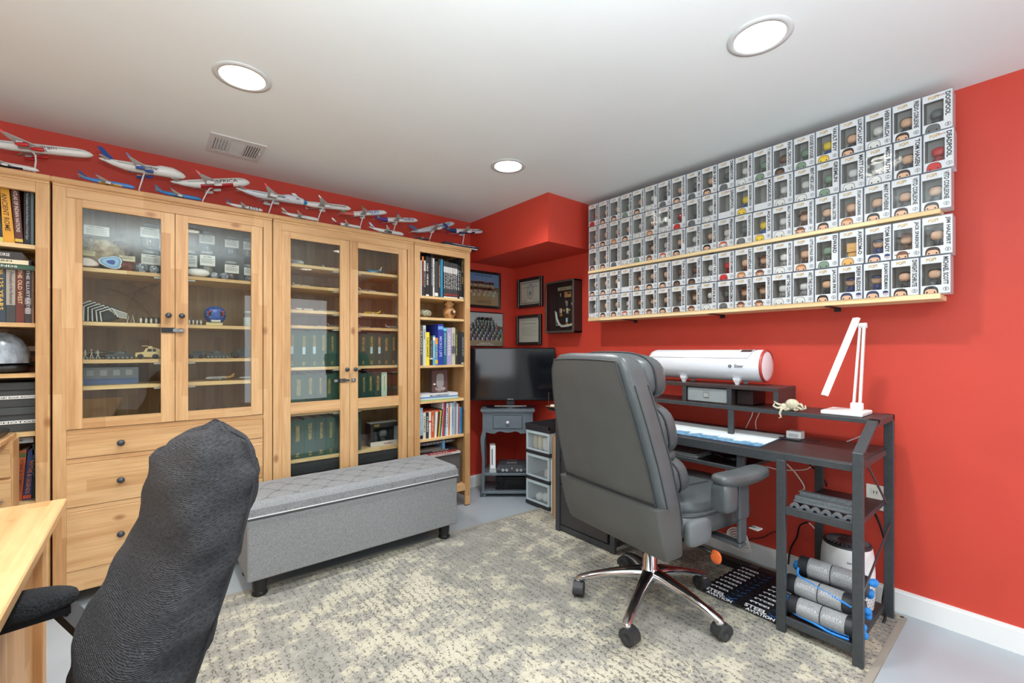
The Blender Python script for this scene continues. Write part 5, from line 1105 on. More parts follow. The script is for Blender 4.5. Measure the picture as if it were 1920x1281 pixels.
MB().prism([(.098, .02), (.12, .055), (.143, .02), (.12, -.015)], 0, .003, mat(214, 214, 206, .6), Matrix(((1, 0, 0, 0), (0, 0, -1, yb), (0, 1, 0, 0), (0, 0, 0, 1)))).obj('diamond_patch', t, True)
MB().sup((-.018, yb-.003, .1), .005, .002, .016, mat(206, 206, 210, .3, .6), .9, 8, 6).obj('pin', t, True)
c_ = MB()
for s in (0, .009): c_.tube([(-.075+s, yb-.006, -.03-s), (-.06+s, yb-.008, -.09-s*.3), (-.035+s, yb-.008, -.14+s*.5), (0, yb-.008, -.16+s), (.07, yb-.008, -.158+s), (.12, yb-.008, -.148+s)], .0052, 8, mat(216, 216, 212, .6))
for k in range(18):
    a = k/17; c_.sup((-.068+.03*a if a < .4 else -.056+.18*(a-.4)/.6, yb-.013, -.035-.115*min(1, a/.4) if a < .4 else -.15-.004*math.sin(a*9)), .006, .003, .004, mat(196, 198, 198, .6), .8, 8, 5)
c_.obj('braided_cord', t, True)
# ------------------------------------------------------------------ television and corner table
AV = PSI-PI/2
def vw(d, lat, z=0): p = VW*d+RT*lat; return (p.x, p.y, z)
t = thing('side_table', 'grey painted side table with one drawer, scalloped apron and curved legs', 'side table', vw(3.57, -.035), AV)
TP = noisy('grey_blue_paint', (92, 104, 112), (98, 110, 118), 20, .4, .1); zt = .712; w = .205; dp = .29
MB().prism([(-w-.012, -.016), (w+.012, -.016), (w+.012, dp), (-w-.012, dp)], zt-.018, zt, TP).box((-w-.004, -.008, zt-.028), (w+.004, dp-.005, zt-.018), TP).obj('table_top', t, True)
ap = MB(); sc = [(-w+.03, zt-.028)]
sc += [(w-.03, zt-.028)]; n = 28
sc += [(w-.03-(2*w-.06)*k/n, zt-.178-.012*abs(math.sin(k/n*PI*3))-(0 if 6 < k < 22 else .008)) for k in range(n+1)]
ap.prism(sc, 0, .012, TP, Matrix(((1, 0, 0, 0), (0, 0, 1, .004), (0, 1, 0, 0), (0, 0, 0, 1)))); ap.box((-w+.012, .02, zt-.18), (-w+.022, dp-.02, zt-.028), TP).box((w-.022, .02, zt-.18), (w-.012, dp-.02, zt-.028), TP); ap.obj('apron', t, True)
d = MB().box((-.115, -.004, zt-.155), (.115, .004, zt-.055), TP, .002).box((-.119, .0, zt-.159), (.119, .0045, zt-.051), mat(60, 68, 74, .5)).obj('drawer', t, True)
MB().lathe([(.006, 0), (.005, .01), (.014, .016), (.014, .024), (0, .03)], 8, mat(230, 232, 236, .1, 0, .9), Matrix.Translation((0, -.003, zt-.105)) @ Matrix.Rotation(PI/2, 4, 'X')).obj('knob', d, True)
for sx in (-1, 1):
    for yy in (.012, dp-.035):
        l = MB(); pts = [(w-.018, zt-.028, .032), (w-.018, zt-.17, .032), (w-.012, zt-.2, .036), (w-.002, zt-.235, .034), (w-.004, zt-.32, .028), (w-.01, .3, .022), (w-.006, .06, .022), (w+.006, 0, .024)]
        l.loft([[(sx*x-s/2, yy-.002, z), (sx*x+s/2, yy-.002, z), (sx*x+s/2, yy+.026, z), (sx*x-s/2, yy+.026, z)] for x, z, s in pts], TP, True, False); l.obj('leg', t, True)
MB().box((-w+.01, .005, .175), (w-.01, dp-.01, .195), TP, .002).obj('shelf', t, True)
MB().box((-w-.005, .0, .03), (w, dp-.01, .05), TP, .002).box((-w-.02, .01, .004), (-w+.03, dp-.02, .03), TP).obj('base_board', t, True)
# television
t = thing('television', 'black flat screen television on the grey side table in the corner', 'television', vw(3.665, -.013, .712), AV)
w = .371; z0 = .058; z1 = .494; BZ = mat(22, 23, 26, .18)
f = MB().box((-w, 0, z0), (w, .03, z1), BZ, .006).box((-w+.06, .03, z0+.05), (w-.06, .06, z1-.06), mat(26, 26, 28, .6), .01); f.obj('housing', t, True)
MB().box((-w+.012, -.0012, z0+.024), (w-.012, .001, z1-.012), mat(16, 20, 26, .09, 0, .7)).obj('screen', t, True)
MB().text('SAMSUNG', (0, -.0006, z0+.012), (1, 0, 0), (0, 0, 1), .05, .007, mat(190, 192, 194, .4)).obj('lettering', t, True)
MB().box((-.035, .012, .012), (.035, .03, z0+.03), BZ, .003).obj('neck', t, True)
MB().loft([[(.20*k*math.cos(a*PI/20), .02+.10*k*math.sin(a*PI/20), z) for a in range(40)] for k, z in ((1, .001), (1, .006), (.93, .011), (.3, .013))], BZ).obj('stand_base', t, True)
MB().box((-.13, -.018, .012), (.135, -.008, .02), mat(150, 150, 152, .25, .8), .001).obj('stand_trim', t, True)
# consoles
t = thing('game_console', 'slim white upright game console in a grey cradle on the side table shelf', 'game console', vw(3.60, -.155, .1955), AV+.1)
MB().box((-.022, 0, .03), (.022, .10, .215), mat(232, 235, 236, .3), .002).obj('body', t, True); MB().box((-.01, -.0012, .06), (-.003, .0, .19), BLACK).obj('disc_slot', t, True); MB().prism([(-.03, .0), (.028, 0), (.024, .034), (-.026, .034)], -.012, .11, mat(176, 182, 184, .4), Matrix(((1, 0, 0, 0), (0, 0, 1, 0), (0, 1, 0, 0), (0, 0, 0, 1)))).obj('cradle', t, True)
t = thing('game_console', 'charcoal game console with four round controller ports on the side table shelf', 'game console', vw(3.59, .0, .1955), AV)
CH = mat(64, 66, 70, .45)
b = MB().loft([[(x*k, .09+yy, z) for x, yy in ((-.125, -.085), (-.10, -.095), (.10, -.095), (.125, -.085), (.125, .085), (-.125, .085))] for k, z in ((1, .006), (1.0, .032), (.93, .05), (.86, .064))], CH, True, False).box((-.05, .03, .06), (.05, .14, .075), CH, .006)
for sx in (-1, 1): b.sup((sx*.108, .01, .02), .02, .018, .02, CH, .6, 12, 8)
b.obj('body', t, True)
for k, x in enumerate((-.073, -.042, .042, .073)): MB().lathe([(.0125, 0), (.012, .003), (.008, .0032), (.0075, .001), (0, .001)], 20, mat(160, 164, 166, .4), Matrix.Translation((x, -.0065, .022)) @ Matrix.Rotation(PI/2, 4, 'X')).obj('port', t, True)
MB().box((-.02, -.004, .049), (.02, .0, .053), mat(150, 150, 150, .5)).prism(oval(0, .036, .006, .006, 6), 0, .002, mat(200, 200, 200, .5), Matrix(((1, 0, 0, 0), (0, 0, 1, -.0055), (0, 1, 0, 0), (0, 0, 0, 1)))).obj('emblem', t, True)
# mesh basket
t = thing('mesh_basket', 'black diamond-mesh basket under the side table shelf', 'basket', vw(3.61, .03, .0505), AV)
b = MB(); bw, bh = .165, .095
for k in range(-6, 24):
    x = -bw+k*.0175
    for s in (-1, 1):
        a0 = (x, 0); a1 = (x+s*bh, bh)
        xs0, xs1 = x, x+s*bh
        f0 = 0; f1 = 1
        if xs1 > bw: f1 = (bw-xs0)/(xs1-xs0)
        if xs1 < -bw: f1 = (-bw-xs0)/(xs1-xs0)
        if not -bw <= xs0 <= bw: 
            edge = -bw if xs0 < -bw else bw; f0 = (edge-xs0)/(xs1-xs0)
            if f0 < 0 or f0 > 1: continue
        if f1 <= f0: continue
        b.bar((xs0+(xs1-xs0)*f0, .002, bh*f0), (xs0+(xs1-xs0)*f1, .002, bh*f1), .0035, .003, BLACK)
b.box((-bw, 0, 0), (bw, .004, .005), BLACK).box((-bw, 0, bh), (bw, .006, bh+.006), BLACK).box((-bw, 0, 0), (-bw+.004, .2, bh), BLACK).box((bw-.004, 0, 0), (bw, .2, bh), BLACK).box((-bw, .196, 0), (bw, .2, bh), BLACK).box((-bw, 0, 0), (bw, .2, .003), BLACK)
b.obj('basket_mesh', t, True)
o = tag(MB().sup((0, 0, 0), .12, .07, .035, mat(40, 42, 46, .6), .6, 16, 8).obj('cable_bundle'), 'dark bundle of cables lying inside the black mesh basket', 'cables'); o.location = Vector(vw(3.72, .03, .092)); o.rotation_euler = (0, 0, AV)
# plastic drawer tower
DX, DY0, DY1 = 2.262, 2.335, 2.60; CP = mat(44, 44, 48, .5)
t = thing('drawer_tower', 'three-drawer translucent plastic storage tower with black frame beside the desk', 'drawer unit', (DX, (DY0+DY1)/2, rz), RW)
hw = (DY1-DY0)/2; dp = .345
def frost():
    m, tt_, p = nt('frosted_plastic'); p.inputs['Base Color'].default_value = srgb(206, 220, 226); p.inputs['Roughness'].default_value = .3; p.inputs['Alpha'].default_value = .2; return m
FRO = frost(); FROD = mat(186, 202, 208, .4)
lv = [.008, .198, .398, .575]
for i in range(4): MB().box((-hw, 0, lv[i]-.008 if i else 0), (hw, dp, lv[i]+.016), CP, .003).obj('black_frame', t, True)
tr = MB(); z = .59
for a, b in (((-hw, 0), (hw, .006)), ((-hw, dp-.006), (hw, dp)), ((-hw, 0), (-hw+.006, dp)), ((hw-.006, 0), (hw, dp)), ((-.03, 0), (-.026, dp)), ((.05, 0), (.054, dp)), ((-hw, .15), (hw, .154)), ((-.03, .24), (hw, .244))): tr.box((a[0], a[1], z), (b[0], b[1], z+.026), CP)
tr.obj('organiser_top', t, True)
for i in range(3):
    a, b = lv[i]+.018, lv[i+1]-.01
    d = MB().box((-hw+.006, .002, a), (-hw+.022, dp-.01, b), FROD, .002).box((hw-.022, .002, a), (hw-.006, dp-.01, b), FROD, .002).box((-hw+.022, .002, b-.022), (hw-.022, .012, b), FROD, .002).box((-hw+.022, .002, a), (hw-.022, .012, a+.012), FROD, .001).box((-hw+.022, .008, a), (hw-.022, .010, b), FRO).box((-hw+.01, dp-.014, a), (hw-.01, dp-.01, b), FRO).obj('drawer', t, True)
    MB().box((-.04, -.003, b-.02), (.04, .002, b-.012), FROD, .001).obj('handle', d, True)
def inside(i, x, y, sx, sz, col, label, nm, e=.7):
    p = Matrix.Translation((DX, (DY0+DY1)/2, rz)) @ Matrix.Rotation(RW, 4, 'Z') @ Vector((x, y, lv[i]+.02+sz))
    tag(MB().sup(tuple(p), .03, sx, sz, mat(*col, .6), e, 14, 8).obj(nm), label, 'storage content', 'contents of the translucent drawers')
inside(2, -.06, .06, .02, .06, (214, 200, 160), 'cream packet in the top translucent drawer, left', 'packet', .5); inside(2, -.01, .06, .022, .065, (220, 206, 150), 'yellowish packet in the top translucent drawer, middle', 'packet', .5); inside(2, .05, .06, .026, .055, (240, 236, 226), 'white packet in the top translucent drawer, right', 'packet', .5)
inside(1, .07, .06, .03, .035, (206, 188, 176), 'patterned packet in the middle translucent drawer', 'packet', .5); inside(0, -.03, .06, .03, .03, (232, 232, 226), 'white roll in the bottom drawer, left', 'tape_roll', .9); inside(0, .03, .07, .035, .035, (236, 236, 230), 'white roll in the bottom drawer, right', 'tape_roll', .9)
# model ship above the tower
t = thing('model_ship', 'model steamship with black hull and orange funnels at the far end of the black desk', 'model ship', (2.115, 2.02, .784), .22)
def hullr(z, k, dz): return [(.03*k*math.sin(a)*(1 if abs(math.cos(a)) < 1 else 0), .17*k*math.cos(a), z) for a in [2*PI*i/24 for i in range(24)]]
MB().loft([hullr(-.0, .75, 0), hullr(.012, .92, 0), hullr(.024, 1, 0)], mat(26, 26, 28, .4)).loft([hullr(-.012, .72, 0), hullr(0, .75, 0)], mat(150, 40, 34, .5)).obj('hull', t, True)
MB().loft([hullr(.024, .97, 0), hullr(.027, .97, 0)], mat(150, 110, 70, .5)).box((-.014, -.12, .027), (.014, .12, .038), WHITE, .002).box((-.01, -.09, .038), (.01, .09, .045), WHITE, .001).obj('deck', t, True)
for k in range(4): MB().tube([(0, .075-k*.05, .044), (0, .072-k*.05, .072)], .008, 12, mat(236, 170, 40, .4)).tube([(0, .0722-k*.05, .0705), (0, .0712-k*.05, .0785)], .0083, 12, BLACK).obj('funnel', t, True)
for yy in (.14, -.14): MB().tube([(0, yy, .027), (0, yy, .12)], .0012, 5, mat(120, 90, 60, .5)).obj('mast', t, True)
tag(MB().box((2.09, 1.95, .7585), (2.14, 1.96, .7715), DW).box((2.085, 2.04, .7585), (2.135, 2.05, .7715), DW).obj('ship_cradle'), 'small wooden cradle under the model steamship', 'stand')
# flat cardboard sheets between tower and desk
for i, (y0, y1, x0, z1, c_, lb) in enumerate(((2.315, 2.322, 2.28, .43, (226, 222, 208), 'white edged cardboard sheet nearest the plastic drawers'), (2.296, 2.308, 2.255, .40, (236, 236, 230), 'tall white board standing second from the plastic drawers'), (2.262, 2.288, 2.24, .585, (176, 146, 112), 'thick brown cardboard standing third from the plastic drawers'), (2.225, 2.255, 2.21, .58, (160, 130, 100), 'thick brown folded cardboard fourth from the plastic drawers'), (2.19, 2.218, 2.19, .59, (184, 156, 124), 'brown cardboard nearest the desk pedestal'))):
    m = MB(); cm = mat(*c_, .9); n = 5 if i > 1 else 1
    for k in range(n): m.box((x0+R.uniform(0, .006), y0+(y1-y0)*k/n+.0004, rz), (x0+.33, y0+(y1-y0)*(k+1)/n-.0004, z1-R.uniform(0, .01)), cm)
    tag(m.obj('cardboard_sheet'), lb, 'cardboard', 'flat cardboard sheets beside the desk')
# ------------------------------------------------------------------ black desk along the right wall
XF, XB = 2.062, 2.555; DYR, DYM, DYL = .465, .718, 2.07; ZD = .757; LG = .032
t = thing('computer_desk', 'long black desk with charcoal frame, raised shelf and side shelving along the red wall', 'desk', (2.3, 1.25, 0))
MB().box((XF+.012, DYR+.01, ZD-.016), (XB, DYL, ZD), BRD, .001).obj('desk_top', t)
f = MB()
f.box((XF, DYR+.016, ZD-.03), (XF+.014, DYM, ZD-.003), DKM, .001).box((XF, DYM, ZD-.045), (XF+.02, DYL, ZD-.004), DKM, .001).box((XF+.02, DYR, ZD-.03), (XB, DYR+.012, ZD-.004), DKM, .001).box((XB-.02, DYR, ZD-.04), (XB, DYL, ZD-.017), DKM, .001); f.obj('top_frame', t)
def leg(x, y, z0, z1, w=.022, d=.034, nm='leg'): return MB().box((x-w/2, y-d/2, z0), (x+w/2, y+d/2, z1), DKM, .0015).obj(nm, t)
leg(2.05, .463, rz, .805); leg(XB-.018, .463, rz, .905); leg(2.06, .727, rz, ZD-.03); leg(XB-.018, .727, rz, ZD-.02); leg(2.075, 2.055, rz, ZD-.02); leg(XB-.018, 2.055, rz, .90); leg(2.085, 1.62, rz, ZD-.02); leg(XB-.018, 1.62, rz, ZD-.02)
MB().loft([[(2.05+a, .463+b, .800+.0*a) for a, b in ((-.011, -.017), (.011, -.017), (.011, .017), (-.011, .017))], [(2.285+a, .463+b, .905) for a, b in ((-.024, -.017), (.012, -.017), (.012, .017), (-.024, .017))]], DKM, True, False).box((2.262, .446, .879), (XB-.007, .480, .905), DKM, .001).obj('slanted_brace', t)
# raised shelf
ZS = .905; XS1 = 2.29
MB().box((XS1, .482, ZS-.02), (XS1+.02, 1.75, ZS-.002), DKM, .001).box((XS1+.02, .47, ZS-.014), (XB, 1.75, ZS-.001), BRD).obj('raised_shelf', t)
for y in (1.045, 1.70): leg(XS1+.012, y, ZD, ZS-.018, .02, .026, 'shelf_post')
# upper tier
ZU = 1.006
MB().box((2.315, .835, ZU-.018), (XB, 1.72, ZU), BRD, .001).obj('tier_board', t)
for y, w in ((.842, .014), (1.062, .016), (1.31, .016), (1.71, .014)): MB().box((2.318, y-w/2, ZS-.001), (XB-.0, y+w/2, ZU-.018), BRD).box((2.316, y-.011, ZS-.001), (2.32, y+.011, ZU-.018), DKM).obj('tier_divider', t)
MB().box((2.53, 1.07, ZS), (2.545, 1.30, ZU-.018), BRD).box((2.33, 1.075, ZS-.0005), (2.54, 1.30, ZS+.004), BRD).obj('tier_back', t)
# side shelving
for z, nm in ((.52, 'side_shelf'), (.06, 'side_shelf')):
    MB().box((XF+.006, .482, z-.008), (XB-.03, .71, z), BRD).box((XF-.008, .48, z-.016), (XF+.004, .71, z+.016), DKM, .001).box((XF, .476, z-.018), (XB-.03, .482, z+.004), DKM).obj(nm, t)
MB().bar((2.06, .455, .27), (2.53, .455, .43), .004, .014, DKM).bar((2.16, .455, .735), (2.45, .455, .53), .004, .01, DKM).obj('cross_brace', t)
# pedestal with drawers
p_ = MB().box((2.09, 1.64, .05), (XB-.02, 2.05, .06), BRD).box((2.09, 1.635, .05), (XB-.02, 1.65, ZD-.03), BRD).box((2.09, 2.035, .05), (XB-.02, 2.05, ZD-.03), BRD).box((2.09, 1.64, .515), (XB-.02, 2.05, .53), BRD).box((XB-.03, 1.65, .05), (XB-.02, 2.05, ZD-.03), BRD).box((2.075, 1.62, .018), (2.09, 2.065, .05), DKM).obj('pedestal', t)
for a, b in ((.056, .312), (.32, .508)):
    d = MB().box((2.074, 1.655, a), (2.092, 2.035, b), mat(58, 56, 58, .4), .002).obj('drawer', t); MB().box((2.066, 1.80, b-.03), (2.074, 1.89, b-.02), DKM, .001).obj('handle', d)
# keyboard tray
k = MB().box((2.085, .90, .638), (2.40, 1.44, .646), mat(24, 24, 26, .35)).box((2.075, .90, .634), (2.087, 1.44, .652), DKM, .001).box((2.075, .895, .634), (2.40, .905, .652), DKM, .001).obj('keyboard_tray', t)
MB().box((2.078, .885, .652), (2.10, .92, ZD-.045), DKM, .001).obj('tray_bracket', k); MB().box((2.35, .89, .652), (2.37, .91, ZD-.03), DKM).obj('tray_bracket', k); MB().box((2.078, 1.42, .652), (2.10, 1.45, ZD-.045), DKM, .001).obj('tray_bracket', k)
o = tag(MB().box((2.098, 1.12, .6465), (2.32, 1.41, .662), mat(150, 152, 154, .35, .4), .004).box((2.10, 1.125, .6622), (2.318, 1.405, .668), mat(170, 172, 174, .3, .5), .003).obj('laptop'), 'closed silver laptop lying on the keyboard tray', 'laptop')
o = tag(MB().lathe([(.05, 0), (.055, .01), (.05, .022), (.04, .026), (0, .026)], 24, BLACK, c=(2.24, 1.0, .6465)).obj('webcam_puck'), 'round black gadget beside the laptop on the keyboard tray', 'gadget')
MB().tube([(2.20, 1.04, .66), (2.17, 1.08, .675), (2.2, 1.1, .67), (2.25, 1.06, .672), (2.29, 1.0, .66)], .003, 6, BLACK).obj('cable', o)
# desk mat
def matm():
    m, tt_, p = nt('wave_mat'); g = coords(tt_, (1, 1, 1)); sp = N(tt_, 'ShaderNodeSeparateXYZ'); link(tt_, g, sp.inputs[0])
    n = N(tt_, 'ShaderNodeTexNoise', i2=1.0, i3=6.0, i4=.65); link(tt_, coords(tt_, (9, 26, 1)), n.inputs[0])
    v = math_(tt_, 'ADD', math_(tt_, 'MULTIPLY', math_(tt_, 'SUBTRACT', sp.outputs[0], 2.075), 2.6), math_(tt_, 'MULTIPLY', math_(tt_, 'SUBTRACT', n.outputs[0], .5), .55))
    c = ramp(tt_, v, [(.03, srgb(58, 104, 140)), (.1, srgb(120, 166, 196)), (.2, srgb(70, 118, 150)), (.26, srgb(176, 204, 218)), (.33, srgb(224, 232, 232))]); link(tt_, c, p.inputs['Base Color']); p.inputs['Roughness'].default_value = .6; return m
m = MB(); pts = [(2.082, .84), (2.10, .825), (2.455, .845), (2.475, .865), (2.45, 1.25), (2.462, 1.5), (2.445, 1.62), (2.43, 1.63), (2.09, 1.63), (2.082, 1.62)]
m.prism(pts, ZD+.0005, ZD+.004, matm()); m = tag(m.obj('desk_mat'), 'white and blue wave-patterned desk mat on the black desk', 'desk mat')
MB().tube([(x, y, ZD+.0035) for x, y in pts+pts[:1]], .0022, 6, mat(50, 70, 90, .6)).obj('stitched_edge', m)
t = thing('charger_box', 'small white cube charger beside the desk mat', 'charger', (2.44, .80, ZD)); MB().box((-.025, -.032, 0), (.028, .032, .038), WHITE, .003).obj('body', t, True); MB().box((-.0255, -.02, .01), (-.025, .02, .026), mat(190, 192, 196, .4)).obj('label_panel', t, True)
tag(MB().box((2.37, .76, ZD+.0005), (2.40, .85, ZD+.007), mat(60, 62, 66, .3), .002).tube([(2.40, .80, ZD+.005), (2.415, .74, ZD+.006), (2.44, .70, ZD+.004)], .002, 6, BLACK).obj('phone_cradle'), 'small flat dark gadget in front of the white cube charger', 'gadget')
# printer
t = thing('craft_cutter', 'white cylindrical machine with red-rimmed end on the top tier of the desk', 'machine', (2.445, 1.255, ZU))
cz = .101; r = .083; PWH = mat(228, 231, 236, .22); n = 48
def cyl(r, y0, y1, m, a0=0, a1=2*PI, k=48, cap=True, ee=0): return MB().loft([[(r*math.cos(a0+(a1-a0)*i/k), y, cz+r*math.sin(a0+(a1-a0)*i/k)) for i in range(k)] for y in (y0, y1)], m, cap)
b = MB(); b.loft([[(r*k*math.cos(2*PI*i/48), y, cz+r*k*math.sin(2*PI*i/48)) for i in range(48)] for y, k in ((-.318, .97), (-.312, 1), (.300, 1), (.322, .92), (.333, .72), (.336, .1))], PWH); b.obj('body', t, True)
RDR = mat(180, 62, 56, .35)
MB().loft([[(r*k*math.cos(2*PI*i/48), y, cz+r*k*math.sin(2*PI*i/48)) for i in range(48)] for y, k in ((-.318, 1.012), (-.327, 1.012), (-.330, .975), (-.330, .93), (-.324, .91))], RDR, False).obj('end_ring', t, True)
MB().loft([[(r*k*math.cos(2*PI*i/48), y, cz+r*k*math.sin(2*PI*i/48)) for i in range(48)] for y, k in ((-.318, .93), (-.326, .90), (-.329, .80), (-.330, .05))], mat(232, 226, 230, .25)).obj('end_cap', t, True)
a = math.radians(152); rr = r+.0006
MB().tube([(rr*math.cos(a), y, cz+rr*math.sin(a)) for y in (.31, 0, -.262)]+[(rr*math.cos(q), -.262-.022*(a-q)/1.0, cz+rr*math.sin(q)) for q in [a-.12*i for i in range(1, 9)]], .0011, 6, mat(70, 74, 84, .5)).obj('lid_seam', t, True)
a = math.radians(112); pl_ = MB()
for y0, y1, rad, a0, a1, m_ in ((-.275, -.195, r+.0012, math.radians(128), math.radians(96), mat(214, 218, 222, .3)), (-.268, -.214, r+.0022, math.radians(122), math.radians(104), mat(70, 56, 58, .3))):
    vs = []; k = 8
    for i in range(k+1):
        q = a0+(a1-a0)*i/k
        vs += [(rad*math.cos(q), y0, cz+rad*math.sin(q)), (rad*math.cos(q), y1, cz+rad*math.sin(q))]
    pl_.add(vs, [(2*i, 2*i+1, 2*i+3, 2*i+2) for i in range(k)], m_, True)
pl_.obj('control_panel', t, True)
a = math.radians(182); cs = Vector((math.cos(a), 0, math.sin(a))); upv = Vector((-math.sin(a)*-1, 0, -math.cos(a)))
upv = Vector((0, 0, 1)); l = MB(); c0 = Vector((0, 0, cz))+cs*(r+.0022)
l.text('Siser', c0+Vector((0, -.222, .002)), (0, -1, 0), upv, .046, .017, mat(36, 38, 44, .4)); l.lathe([(.0085, 0), (.0085, .001), (0, .001)], 20, mat(50, 54, 60, .4), Matrix.Translation(c0+Vector((.002, -.176, .0))) @ Matrix.Rotation(-PI/2, 4, 'Y')); l.text('Z', c0+Vector((-.0005, -.176, 0)), (0, -1, 0), upv, .008, .008, WHITE); l.obj('lettering', t, True)
for y in (-.20, .10):
    MB().loft([[(-.05+a_*k, y+b_*k, z_) for a_, b_ in ((-.013, -.016), (.013, -.016), (.013, .016), (-.013, .016))] for z_, k in ((0, .45), (.008, .6), (.022, 1), (.036, 1.15))], PWH, True, False).obj('foot', t, True)
    MB().loft([[(.05+a_*k, y+b_*k, z_) for a_, b_ in ((-.013, -.016), (.013, -.016), (.013, .016), (-.013, .016))] for z_, k in ((0, .45), (.008, .6), (.022, 1), (.036, 1.15))], PWH, True, False).obj('foot', t, True)
# grey bin in the tier
t = thing('storage_bin', 'grey fabric bin with tab handle in the middle tier compartment', 'bin', (2.325, 1.186, ZS+.0045), RW)
GBM = noisy('grey_bin', (138, 144, 144), (150, 156, 156), 200, .7, .2)
MB().box((-.11, .0, 0), (.108, .19, .072), GBM, .003).box((-.108, .002, .072), (.106, .188, .0735), mat(120, 126, 128, .7)).obj('body', t, True); MB().box((-.016, -.004, .022), (.014, .0, .06), mat(126, 130, 128, .5), .002).box((-.012, -.0048, .026), (.01, -.004, .046), mat(160, 162, 158, .5)).obj('tab_handle', t, True)
tag(MB().box((2.36, .965, ZS+.0005), (2.525, 1.045, ZS+.08), mat(40, 24, 26, .5), .006).obj('dark_box'), 'dark box tucked in the tier right of the grey bin', 'box')
# pale octopus figurine
t = thing('octopus_figurine', 'pale bone-coloured octopus ornament hanging over the raised shelf edge', 'ornament', (2.325, .775, ZS-.001)); OC = noisy('bone_resin', (206, 200, 176), (168, 160, 134), 150, .5, .4)
MB().sup((0, .0, .03), .024, .028, .026, OC, .9, 18, 12).sup((-.004, .03, .018), .018, .02, .016, OC, .9, 14, 10).obj('body', t, True)
for k, pts in enumerate(([(0, -.02, .02), (-.01, -.045, .012), (-.012, -.06, .02), (-.008, -.055, .032)], [(0, -.018, .03), (-.01, -.04, .035), (-.014, -.05, .02), (-.01, -.038, .008)], [(-.01, .02, .012), (-.028, .035, .008), (-.036, .04, -.012), (-.034, .034, -.03), (-.036, .044, -.034)], [(-.01, .03, .014), (-.026, .055, .01), (-.03, .07, .02), (-.024, .066, .032)], [(-.012, .01, .01), (-.03, .012, .006), (-.034, .02, .004), (-.03, .002, .012)], [(0, .035, .02), (-.01, .06, .028), (-.008, .075, .04)], [(-.005, -.01, .01), (-.024, -.024, .006), (-.03, -.034, .012)])):
    MB().tube(pts, [.008-.0055*i/(len(pts)-1) for i in range(len(pts))], 8, OC).obj('arm', t, True)
# LED lamp
t = thing('desk_lamp', 'white folding bar desk lamp on the raised shelf against the red wall', 'lamp', (2.40, .585, ZS))
LW = mat(238, 238, 236, .35)
MB().box((-.085, -.075, 0), (.085, .075, .018), LW, .004).obj('base', t, True)
def off(v, w): return Vector(v)+Vector(w)
b0 = Vector((.035, -.03, .018)); b1 = Vector((.045, -.045, .392))
MB().box((.02, -.052, .018), (.05, -.008, .05), LW, .004).bar(b0+Vector((0, -.011, .02)), b1+Vector((0, -.009, 0)), .009, .016, LW).bar(b0+Vector((0, .011, .02)), b1+Vector((0, .005, 0)), .009, .016, LW).obj('stem', t, True)
MB().tube([b1+Vector((0, -.018, 0)), b1+Vector((0, .012, 0))], .012, 16, LW).obj('hinge', t, True)
h0 = Vector((.02, -.032, .425)); h1 = Vector((-.075, .062, .082))
MB().bar(h0, h1, .034, .012, LW).bar(h0+Vector((.012, 0, -.03)), b1, .016, .010, LW).obj('light_bar', t, True)
MB().tube([(.04, -.04, .02), (.10, -.06, .0), (.15, -.08, -.06), (.14, -.01, -.12), (.13, .03, -.145)], .0025, 6, WHITE).obj('power_cord', t, True)
# white cables
def cord(pts, lab, r=.0028, col=(230, 222, 214), nm='hanging_cable', g=None):
    P = [Vector(p) for p in pts]; out = []
    for i in range(len(P)-1):
        a, b, c_, d_ = P[max(i-1, 0)], P[i], P[i+1], P[min(i+2, len(P)-1)]
        for k in range(6):
            u = k/6; out.append(.5*((2*b)+(c_-a)*u+(2*a-5*b+4*c_-d_)*u*u+(3*b-a-3*c_+d_)*u**3))
    out.append(P[-1]); return tag(MB().tube(out, r, 6, mat(*col, .5)).obj(nm), lab, 'cable', g)
def ap(px, py, x): v_ = at(px, py, x=x); return (v_.x, v_.y, v_.z)
cord([ap(1421, 729, 2.575), ap(1417, 742, 2.58), ap(1410, 756, 2.58), ap(1411, 775, 2.58), ap(1403, 793, 2.58), ap(1397, 805, 2.58)], 'white cable hanging behind the tier, left of two')
cord([ap(1434, 729, 2.575), ap(1425, 740, 2.58), ap(1426, 758, 2.58), ap(1424, 773, 2.58), ap(1417, 790, 2.58), ap(1418, 806, 2.58)], 'white cable hanging behind the tier, right of two')
cord([ap(1437, 875, 2.58), ap(1460, 881, 2.6), ap(1480, 882, 2.6), ap(1512, 880, 2.6), ap(1530, 866, 2.6)], 'thin white cable sagging below the desk top')
cord([ap(1475, 870, 2.56), ap(1492, 888, 2.58), ap(1508, 914, 2.6), ap(1498, 922, 2.6)], 'thick white cable dropping behind the charcoal leg', .0034)
cord([ap(1508, 862, 2.5), ap(1532, 884, 2.56), ap(1548, 904, 2.58), ap(1549, 912, 2.6)], 'black cable dropping from the desk to the side shelf', .004, (26, 26, 28))
cord([ap(1366, 874, 2.6), ap(1358, 888, 2.6), ap(1350, 896, 2.6)], 'short white cable seen under the keyboard tray')
cord([ap(1514, 978, 2.58), ap(1530, 994, 2.6), ap(1536, 1004, 2.6), ap(1534, 1036, 2.6), ap(1537, 1052, 2.6), ap(1564, 1060, 2.6)], 'white cable dropping below the side shelf')
cord([ap(1516, 979, 2.5), ap(1500, 986, 2.56), ap(1494, 1008, 2.58), ap(1482, 1030, 2.6), ap(1478, 1058, 2.6)], 'black cable looping from the side shelf to the floor', .004, (26, 26, 28))
cord([ap(1400, 1012, 2.6), ap(1430, 1008, 2.6), ap(1450, 998, 2.6), ap(1475, 1002, 2.6)], 'thin black cable running along the wall behind the chair arm', .0025, (26, 26, 28))
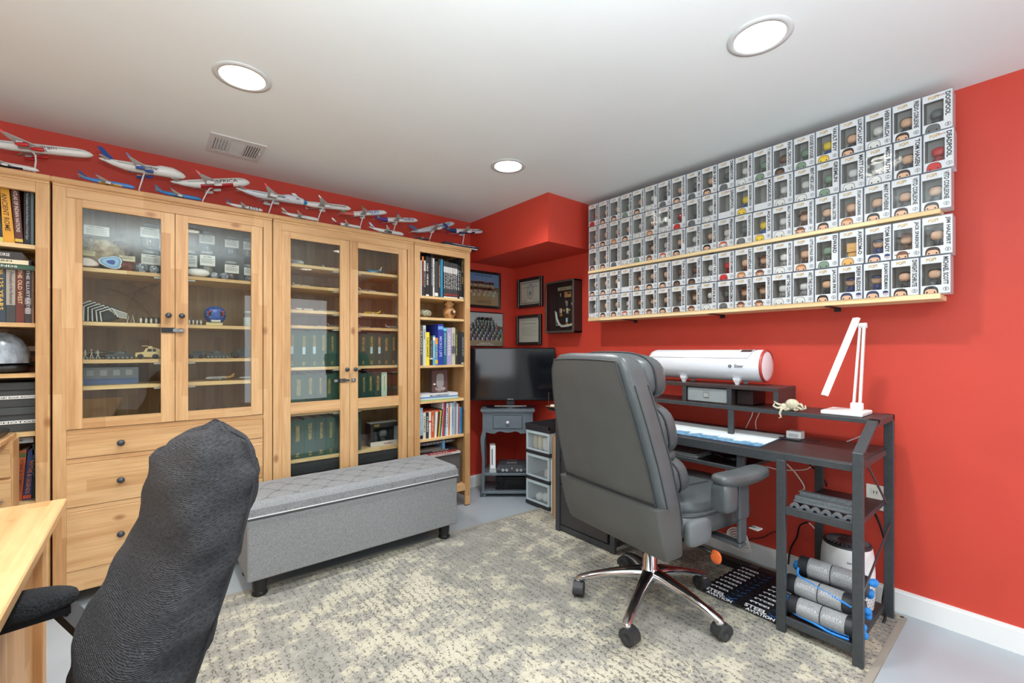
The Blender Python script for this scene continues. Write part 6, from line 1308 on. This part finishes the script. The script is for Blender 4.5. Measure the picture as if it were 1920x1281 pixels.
cord([ap(1640, 962, 2.56), ap(1652, 990, 2.58), ap(1661, 1030, 2.59), ap(1660, 1090, 2.60), ap(1655, 1130, 2.60), ap(1660, 1160, 2.48), ap(1648, 1178, 2.45)], 'black cable running down beside the air purifier', .005, (24, 24, 26))
c = MB()
for k in range(5): c.tube([(2.53+.0*k, 1.10+.055*math.cos(a)+.004*k, .10+.012*k+.05*math.sin(a)*(1 if math.sin(a) > 0 else .4)) for a in [2*PI*i/20 for i in range(21)]], .0045, 6, WHITE)
tag(c.obj('coiled_cable'), 'white coiled cable standing against the baseboard under the desk', 'cable')
# outlets
def outlet(y, z, lab, w=.07, h=.115):
    t = thing('wall_outlet', lab, 'outlet', (XW, y, z), RW); MB().box((-w/2, -.006, -h/2), (w/2, 0, h/2), mat(236, 234, 224, .4), .002).obj('cover_plate', t, True)
    for s in (-1, 1): MB().box((-.016, -.0075, s*.024-.014), (.016, -.006, s*.024+.014), mat(226, 224, 214, .4), .002).box((-.007, -.008, s*.024-.006), (-.004, -.0074, s*.024+.006), BLACK).box((.004, -.008, s*.024-.006), (.007, -.0074, s*.024+.006), BLACK).obj('socket', t, True)
outlet(.532, .497, 'white wall outlet above the side shelf')
# metal tray of curved parts on the side shelf
t = thing('ribbed_tray', 'grey rack with a row of arched holes holding flat metal bars, on the side shelf', 'rack', (2.13, .595, .521), RW)
GT = noisy('brushed_grey', (112, 118, 122), (132, 138, 142), 90, .45, .1, .3)
m = MB()
for k in range(6):
    x = -.092+k*.037; a = [(x+.019*math.cos(q), .004+.026*math.sin(q)) for q in [PI*i/12 for i in range(13)]]; bq = [(x+.007*math.cos(q), .010+.008*math.sin(q)) for q in [PI*2*i/12 for i in range(12)]]
    M = Matrix(((1, 0, 0, 0), (0, 0, 1, -.045), (0, 1, 0, 0), (0, 0, 0, 1)))
    m.prism(a, 0, .012, GT, M); m.prism(bq, -.001, .0, BLACK, M)
m.box((-.11, -.045, 0), (.108, .10, .005), GT).obj('arched_rack', t, True)
for k, (y, z, w_) in enumerate(((-.02, .030, .105), (.0, .042, .106), (.022, .040, .10), (.045, .052, .102))): MB().box((-w_, y, z-.012 if k % 2 else z-.004), (w_, y+.03, z+.006), GT, .002).obj('metal_bar', t, True)
# air purifier
t = thing('air_purifier', 'white round air purifier with perforated base behind the side shelving', 'air purifier', (2.41, .585, .062))
PUR = mat(226, 228, 226, .4)
MB().lathe([(.086, 0), (.093, .01), (.098, .06), (.099, .16), (.095, .23), (.09, .262), (.088, .266)], 40, PUR).obj('housing', t, True)
tp = MB().lathe([(.0885, .262), (.089, .270), (.082, .277), (.03, .277), (0, .278)], 40, mat(46, 48, 52, .4))
for k in range(28): a = 2*PI*k/28; tp.bar((.036*math.cos(a), .036*math.sin(a), .278), (.078*math.cos(a+.25), .078*math.sin(a+.25), .278), .0022, .002, mat(110, 112, 116, .4))
tp.obj('top_grille', t, True)
hol = MB()
for j in range(8):
    for k in range(44):
        a = 2*PI*(k+.5*(j % 2))/44; z = .035+j*.0125; rr = .0992; c_ = Vector((rr*math.cos(a), rr*math.sin(a), z)); u_ = Vector((-math.sin(a), math.cos(a), 0)); hol.flat(oval(0, 0, .0028, .0028, 6), c_, u_, (0, 0, 1), mat(90, 92, 94, .6))
hol['k'] if False else None
h_ = hol.obj('perforations', t, True); h_['kind'] = 'stuff'
dv = Vector((-.93, -.37, 0)).normalized(); uu = Vector((-dv.y, dv.x, 0)); uu = -uu if uu.dot(RT) < 0 else uu
l = MB(); l.text('levoit', dv*.0985+uu*.01+Vector((0, 0, .215)), uu, (0, 0, 1), .045, .011, mat(110, 112, 114, .5)); c_ = dv*.1003+uu*.03+Vector((0, 0, .168)); l.box((-.0, 0, 0), (0, 0, 0), CARD)
l.flat([(-.017, -.017), (.017, -.017), (.017, .017), (-.017, .017)], c_, uu, (0, 0, 1), mat(30, 140, 210, .5))
for k in range(3): l.flat([(-.012, .010-.008*k), (.012, .010-.008*k), (.012, .012-.008*k), (-.012, .012-.008*k)], c_+dv*.0006, uu, (0, 0, 1), WHITE)
l.obj('label', t, True)
# grey rolls with blue cord on the bottom shelf
GRF = noisy('glitter_foam', (120, 122, 124), (168, 170, 171), 500, .7, .3); ENDM = mat(40, 42, 46, .5); BLU = noisy('blue_cord', (24, 120, 206), (50, 150, 226), 300, .6, .4)
rolls = [(2.115, .135, 'lowest front grey foam roll with blue cords on the bottom shelf', -.004), (2.155, .205, 'middle grey foam roll with blue cords on the bottom shelf', .016), (2.215, .275, 'topmost grey foam roll with blue cords on the bottom shelf', -.012), (2.245, .16, 'rear grey foam roll with blue cords on the bottom shelf', .004), (2.29, .225, 'grey foam roll nearest the air purifier', .01)]
RTXT = ['AERISTA', 'AERISTA', 'AERISTA', 'AERISTA', 'AERISTA']
for i, (x, z, lab, dy) in enumerate(rolls):
    rr_ = .040; z = z-.026
    t = thing('foam_roll', lab, 'foam roll', (x, .60+dy, z), RW, 'grey foam rolls on the bottom shelf'); hl = .105
    M = Matrix.Rotation(PI/2, 4, 'Y')
    for a, b in ((-.082, -.002), (.002, .082)): MB().lathe([(rr_*.97, a), (rr_, a+.003), (rr_, b-.003), (rr_*.97, b)], 24, GRF, M).obj('foam_sleeve', t, True)
    MB().lathe([(rr_*.9, -.118), (rr_*.93, -.114), (rr_*.93, .114), (rr_*.9, .118), (.004, .1181)], 20, ENDM, M).obj('core', t, True)
    l = MB()
    for s in (-1, 1): l.text('AERISTA', (s*.042, -rr_*.86, rr_*.54), (1, 0, 0), (0, .54, .84), .066, .014, mat(190, 192, 194, .5)); 
    for s in (-1, 1): l.bar((s*.006+(.0 if s < 0 else 0), -rr_*.95, .012), (s*.078, -rr_*.95, .012), .001, .002, mat(190, 192, 194, .5))
    l.obj('lettering', t, True)
    for s in (-1, 1):
        kb = MB(); rk = random.Random(i*2+s)
        for q in range(3 if s > 0 else 2):
            c_ = (s*(.127+rk.uniform(0, .01)), rk.uniform(-.022, .02), rk.uniform(-.02, .022)); kb.sup(c_, .0145, .014, .014, BLU, 1, 14, 10); kb.tube([(c_[0]+.011*math.cos(a), c_[1]+.004*math.sin(2*a), c_[2]+.011*math.sin(a)) for a in [2*PI*w_/10 for w_ in range(11)]], .0042, 6, BLU)
        kb.obj('cord_knot', t, True)
for k, (dz, dx) in enumerate(((0, 0), (.012, .006))):
    cord([(2.10+dx, .70, .115+dz), (2.088+dx, .69, .09+dz), (2.083+dx, .62, .083+dz), (2.08+dx, .56, .074+dz), (2.084+dx, .50, .074+dz)], 'bright blue cord running along the shelf front, %s of two' % ('lower', 'upper')[k], .0055, (36, 136, 216), 'blue_rope', 'blue cords on the bottom shelf').data.materials[0] = BLU
cord([(2.19, .70, .255), (2.165, .70, .225), (2.145, .66, .215), (2.125, .56, .20), (2.12, .5, .185)], 'blue cord lying over the middle foam rolls', .005, (36, 136, 216), 'blue_rope').data.materials[0] = BLU
BOLD[0] = .03; _tm.clear()
# flat black long packages on the floor
BP = mat(24, 24, 27, .35); TW = mat(226, 228, 230, .5); TB = mat(40, 110, 190, .5)
nb = 0
for col in (0, 1):
    for i in range(9):
        x0 = 2.085+i*.034+(0 if col == 0 else .0); y1 = 1.085-.006*i if col == 0 else .895-.006*i; L = .186 if col == 0 else .165
        if col == 1 and i > 7: continue
        t = thing('long_package', 'long black package with white lettering, %s from the rug side in the %s stack' % (ORD[i], ('farther', 'nearer')[col]), 'package', (x0, y1, rz+.004+.0035*i), RW, 'overlapping long black packages under the desk')
        M = Matrix.Rotation(math.radians(20), 4, 'X')
        MB().box((0, 0, 0), (L, .05, .014), BP, .003, M).obj('wrapping', t, True)
        l = MB(); c_ = M @ Vector((L*.42, .018, .0146)); up_ = M.to_3x3() @ Vector((0, 1, 0))
        l.text('STEEL', c_+Vector((-.02, 0, 0))+up_*.004, (1, 0, 0), up_, .094, .0185, TW)
        if i == 0: l.text('AVIATION', c_-up_*.0165+Vector((.005, 0, 0)), (1, 0, 0), up_, .12, .016, TW)
        for s in (-1, 1): l.bar(c_+Vector((.032, 0, .0003))-up_*.01*s, c_+Vector((.078, 0, .0003))+up_*.013*s, .0012, .001, TB)
        l.obj('lettering', t, True)
o = tag(MB().box((2.44, .72, rz), (2.50, 1.2, .045), mat(22, 22, 24, .4), .004).box((2.452, .80, .045), (2.488, .84, .047), mat(70, 70, 74, .3)).box((2.452, .98, .045), (2.488, 1.02, .047), mat(70, 70, 74, .3)).obj('power_strip'), 'long black power strip on the floor behind the black packages', 'power strip')
# ------------------------------------------------------------------ grey storage bench
bx0, bx1, by0, by1 = .355, 1.50, 2.375, 2.765
t = thing('storage_bench', 'grey upholstered storage bench with tufted lid and black bun feet', 'bench', (.93, 2.57, 0))
MB().box((bx0, by0, .10), (bx1, by1, .385), LINEN, .006).obj('body', t)
MB().box((bx0+.006, by0+.006, .385), (bx1-.006, by1-.006, .398), mat(100, 102, 104, .9)).obj('lid_gap', t)
lid = MB(); nx, ny = 96, 34; vs = []; fs = []
tuf = [(bx0+.09+i*.138+(.069 if j % 2 else 0), by0+.07+j*.085) for j in range(4) for i in range(8)]
tuf = [q for q in tuf if bx0+.04 < q[0] < bx1-.04]
for j in range(ny+1):
    for i in range(nx+1):
        u = i/nx; v_ = j/ny; x = bx0-.003+(bx1-bx0+.006)*u; y = by0-.004+(by1-by0+.004)*v_
        ed = min(x-bx0+.003, bx1+.003-x, y-by0+.004, by1-y); r_ = .035; ed = max(min(ed, r_), 0)
        z = .440+math.sqrt(max(0, r_*r_-(r_-ed)**2))*.9
        dm = min((x-a)**2+(y-b)**2 for a, b in tuf); z -= .006*math.exp(-dm/.00035)+.003*math.exp(-dm/.002)
        vs.append((x, y, z))
for j in range(ny):
    for i in range(nx): a = j*(nx+1)+i; fs.append((a, a+1, a+nx+2, a+nx+1))
lid.add(vs, fs, LINEN, True); rim = [(bx0-.003, by0-.004), (bx1+.003, by0-.004), (bx1+.003, by1), (bx0-.003, by1)]
lid.prism(rim, .400, .4405, LINEN); lid.obj('lid', t)
MB().tube([(x, y, .402) for x, y in ((bx0-.004, by1), (bx0-.005, by0-.005), (bx1+.005, by0-.005), (bx1+.004, by1))], .0035, 8, mat(196, 198, 198, .8)).obj('piping', t)
st = MB(); STC = mat(112, 114, 118, .9)
for (a, b) in tuf:
    for s in (-1, 1):
        p2 = (a+.069*s, b-.085)
        if p2[1] > by0+.01 and bx0 < p2[0] < bx1: st.tube([(a, b, .4665), ((a+p2[0])/2, (b+p2[1])/2, .4718), (p2[0], p2[1], .4665)], .0011, 4, STC)
        elif b < by0+.1: st.tube([(a, b, .4665), (a+.03*s, by0+.025, .4712), (a+.045*s, by0+.006, .458), (a+.062*s, by0-.0045, .43), (a+.075*s, by0-.0045, .407)], .0011, 4, STC)
st.obj('stitching', t)
for x in (bx0+.06, bx1-.06):
    for y in (by0+.06, by1-.06): MB().lathe([(.026, 0), (.034, .004), (.036, .012), (.03, .02), (.030, .024), (.033, .05), (.034, .08), (.032, .10)], 24, mat(26, 26, 28, .35), c=(x, y, .0005 if y > 2.5 else .0085)).obj('foot', t)
# ------------------------------------------------------------------ grey executive chair
CX, CY = 1.80, 1.19; FA = math.radians(-8)
t = thing('office_chair', 'high-backed grey leather office chair with chrome star base on the rug', 'chair', (CX, CY, rz), FA)
def Z(z): return z-rz
for k in range(5):
    a = math.radians(-90+72*k)-FA; M = Matrix.Rotation(a, 4, 'Z'); l = MB()
    l.loft([[(x, w_*cy_, Z(z)+h*cz_) for cy_, cz_ in ((-1, -.8), (-1, .3), (-.6, 1), (.6, 1), (1, .3), (1, -.8))] for x, z, w_, h in ((.02, .155, .03, .028), (.08, .150, .027, .024), (.18, .132, .021, .018), (.27, .108, .019, .014), (.32, .092, .019, .012), (.338, .086, .014, .009))], CHROME, True, True, M)
    lg = l.obj('base_leg', t, True)
    MB().lathe([(.016, Z(.072)), (.018, Z(.078)), (.018, Z(.086)), (.012, Z(.092))], 16, CHROME, M, (.327, 0, 0)).obj('ferrule', lg, True)
    CA = mat(44, 46, 48, .45); c = MB(); sw = .5*math.sin(k*2.3)
    Mc = M @ Matrix.Translation((.325, 0, 0)) @ Matrix.Rotation(sw+1.2, 4, 'Z')
    for s in (-1, 1): c.lathe([(.031, 0), (.0335, .003), (.0335, .016), (.030, .02), (.012, .0205), (.010, .017), (0, .017)], 24, CA, Mc @ Matrix.Translation((.012, s*.005, Z(.0335+rz+.001))) @ Matrix.Rotation(-s*PI/2, 4, 'X'))
    c.loft([[(.012+.037*math.cos(q), y, Z(.0345+rz)+.037*math.sin(q)) for q in [math.radians(-20+220*i/14) for i in range(15)]]+[(.012+.02*math.cos(q), y, Z(.0345+rz)+.02*math.sin(q)) for q in [math.radians(200-220*i/14) for i in range(15)]] for y in (-.024, .024)], CA, True, True, Mc)
    c.lathe([(.007, Z(.06)), (.007, Z(.078))], 8, CHROME, Mc).obj('caster', lg, True)
MB().lathe([(.042, Z(.13)), (.042, Z(.18)), (.034, Z(.185)), (.033, Z(.24)), (.026, Z(.245)), (.026, Z(.31)), (.018, Z(.315)), (.018, Z(.36))], 28, CHROME).obj('gas_lift', t, True)
MB().box((-.13, -.09, Z(.345)), (.16, .09, Z(.385)), mat(36, 37, 39, .5), .006).obj('tilt_mechanism', t, True)
MB().tube([(.02, -.08, Z(.36)), (.06, -.24, Z(.345)), (.07, -.27, Z(.335))], .007, 8, BLACK).sup((.078, -.285, Z(.322)), .008, .026, .028, mat(206, 96, 40, .4), .9).obj('tilt_lever', t, True)
# seat
def bul(hx, hy):
    def f(x, y, z): return (x, y, z-.03*max(0, (x-.3)/.2)**2)
    return f
MB().sup((.165, 0, Z(.455)), .285, .275, .055, LEA, .45, 36, 12).obj('seat_shell', t, True)
def tuftf(x, y, z): return (x, y, z+.008*math.cos((x-.1)*18)*math.cos(y*12)-.05*max(0, x-.33))
MB().sup((.19, 0, Z(.515)), .28, .245, .05, LEA, .5, 40, 14, f=tuftf).obj('seat_cushion', t, True)
pp = MB()
for z_, hy, hx in ((.497, .262, .276),):
    pp.tube([(.175+hx*math.copysign(abs(math.cos(a))**.45, math.cos(a)), hy*math.copysign(abs(math.sin(a))**.45, math.sin(a)), Z(z_)) for a in [2*PI*i/48 for i in range(49)]], .004, 6, mat(60, 64, 66, .5))
for s in (-1, 1): pp.tube([(.0, s*.10, Z(.565)), (.1, s*.11, Z(.572)), (.25, s*.11, Z(.568)), (.38, s*.10, Z(.545))], .002, 5, mat(60, 64, 66, .5))
pp.obj('seat_seams', t, True)
MB().sup((.0, -.255, Z(.435)), .075, .022, .055, mat(104, 108, 110, .8), .5).obj('mesh_side_panel', t, True)
# backrest
SEC = [(.395, -.155, .235, .028), (.42, -.16, .275, .05), (.50, -.178, .295, .062), (.60, -.205, .298, .068), (.75, -.245, .292, .07), (.90, -.285, .275, .07), (1.02, -.315, .255, .07), (1.10, -.335, .238, .066), (1.145, -.346, .222, .056), (1.168, -.352, .19, .036), (1.176, -.354, .13, .012)]
def ring(z, x, hw_, ht, e=.35, n=44, dx=0): return [(x+dx+ht*math.copysign(abs(math.cos(a))**e, math.cos(a)), hw_*math.copysign(abs(math.sin(a))**e, math.sin(a)), Z(z)) for a in [2*PI*i/n for i in range(n)]]
MB().loft([ring(*s_) for s_ in SEC], LEA).obj('backrest', t, True)
# rear panel
def bp(z):
    for a, b in zip(SEC, SEC[1:]):
        if a[0] <= z <= b[0]: u = (z-a[0])/(b[0]-a[0]); return [a[i]+(b[i]-a[i])*u for i in range(4)]
zs_ = [.43+.715*i/16 for i in range(17)]; r_ = MB(); vs = []; ns = 10
for z_ in zs_:
    _, x, hw_, ht = bp(z_)
    for j in range(ns+1): s_ = -1+2*j/ns; vs.append((x-ht-.004-.005*(1-s_*s_), s_*(hw_-.028), Z(z_)))
r_.add(vs, [(i*(ns+1)+j, i*(ns+1)+j+1, (i+1)*(ns+1)+j+1, (i+1)*(ns+1)+j) for i in range(16) for j in range(ns)], LEB, True); r_.obj('rear_panel', t, True)
sm = MB(); PIP = mat(56, 58, 58, .5)
for s in (-1, 1): sm.tube([(bp(z_)[1]-bp(z_)[3]-.004, s*(bp(z_)[2]-.028), Z(z_)) for z_ in zs_], .003, 6, PIP); sm.tube([(bp(z_)[1]-bp(z_)[3]*.55, s*(bp(z_)[2]+.001), Z(z_)) for z_ in zs_[:-2]], .0025, 6, PIP); sm.tube([(bp(z_)[1]+bp(z_)[3]*.5, s*(bp(z_)[2]+.001), Z(z_)) for z_ in zs_[:-2]], .0025, 6, PIP)
_, x, hw_, ht = bp(1.145); sm.tube([(x-ht-.006, -hw_+.028+(2*hw_-.056)*i/10, Z(1.145)+.006*math.sin(PI*i/10)) for i in range(11)], .003, 6, PIP)
_, x, hw_, ht = bp(.60); sm.tube([(x-ht-.009+.005*abs(-1+i/5)**2, (-1+i/5)*(hw_-.028), Z(.60)) for i in range(11)], .0045, 6, mat(40, 41, 42, .5)); _, x, hw_, ht = bp(.585)
sm.tube([(x-ht-.009+.005*abs(-1+i/5)**2, (-1+i/5)*(hw_-.028), Z(.585)) for i in range(11)], .002, 6, PIP)
sm.obj('rear_seams', t, True)
MB().loft([ring(z_, x_, h_, t_, .16) for z_, x_, h_, t_ in ((.375, -.185, .285, .05), (.385, -.188, .292, .056), (.45, -.205, .298, .064), (.53, -.225, .30, .066), (.585, -.238, .30, .064))], LEB).obj('lower_apron', t, True)
# front pillows
def pillow(x, z, hx, hy, hz, nm, tiltk=.28):
    def f(a, b, c_): return (a-(c_-Z(z))*tiltk, b, c_)
    o_ = MB().sup((x, 0, Z(z)), hx, hy, hz, LEA, .62, 40, 16, f=f).obj(nm, t, True)
    P = []
    for i in range(61):
        a = 2*PI*i/60; yy = (hy+.002)*math.copysign(abs(math.cos(a))**.62, math.cos(a)); zz_ = (hz+.002)*math.copysign(abs(math.sin(a))**.62, math.sin(a)); P.append((x-.012-zz_*tiltk, yy, Z(z)+zz_))
    MB().tube(P, .0042, 6, mat(52, 56, 58, .5)).obj('piping', o_, True)
pillow(-.215, 1.078, .105, .23, .10, 'head_pillow', .22); pillow(-.155, .862, .10, .24, .12, 'upper_back_pillow'); pillow(-.09, .665, .10, .248, .09, 'lumbar_pillow')
MB().sup((-.11, 0, Z(.755)), .05, .22, .03, LEA, .6, 30, 10).obj('lumbar_bolster', t, True)
# arms
for s in (-1, 1):
    a_ = MB().sup((.175, s*.335, Z(.655)), .165, .05, .026, LEA, .55, 36, 12, f=lambda x, y, z: (x, y, z+.012*((x-.17)/.16)**2)).obj('arm_pad', t, True)
    MB().tube([(.175+.16*math.copysign(abs(math.cos(q))**.55, math.cos(q)), s*.335+.051*math.copysign(abs(math.sin(q))**.55, math.sin(q)), Z(.649)+.012*math.cos(q)**2) for q in [2*PI*i/40 for i in range(41)]], .003, 6, PIP).obj('piping', a_, True)
    MB().sup((.06, s*.335, Z(.592)), .045, .042, .062, LEA, .5, 24, 12).obj('arm_side_flap', t, True)
    AM = mat(70, 74, 77, .45)
    MB().box((.145, s*.335-.014, Z(.48)), (.215, s*.335+.014, Z(.64)), AM, .006).box((.155, s*.335-.009, Z(.38)), (.205, s*.335+.009, Z(.50)), AM, .005).box((.155, s*.335-.009, Z(.360)), (.205, s*.08, Z(.377)), AM, .005).obj('arm_post', t, True)
MB().box((.36, -.30, Z(.375)), (.40, -.26, Z(.38)), mat(210, 212, 210, .5)).tube([(.3, -.26, Z(.40)), (.36, -.29, Z(.39))], .002, 5, BLACK).obj('hang_tag', t, True)
# ------------------------------------------------------------------ black covered chair in the foreground
BXC, BYC, BA = .01, 1.094, 3.297
t = thing('covered_chair', 'tall chair in a black knitted cover with fuzzy armrests, in the foreground', 'chair', (BXC, BYC, 0), BA)
def wz(x, y, z): return (x, y, z)
# sections given in the chair's frame: x forward, y to its side, z up
SB = []
FZ = [0., .2, .4, .55, .7, .82, .9, .96, .985, 1.0]
for i in range(10): SB.append((.38+.646*FZ[i], [.083, .056, .033, -.008, -.047, -.064, -.078, -.088, -.095, -.098][i], [.224, .224, .223, .219, .211, .201, .181, .147, .12, .07][i], [.062, .066, .073, .064, .056, .067, .072, .057, .045, .02][i]))
kb = MB()
def ringb(z, x, hw_, ht):
    o_ = []
    for i in range(56):
        a = 2*PI*i/56; px_, py_ = ht*math.copysign(abs(math.cos(a))**.6, math.cos(a)), hw_*math.copysign(abs(math.sin(a))**.6, math.sin(a))
        wr = .0025*math.sin(z*55+a*3)+.002*math.sin(z*90-a*5); k_ = 1+wr/.1
        o_.append((x+px_*k_, py_*k_, z+.012*math.sin(a*2)*(z > .98)))
    return o_
def interp(S_, n):
    out = []
    for i in range((len(S_)-1)*n+1):
        a = i//n; u = (i % n)/n; b = min(a+1, len(S_)-1); out.append([S_[a][k]+(S_[b][k]-S_[a][k])*u for k in range(4)])
    return out
kb.loft([ringb(*s_) for s_ in interp(SB, 5)], KNIT); bk_ = kb.obj('covered_backrest', t, True)
sm = MB()
for s in (1,):
    sm.tube([(x-ht*.55, s*(hw_*.985), z) for z, x, hw_, ht in interp(SB, 3)[3:30]], .0022, 6, mat(26, 27, 29, .9))
sm.sup((-.085, .172, .945), .014, .010, .018, KNIT, .9, 14, 8).sup((-.10, .155, .965), .012, .014, .01, KNIT, .9, 14, 8)
sm.tube([(-.05, -.17, .955), (-.075, -.14, .992), (-.088, -.10, 1.012), (-.093, 0, 1.024), (-.093, .08, 1.016), (-.09, .14, .985)], .003, 6, KNIT); sm.obj('cover_seam', bk_, True)
MB().sup((.36, 0, .47), .24, .25, .05, KNIT, .5, 30, 10).obj('seat', t, True)
MB().lathe([(.028, .08), (.028, .43)], 16, BLACK, c=(.3, 0, 0)).obj('gas_lift', t, True)
for k in range(5):
    M = Matrix.Translation((.3, 0, 0)) @ Matrix.Rotation(2*PI*k/5+.3, 4, 'Z')
    MB().loft([[(x, w_*a, z+h*b) for a, b in ((-1, -1), (1, -1), (1, 1), (-1, 1))] for x, z, w_, h in ((.02, .11, .026, .02), (.28, .08, .018, .012))], BLACK, True, False, M).lathe([(.026, 0), (.028, .01), (.028, .02), (.026, .03)], 16, BLACK, M @ Matrix.Translation((.275, .015, .0295)) @ Matrix.Rotation(PI/2, 4, 'X')).obj('base_leg', t, True)
FUZ = noisy('fuzzy_black', (26, 27, 29), (52, 53, 56), 220, .95, 1.0, sc=(1, 3, 1), bd=.006)
for s in (-1, 1):
    ys = s*.285
    MB().sup((.235, ys, .662), .15, .040, .030, FUZ, .75, 32, 14, f=lambda x, y, z: (x, y, z+.03*(x-.25)-.12*(x-.25)**2)).obj('armrest_cover', t, True)
    MB().bar((.10, ys, .632), (.42, ys, .632), .05, .014, BLACK).bar((.11, ys, .63), (.06, ys*.8, .56), .04, .016, BLACK).bar((.24, ys, .63), (.24, ys*.93, .46), .03, .03, BLACK).bar((.24, ys*.95, .46), (.24, 0, .44), .03, .014, BLACK).obj('arm_bracket', t, True)
# ------------------------------------------------------------------ pine desk at the left
t = thing('pine_desk', 'pine desk with panelled end at the left edge of the picture', 'desk', (-.9, 1.3, 0))
MB().box((-1.75, .25, .727), (-.187, 1.848, .752), WY, .003).obj('desk_top', t)
for y0, y1 in ((1.76, 1.815), (1.10, 1.155), (.29, .345)): MB().box((-.27, y0, 0), (-.225, y1, .727), WZ, .002).obj('leg', t)
MB().box((-.262, .345, .06), (-.243, 1.76, .70), WZ, .001).box((-.25, .345, .63), (-.228, 1.76, .727), WY).box((-.25, .345, .03), (-.228, 1.76, .10), WY).obj('end_panel', t)
MB().box((-1.72, 1.79, .45), (-.27, 1.81, .727), WX).obj('back_panel', t)
for y0, y1 in ((1.76, 1.815), (.29, .345)): MB().box((-1.74, y0, 0), (-1.69, y1, .727), WZ, .002).obj('leg', t)
MB().box((-1.74, .29, .0), (-1.72, 1.81, .727), WY).obj('far_panel', t)
# ------------------------------------------------------------------ ceiling vent
t = thing('ceiling_vent', 'white rectangular ceiling air vent with three louvre sections', 'air vent', (.368, 2.82, ZC))
VM = mat(206, 206, 203, .5); vw_, vd = .127, .133
f = MB()
for a, b in (((-vw_, -vd), (vw_, -.088)), ((-vw_, .088), (vw_, vd)), ((-vw_, -.088), (-.102, .088)), ((.102, -.088), (vw_, .088)), ((-.038, -.088), (-.030, .088)), ((.034, -.088), (.042, .088))): f.box((a[0], a[1], -.006), (b[0], b[1], 0), VM, .0015)
f.obj('frame', t, True); MB().box((-.104, -.09, -.0008), (.104, .09, -.0002), mat(96, 96, 96, .8)).obj('backing', t, True)
for k in range(5): 
    MB().box((-.0985+k*.0135, -.086, -.006), (-.0925+k*.0135, .086, -.0015), VM).obj('slat', t, True); MB().box((.0455+k*.0115, -.086, -.006), (.0515+k*.0115, .086, -.0015), VM).obj('slat', t, True)
for k in range(13): MB().box((-.029, -.084+k*.0135, -.006), (.033, -.077+k*.0135, -.0015), VM).obj('slat', t, True)
for k in range(9): MB().box((-.1, -.08+k*.019, -.0062), (-.03-.0, -.076+k*.019, -.004), VM).obj('slat', t, True)
MB().box((.106, -.02, -.014), (.112, .006, -.006), VM, .001).obj('damper_lever', t, True)
for s in (-1, 1): MB().lathe([(.004, -.0075), (.004, -.006), (0, -.0078)][:2], 10, mat(180, 180, 178, .4), c=(s*.115, s*.02, 0)).obj('screw', t, True)
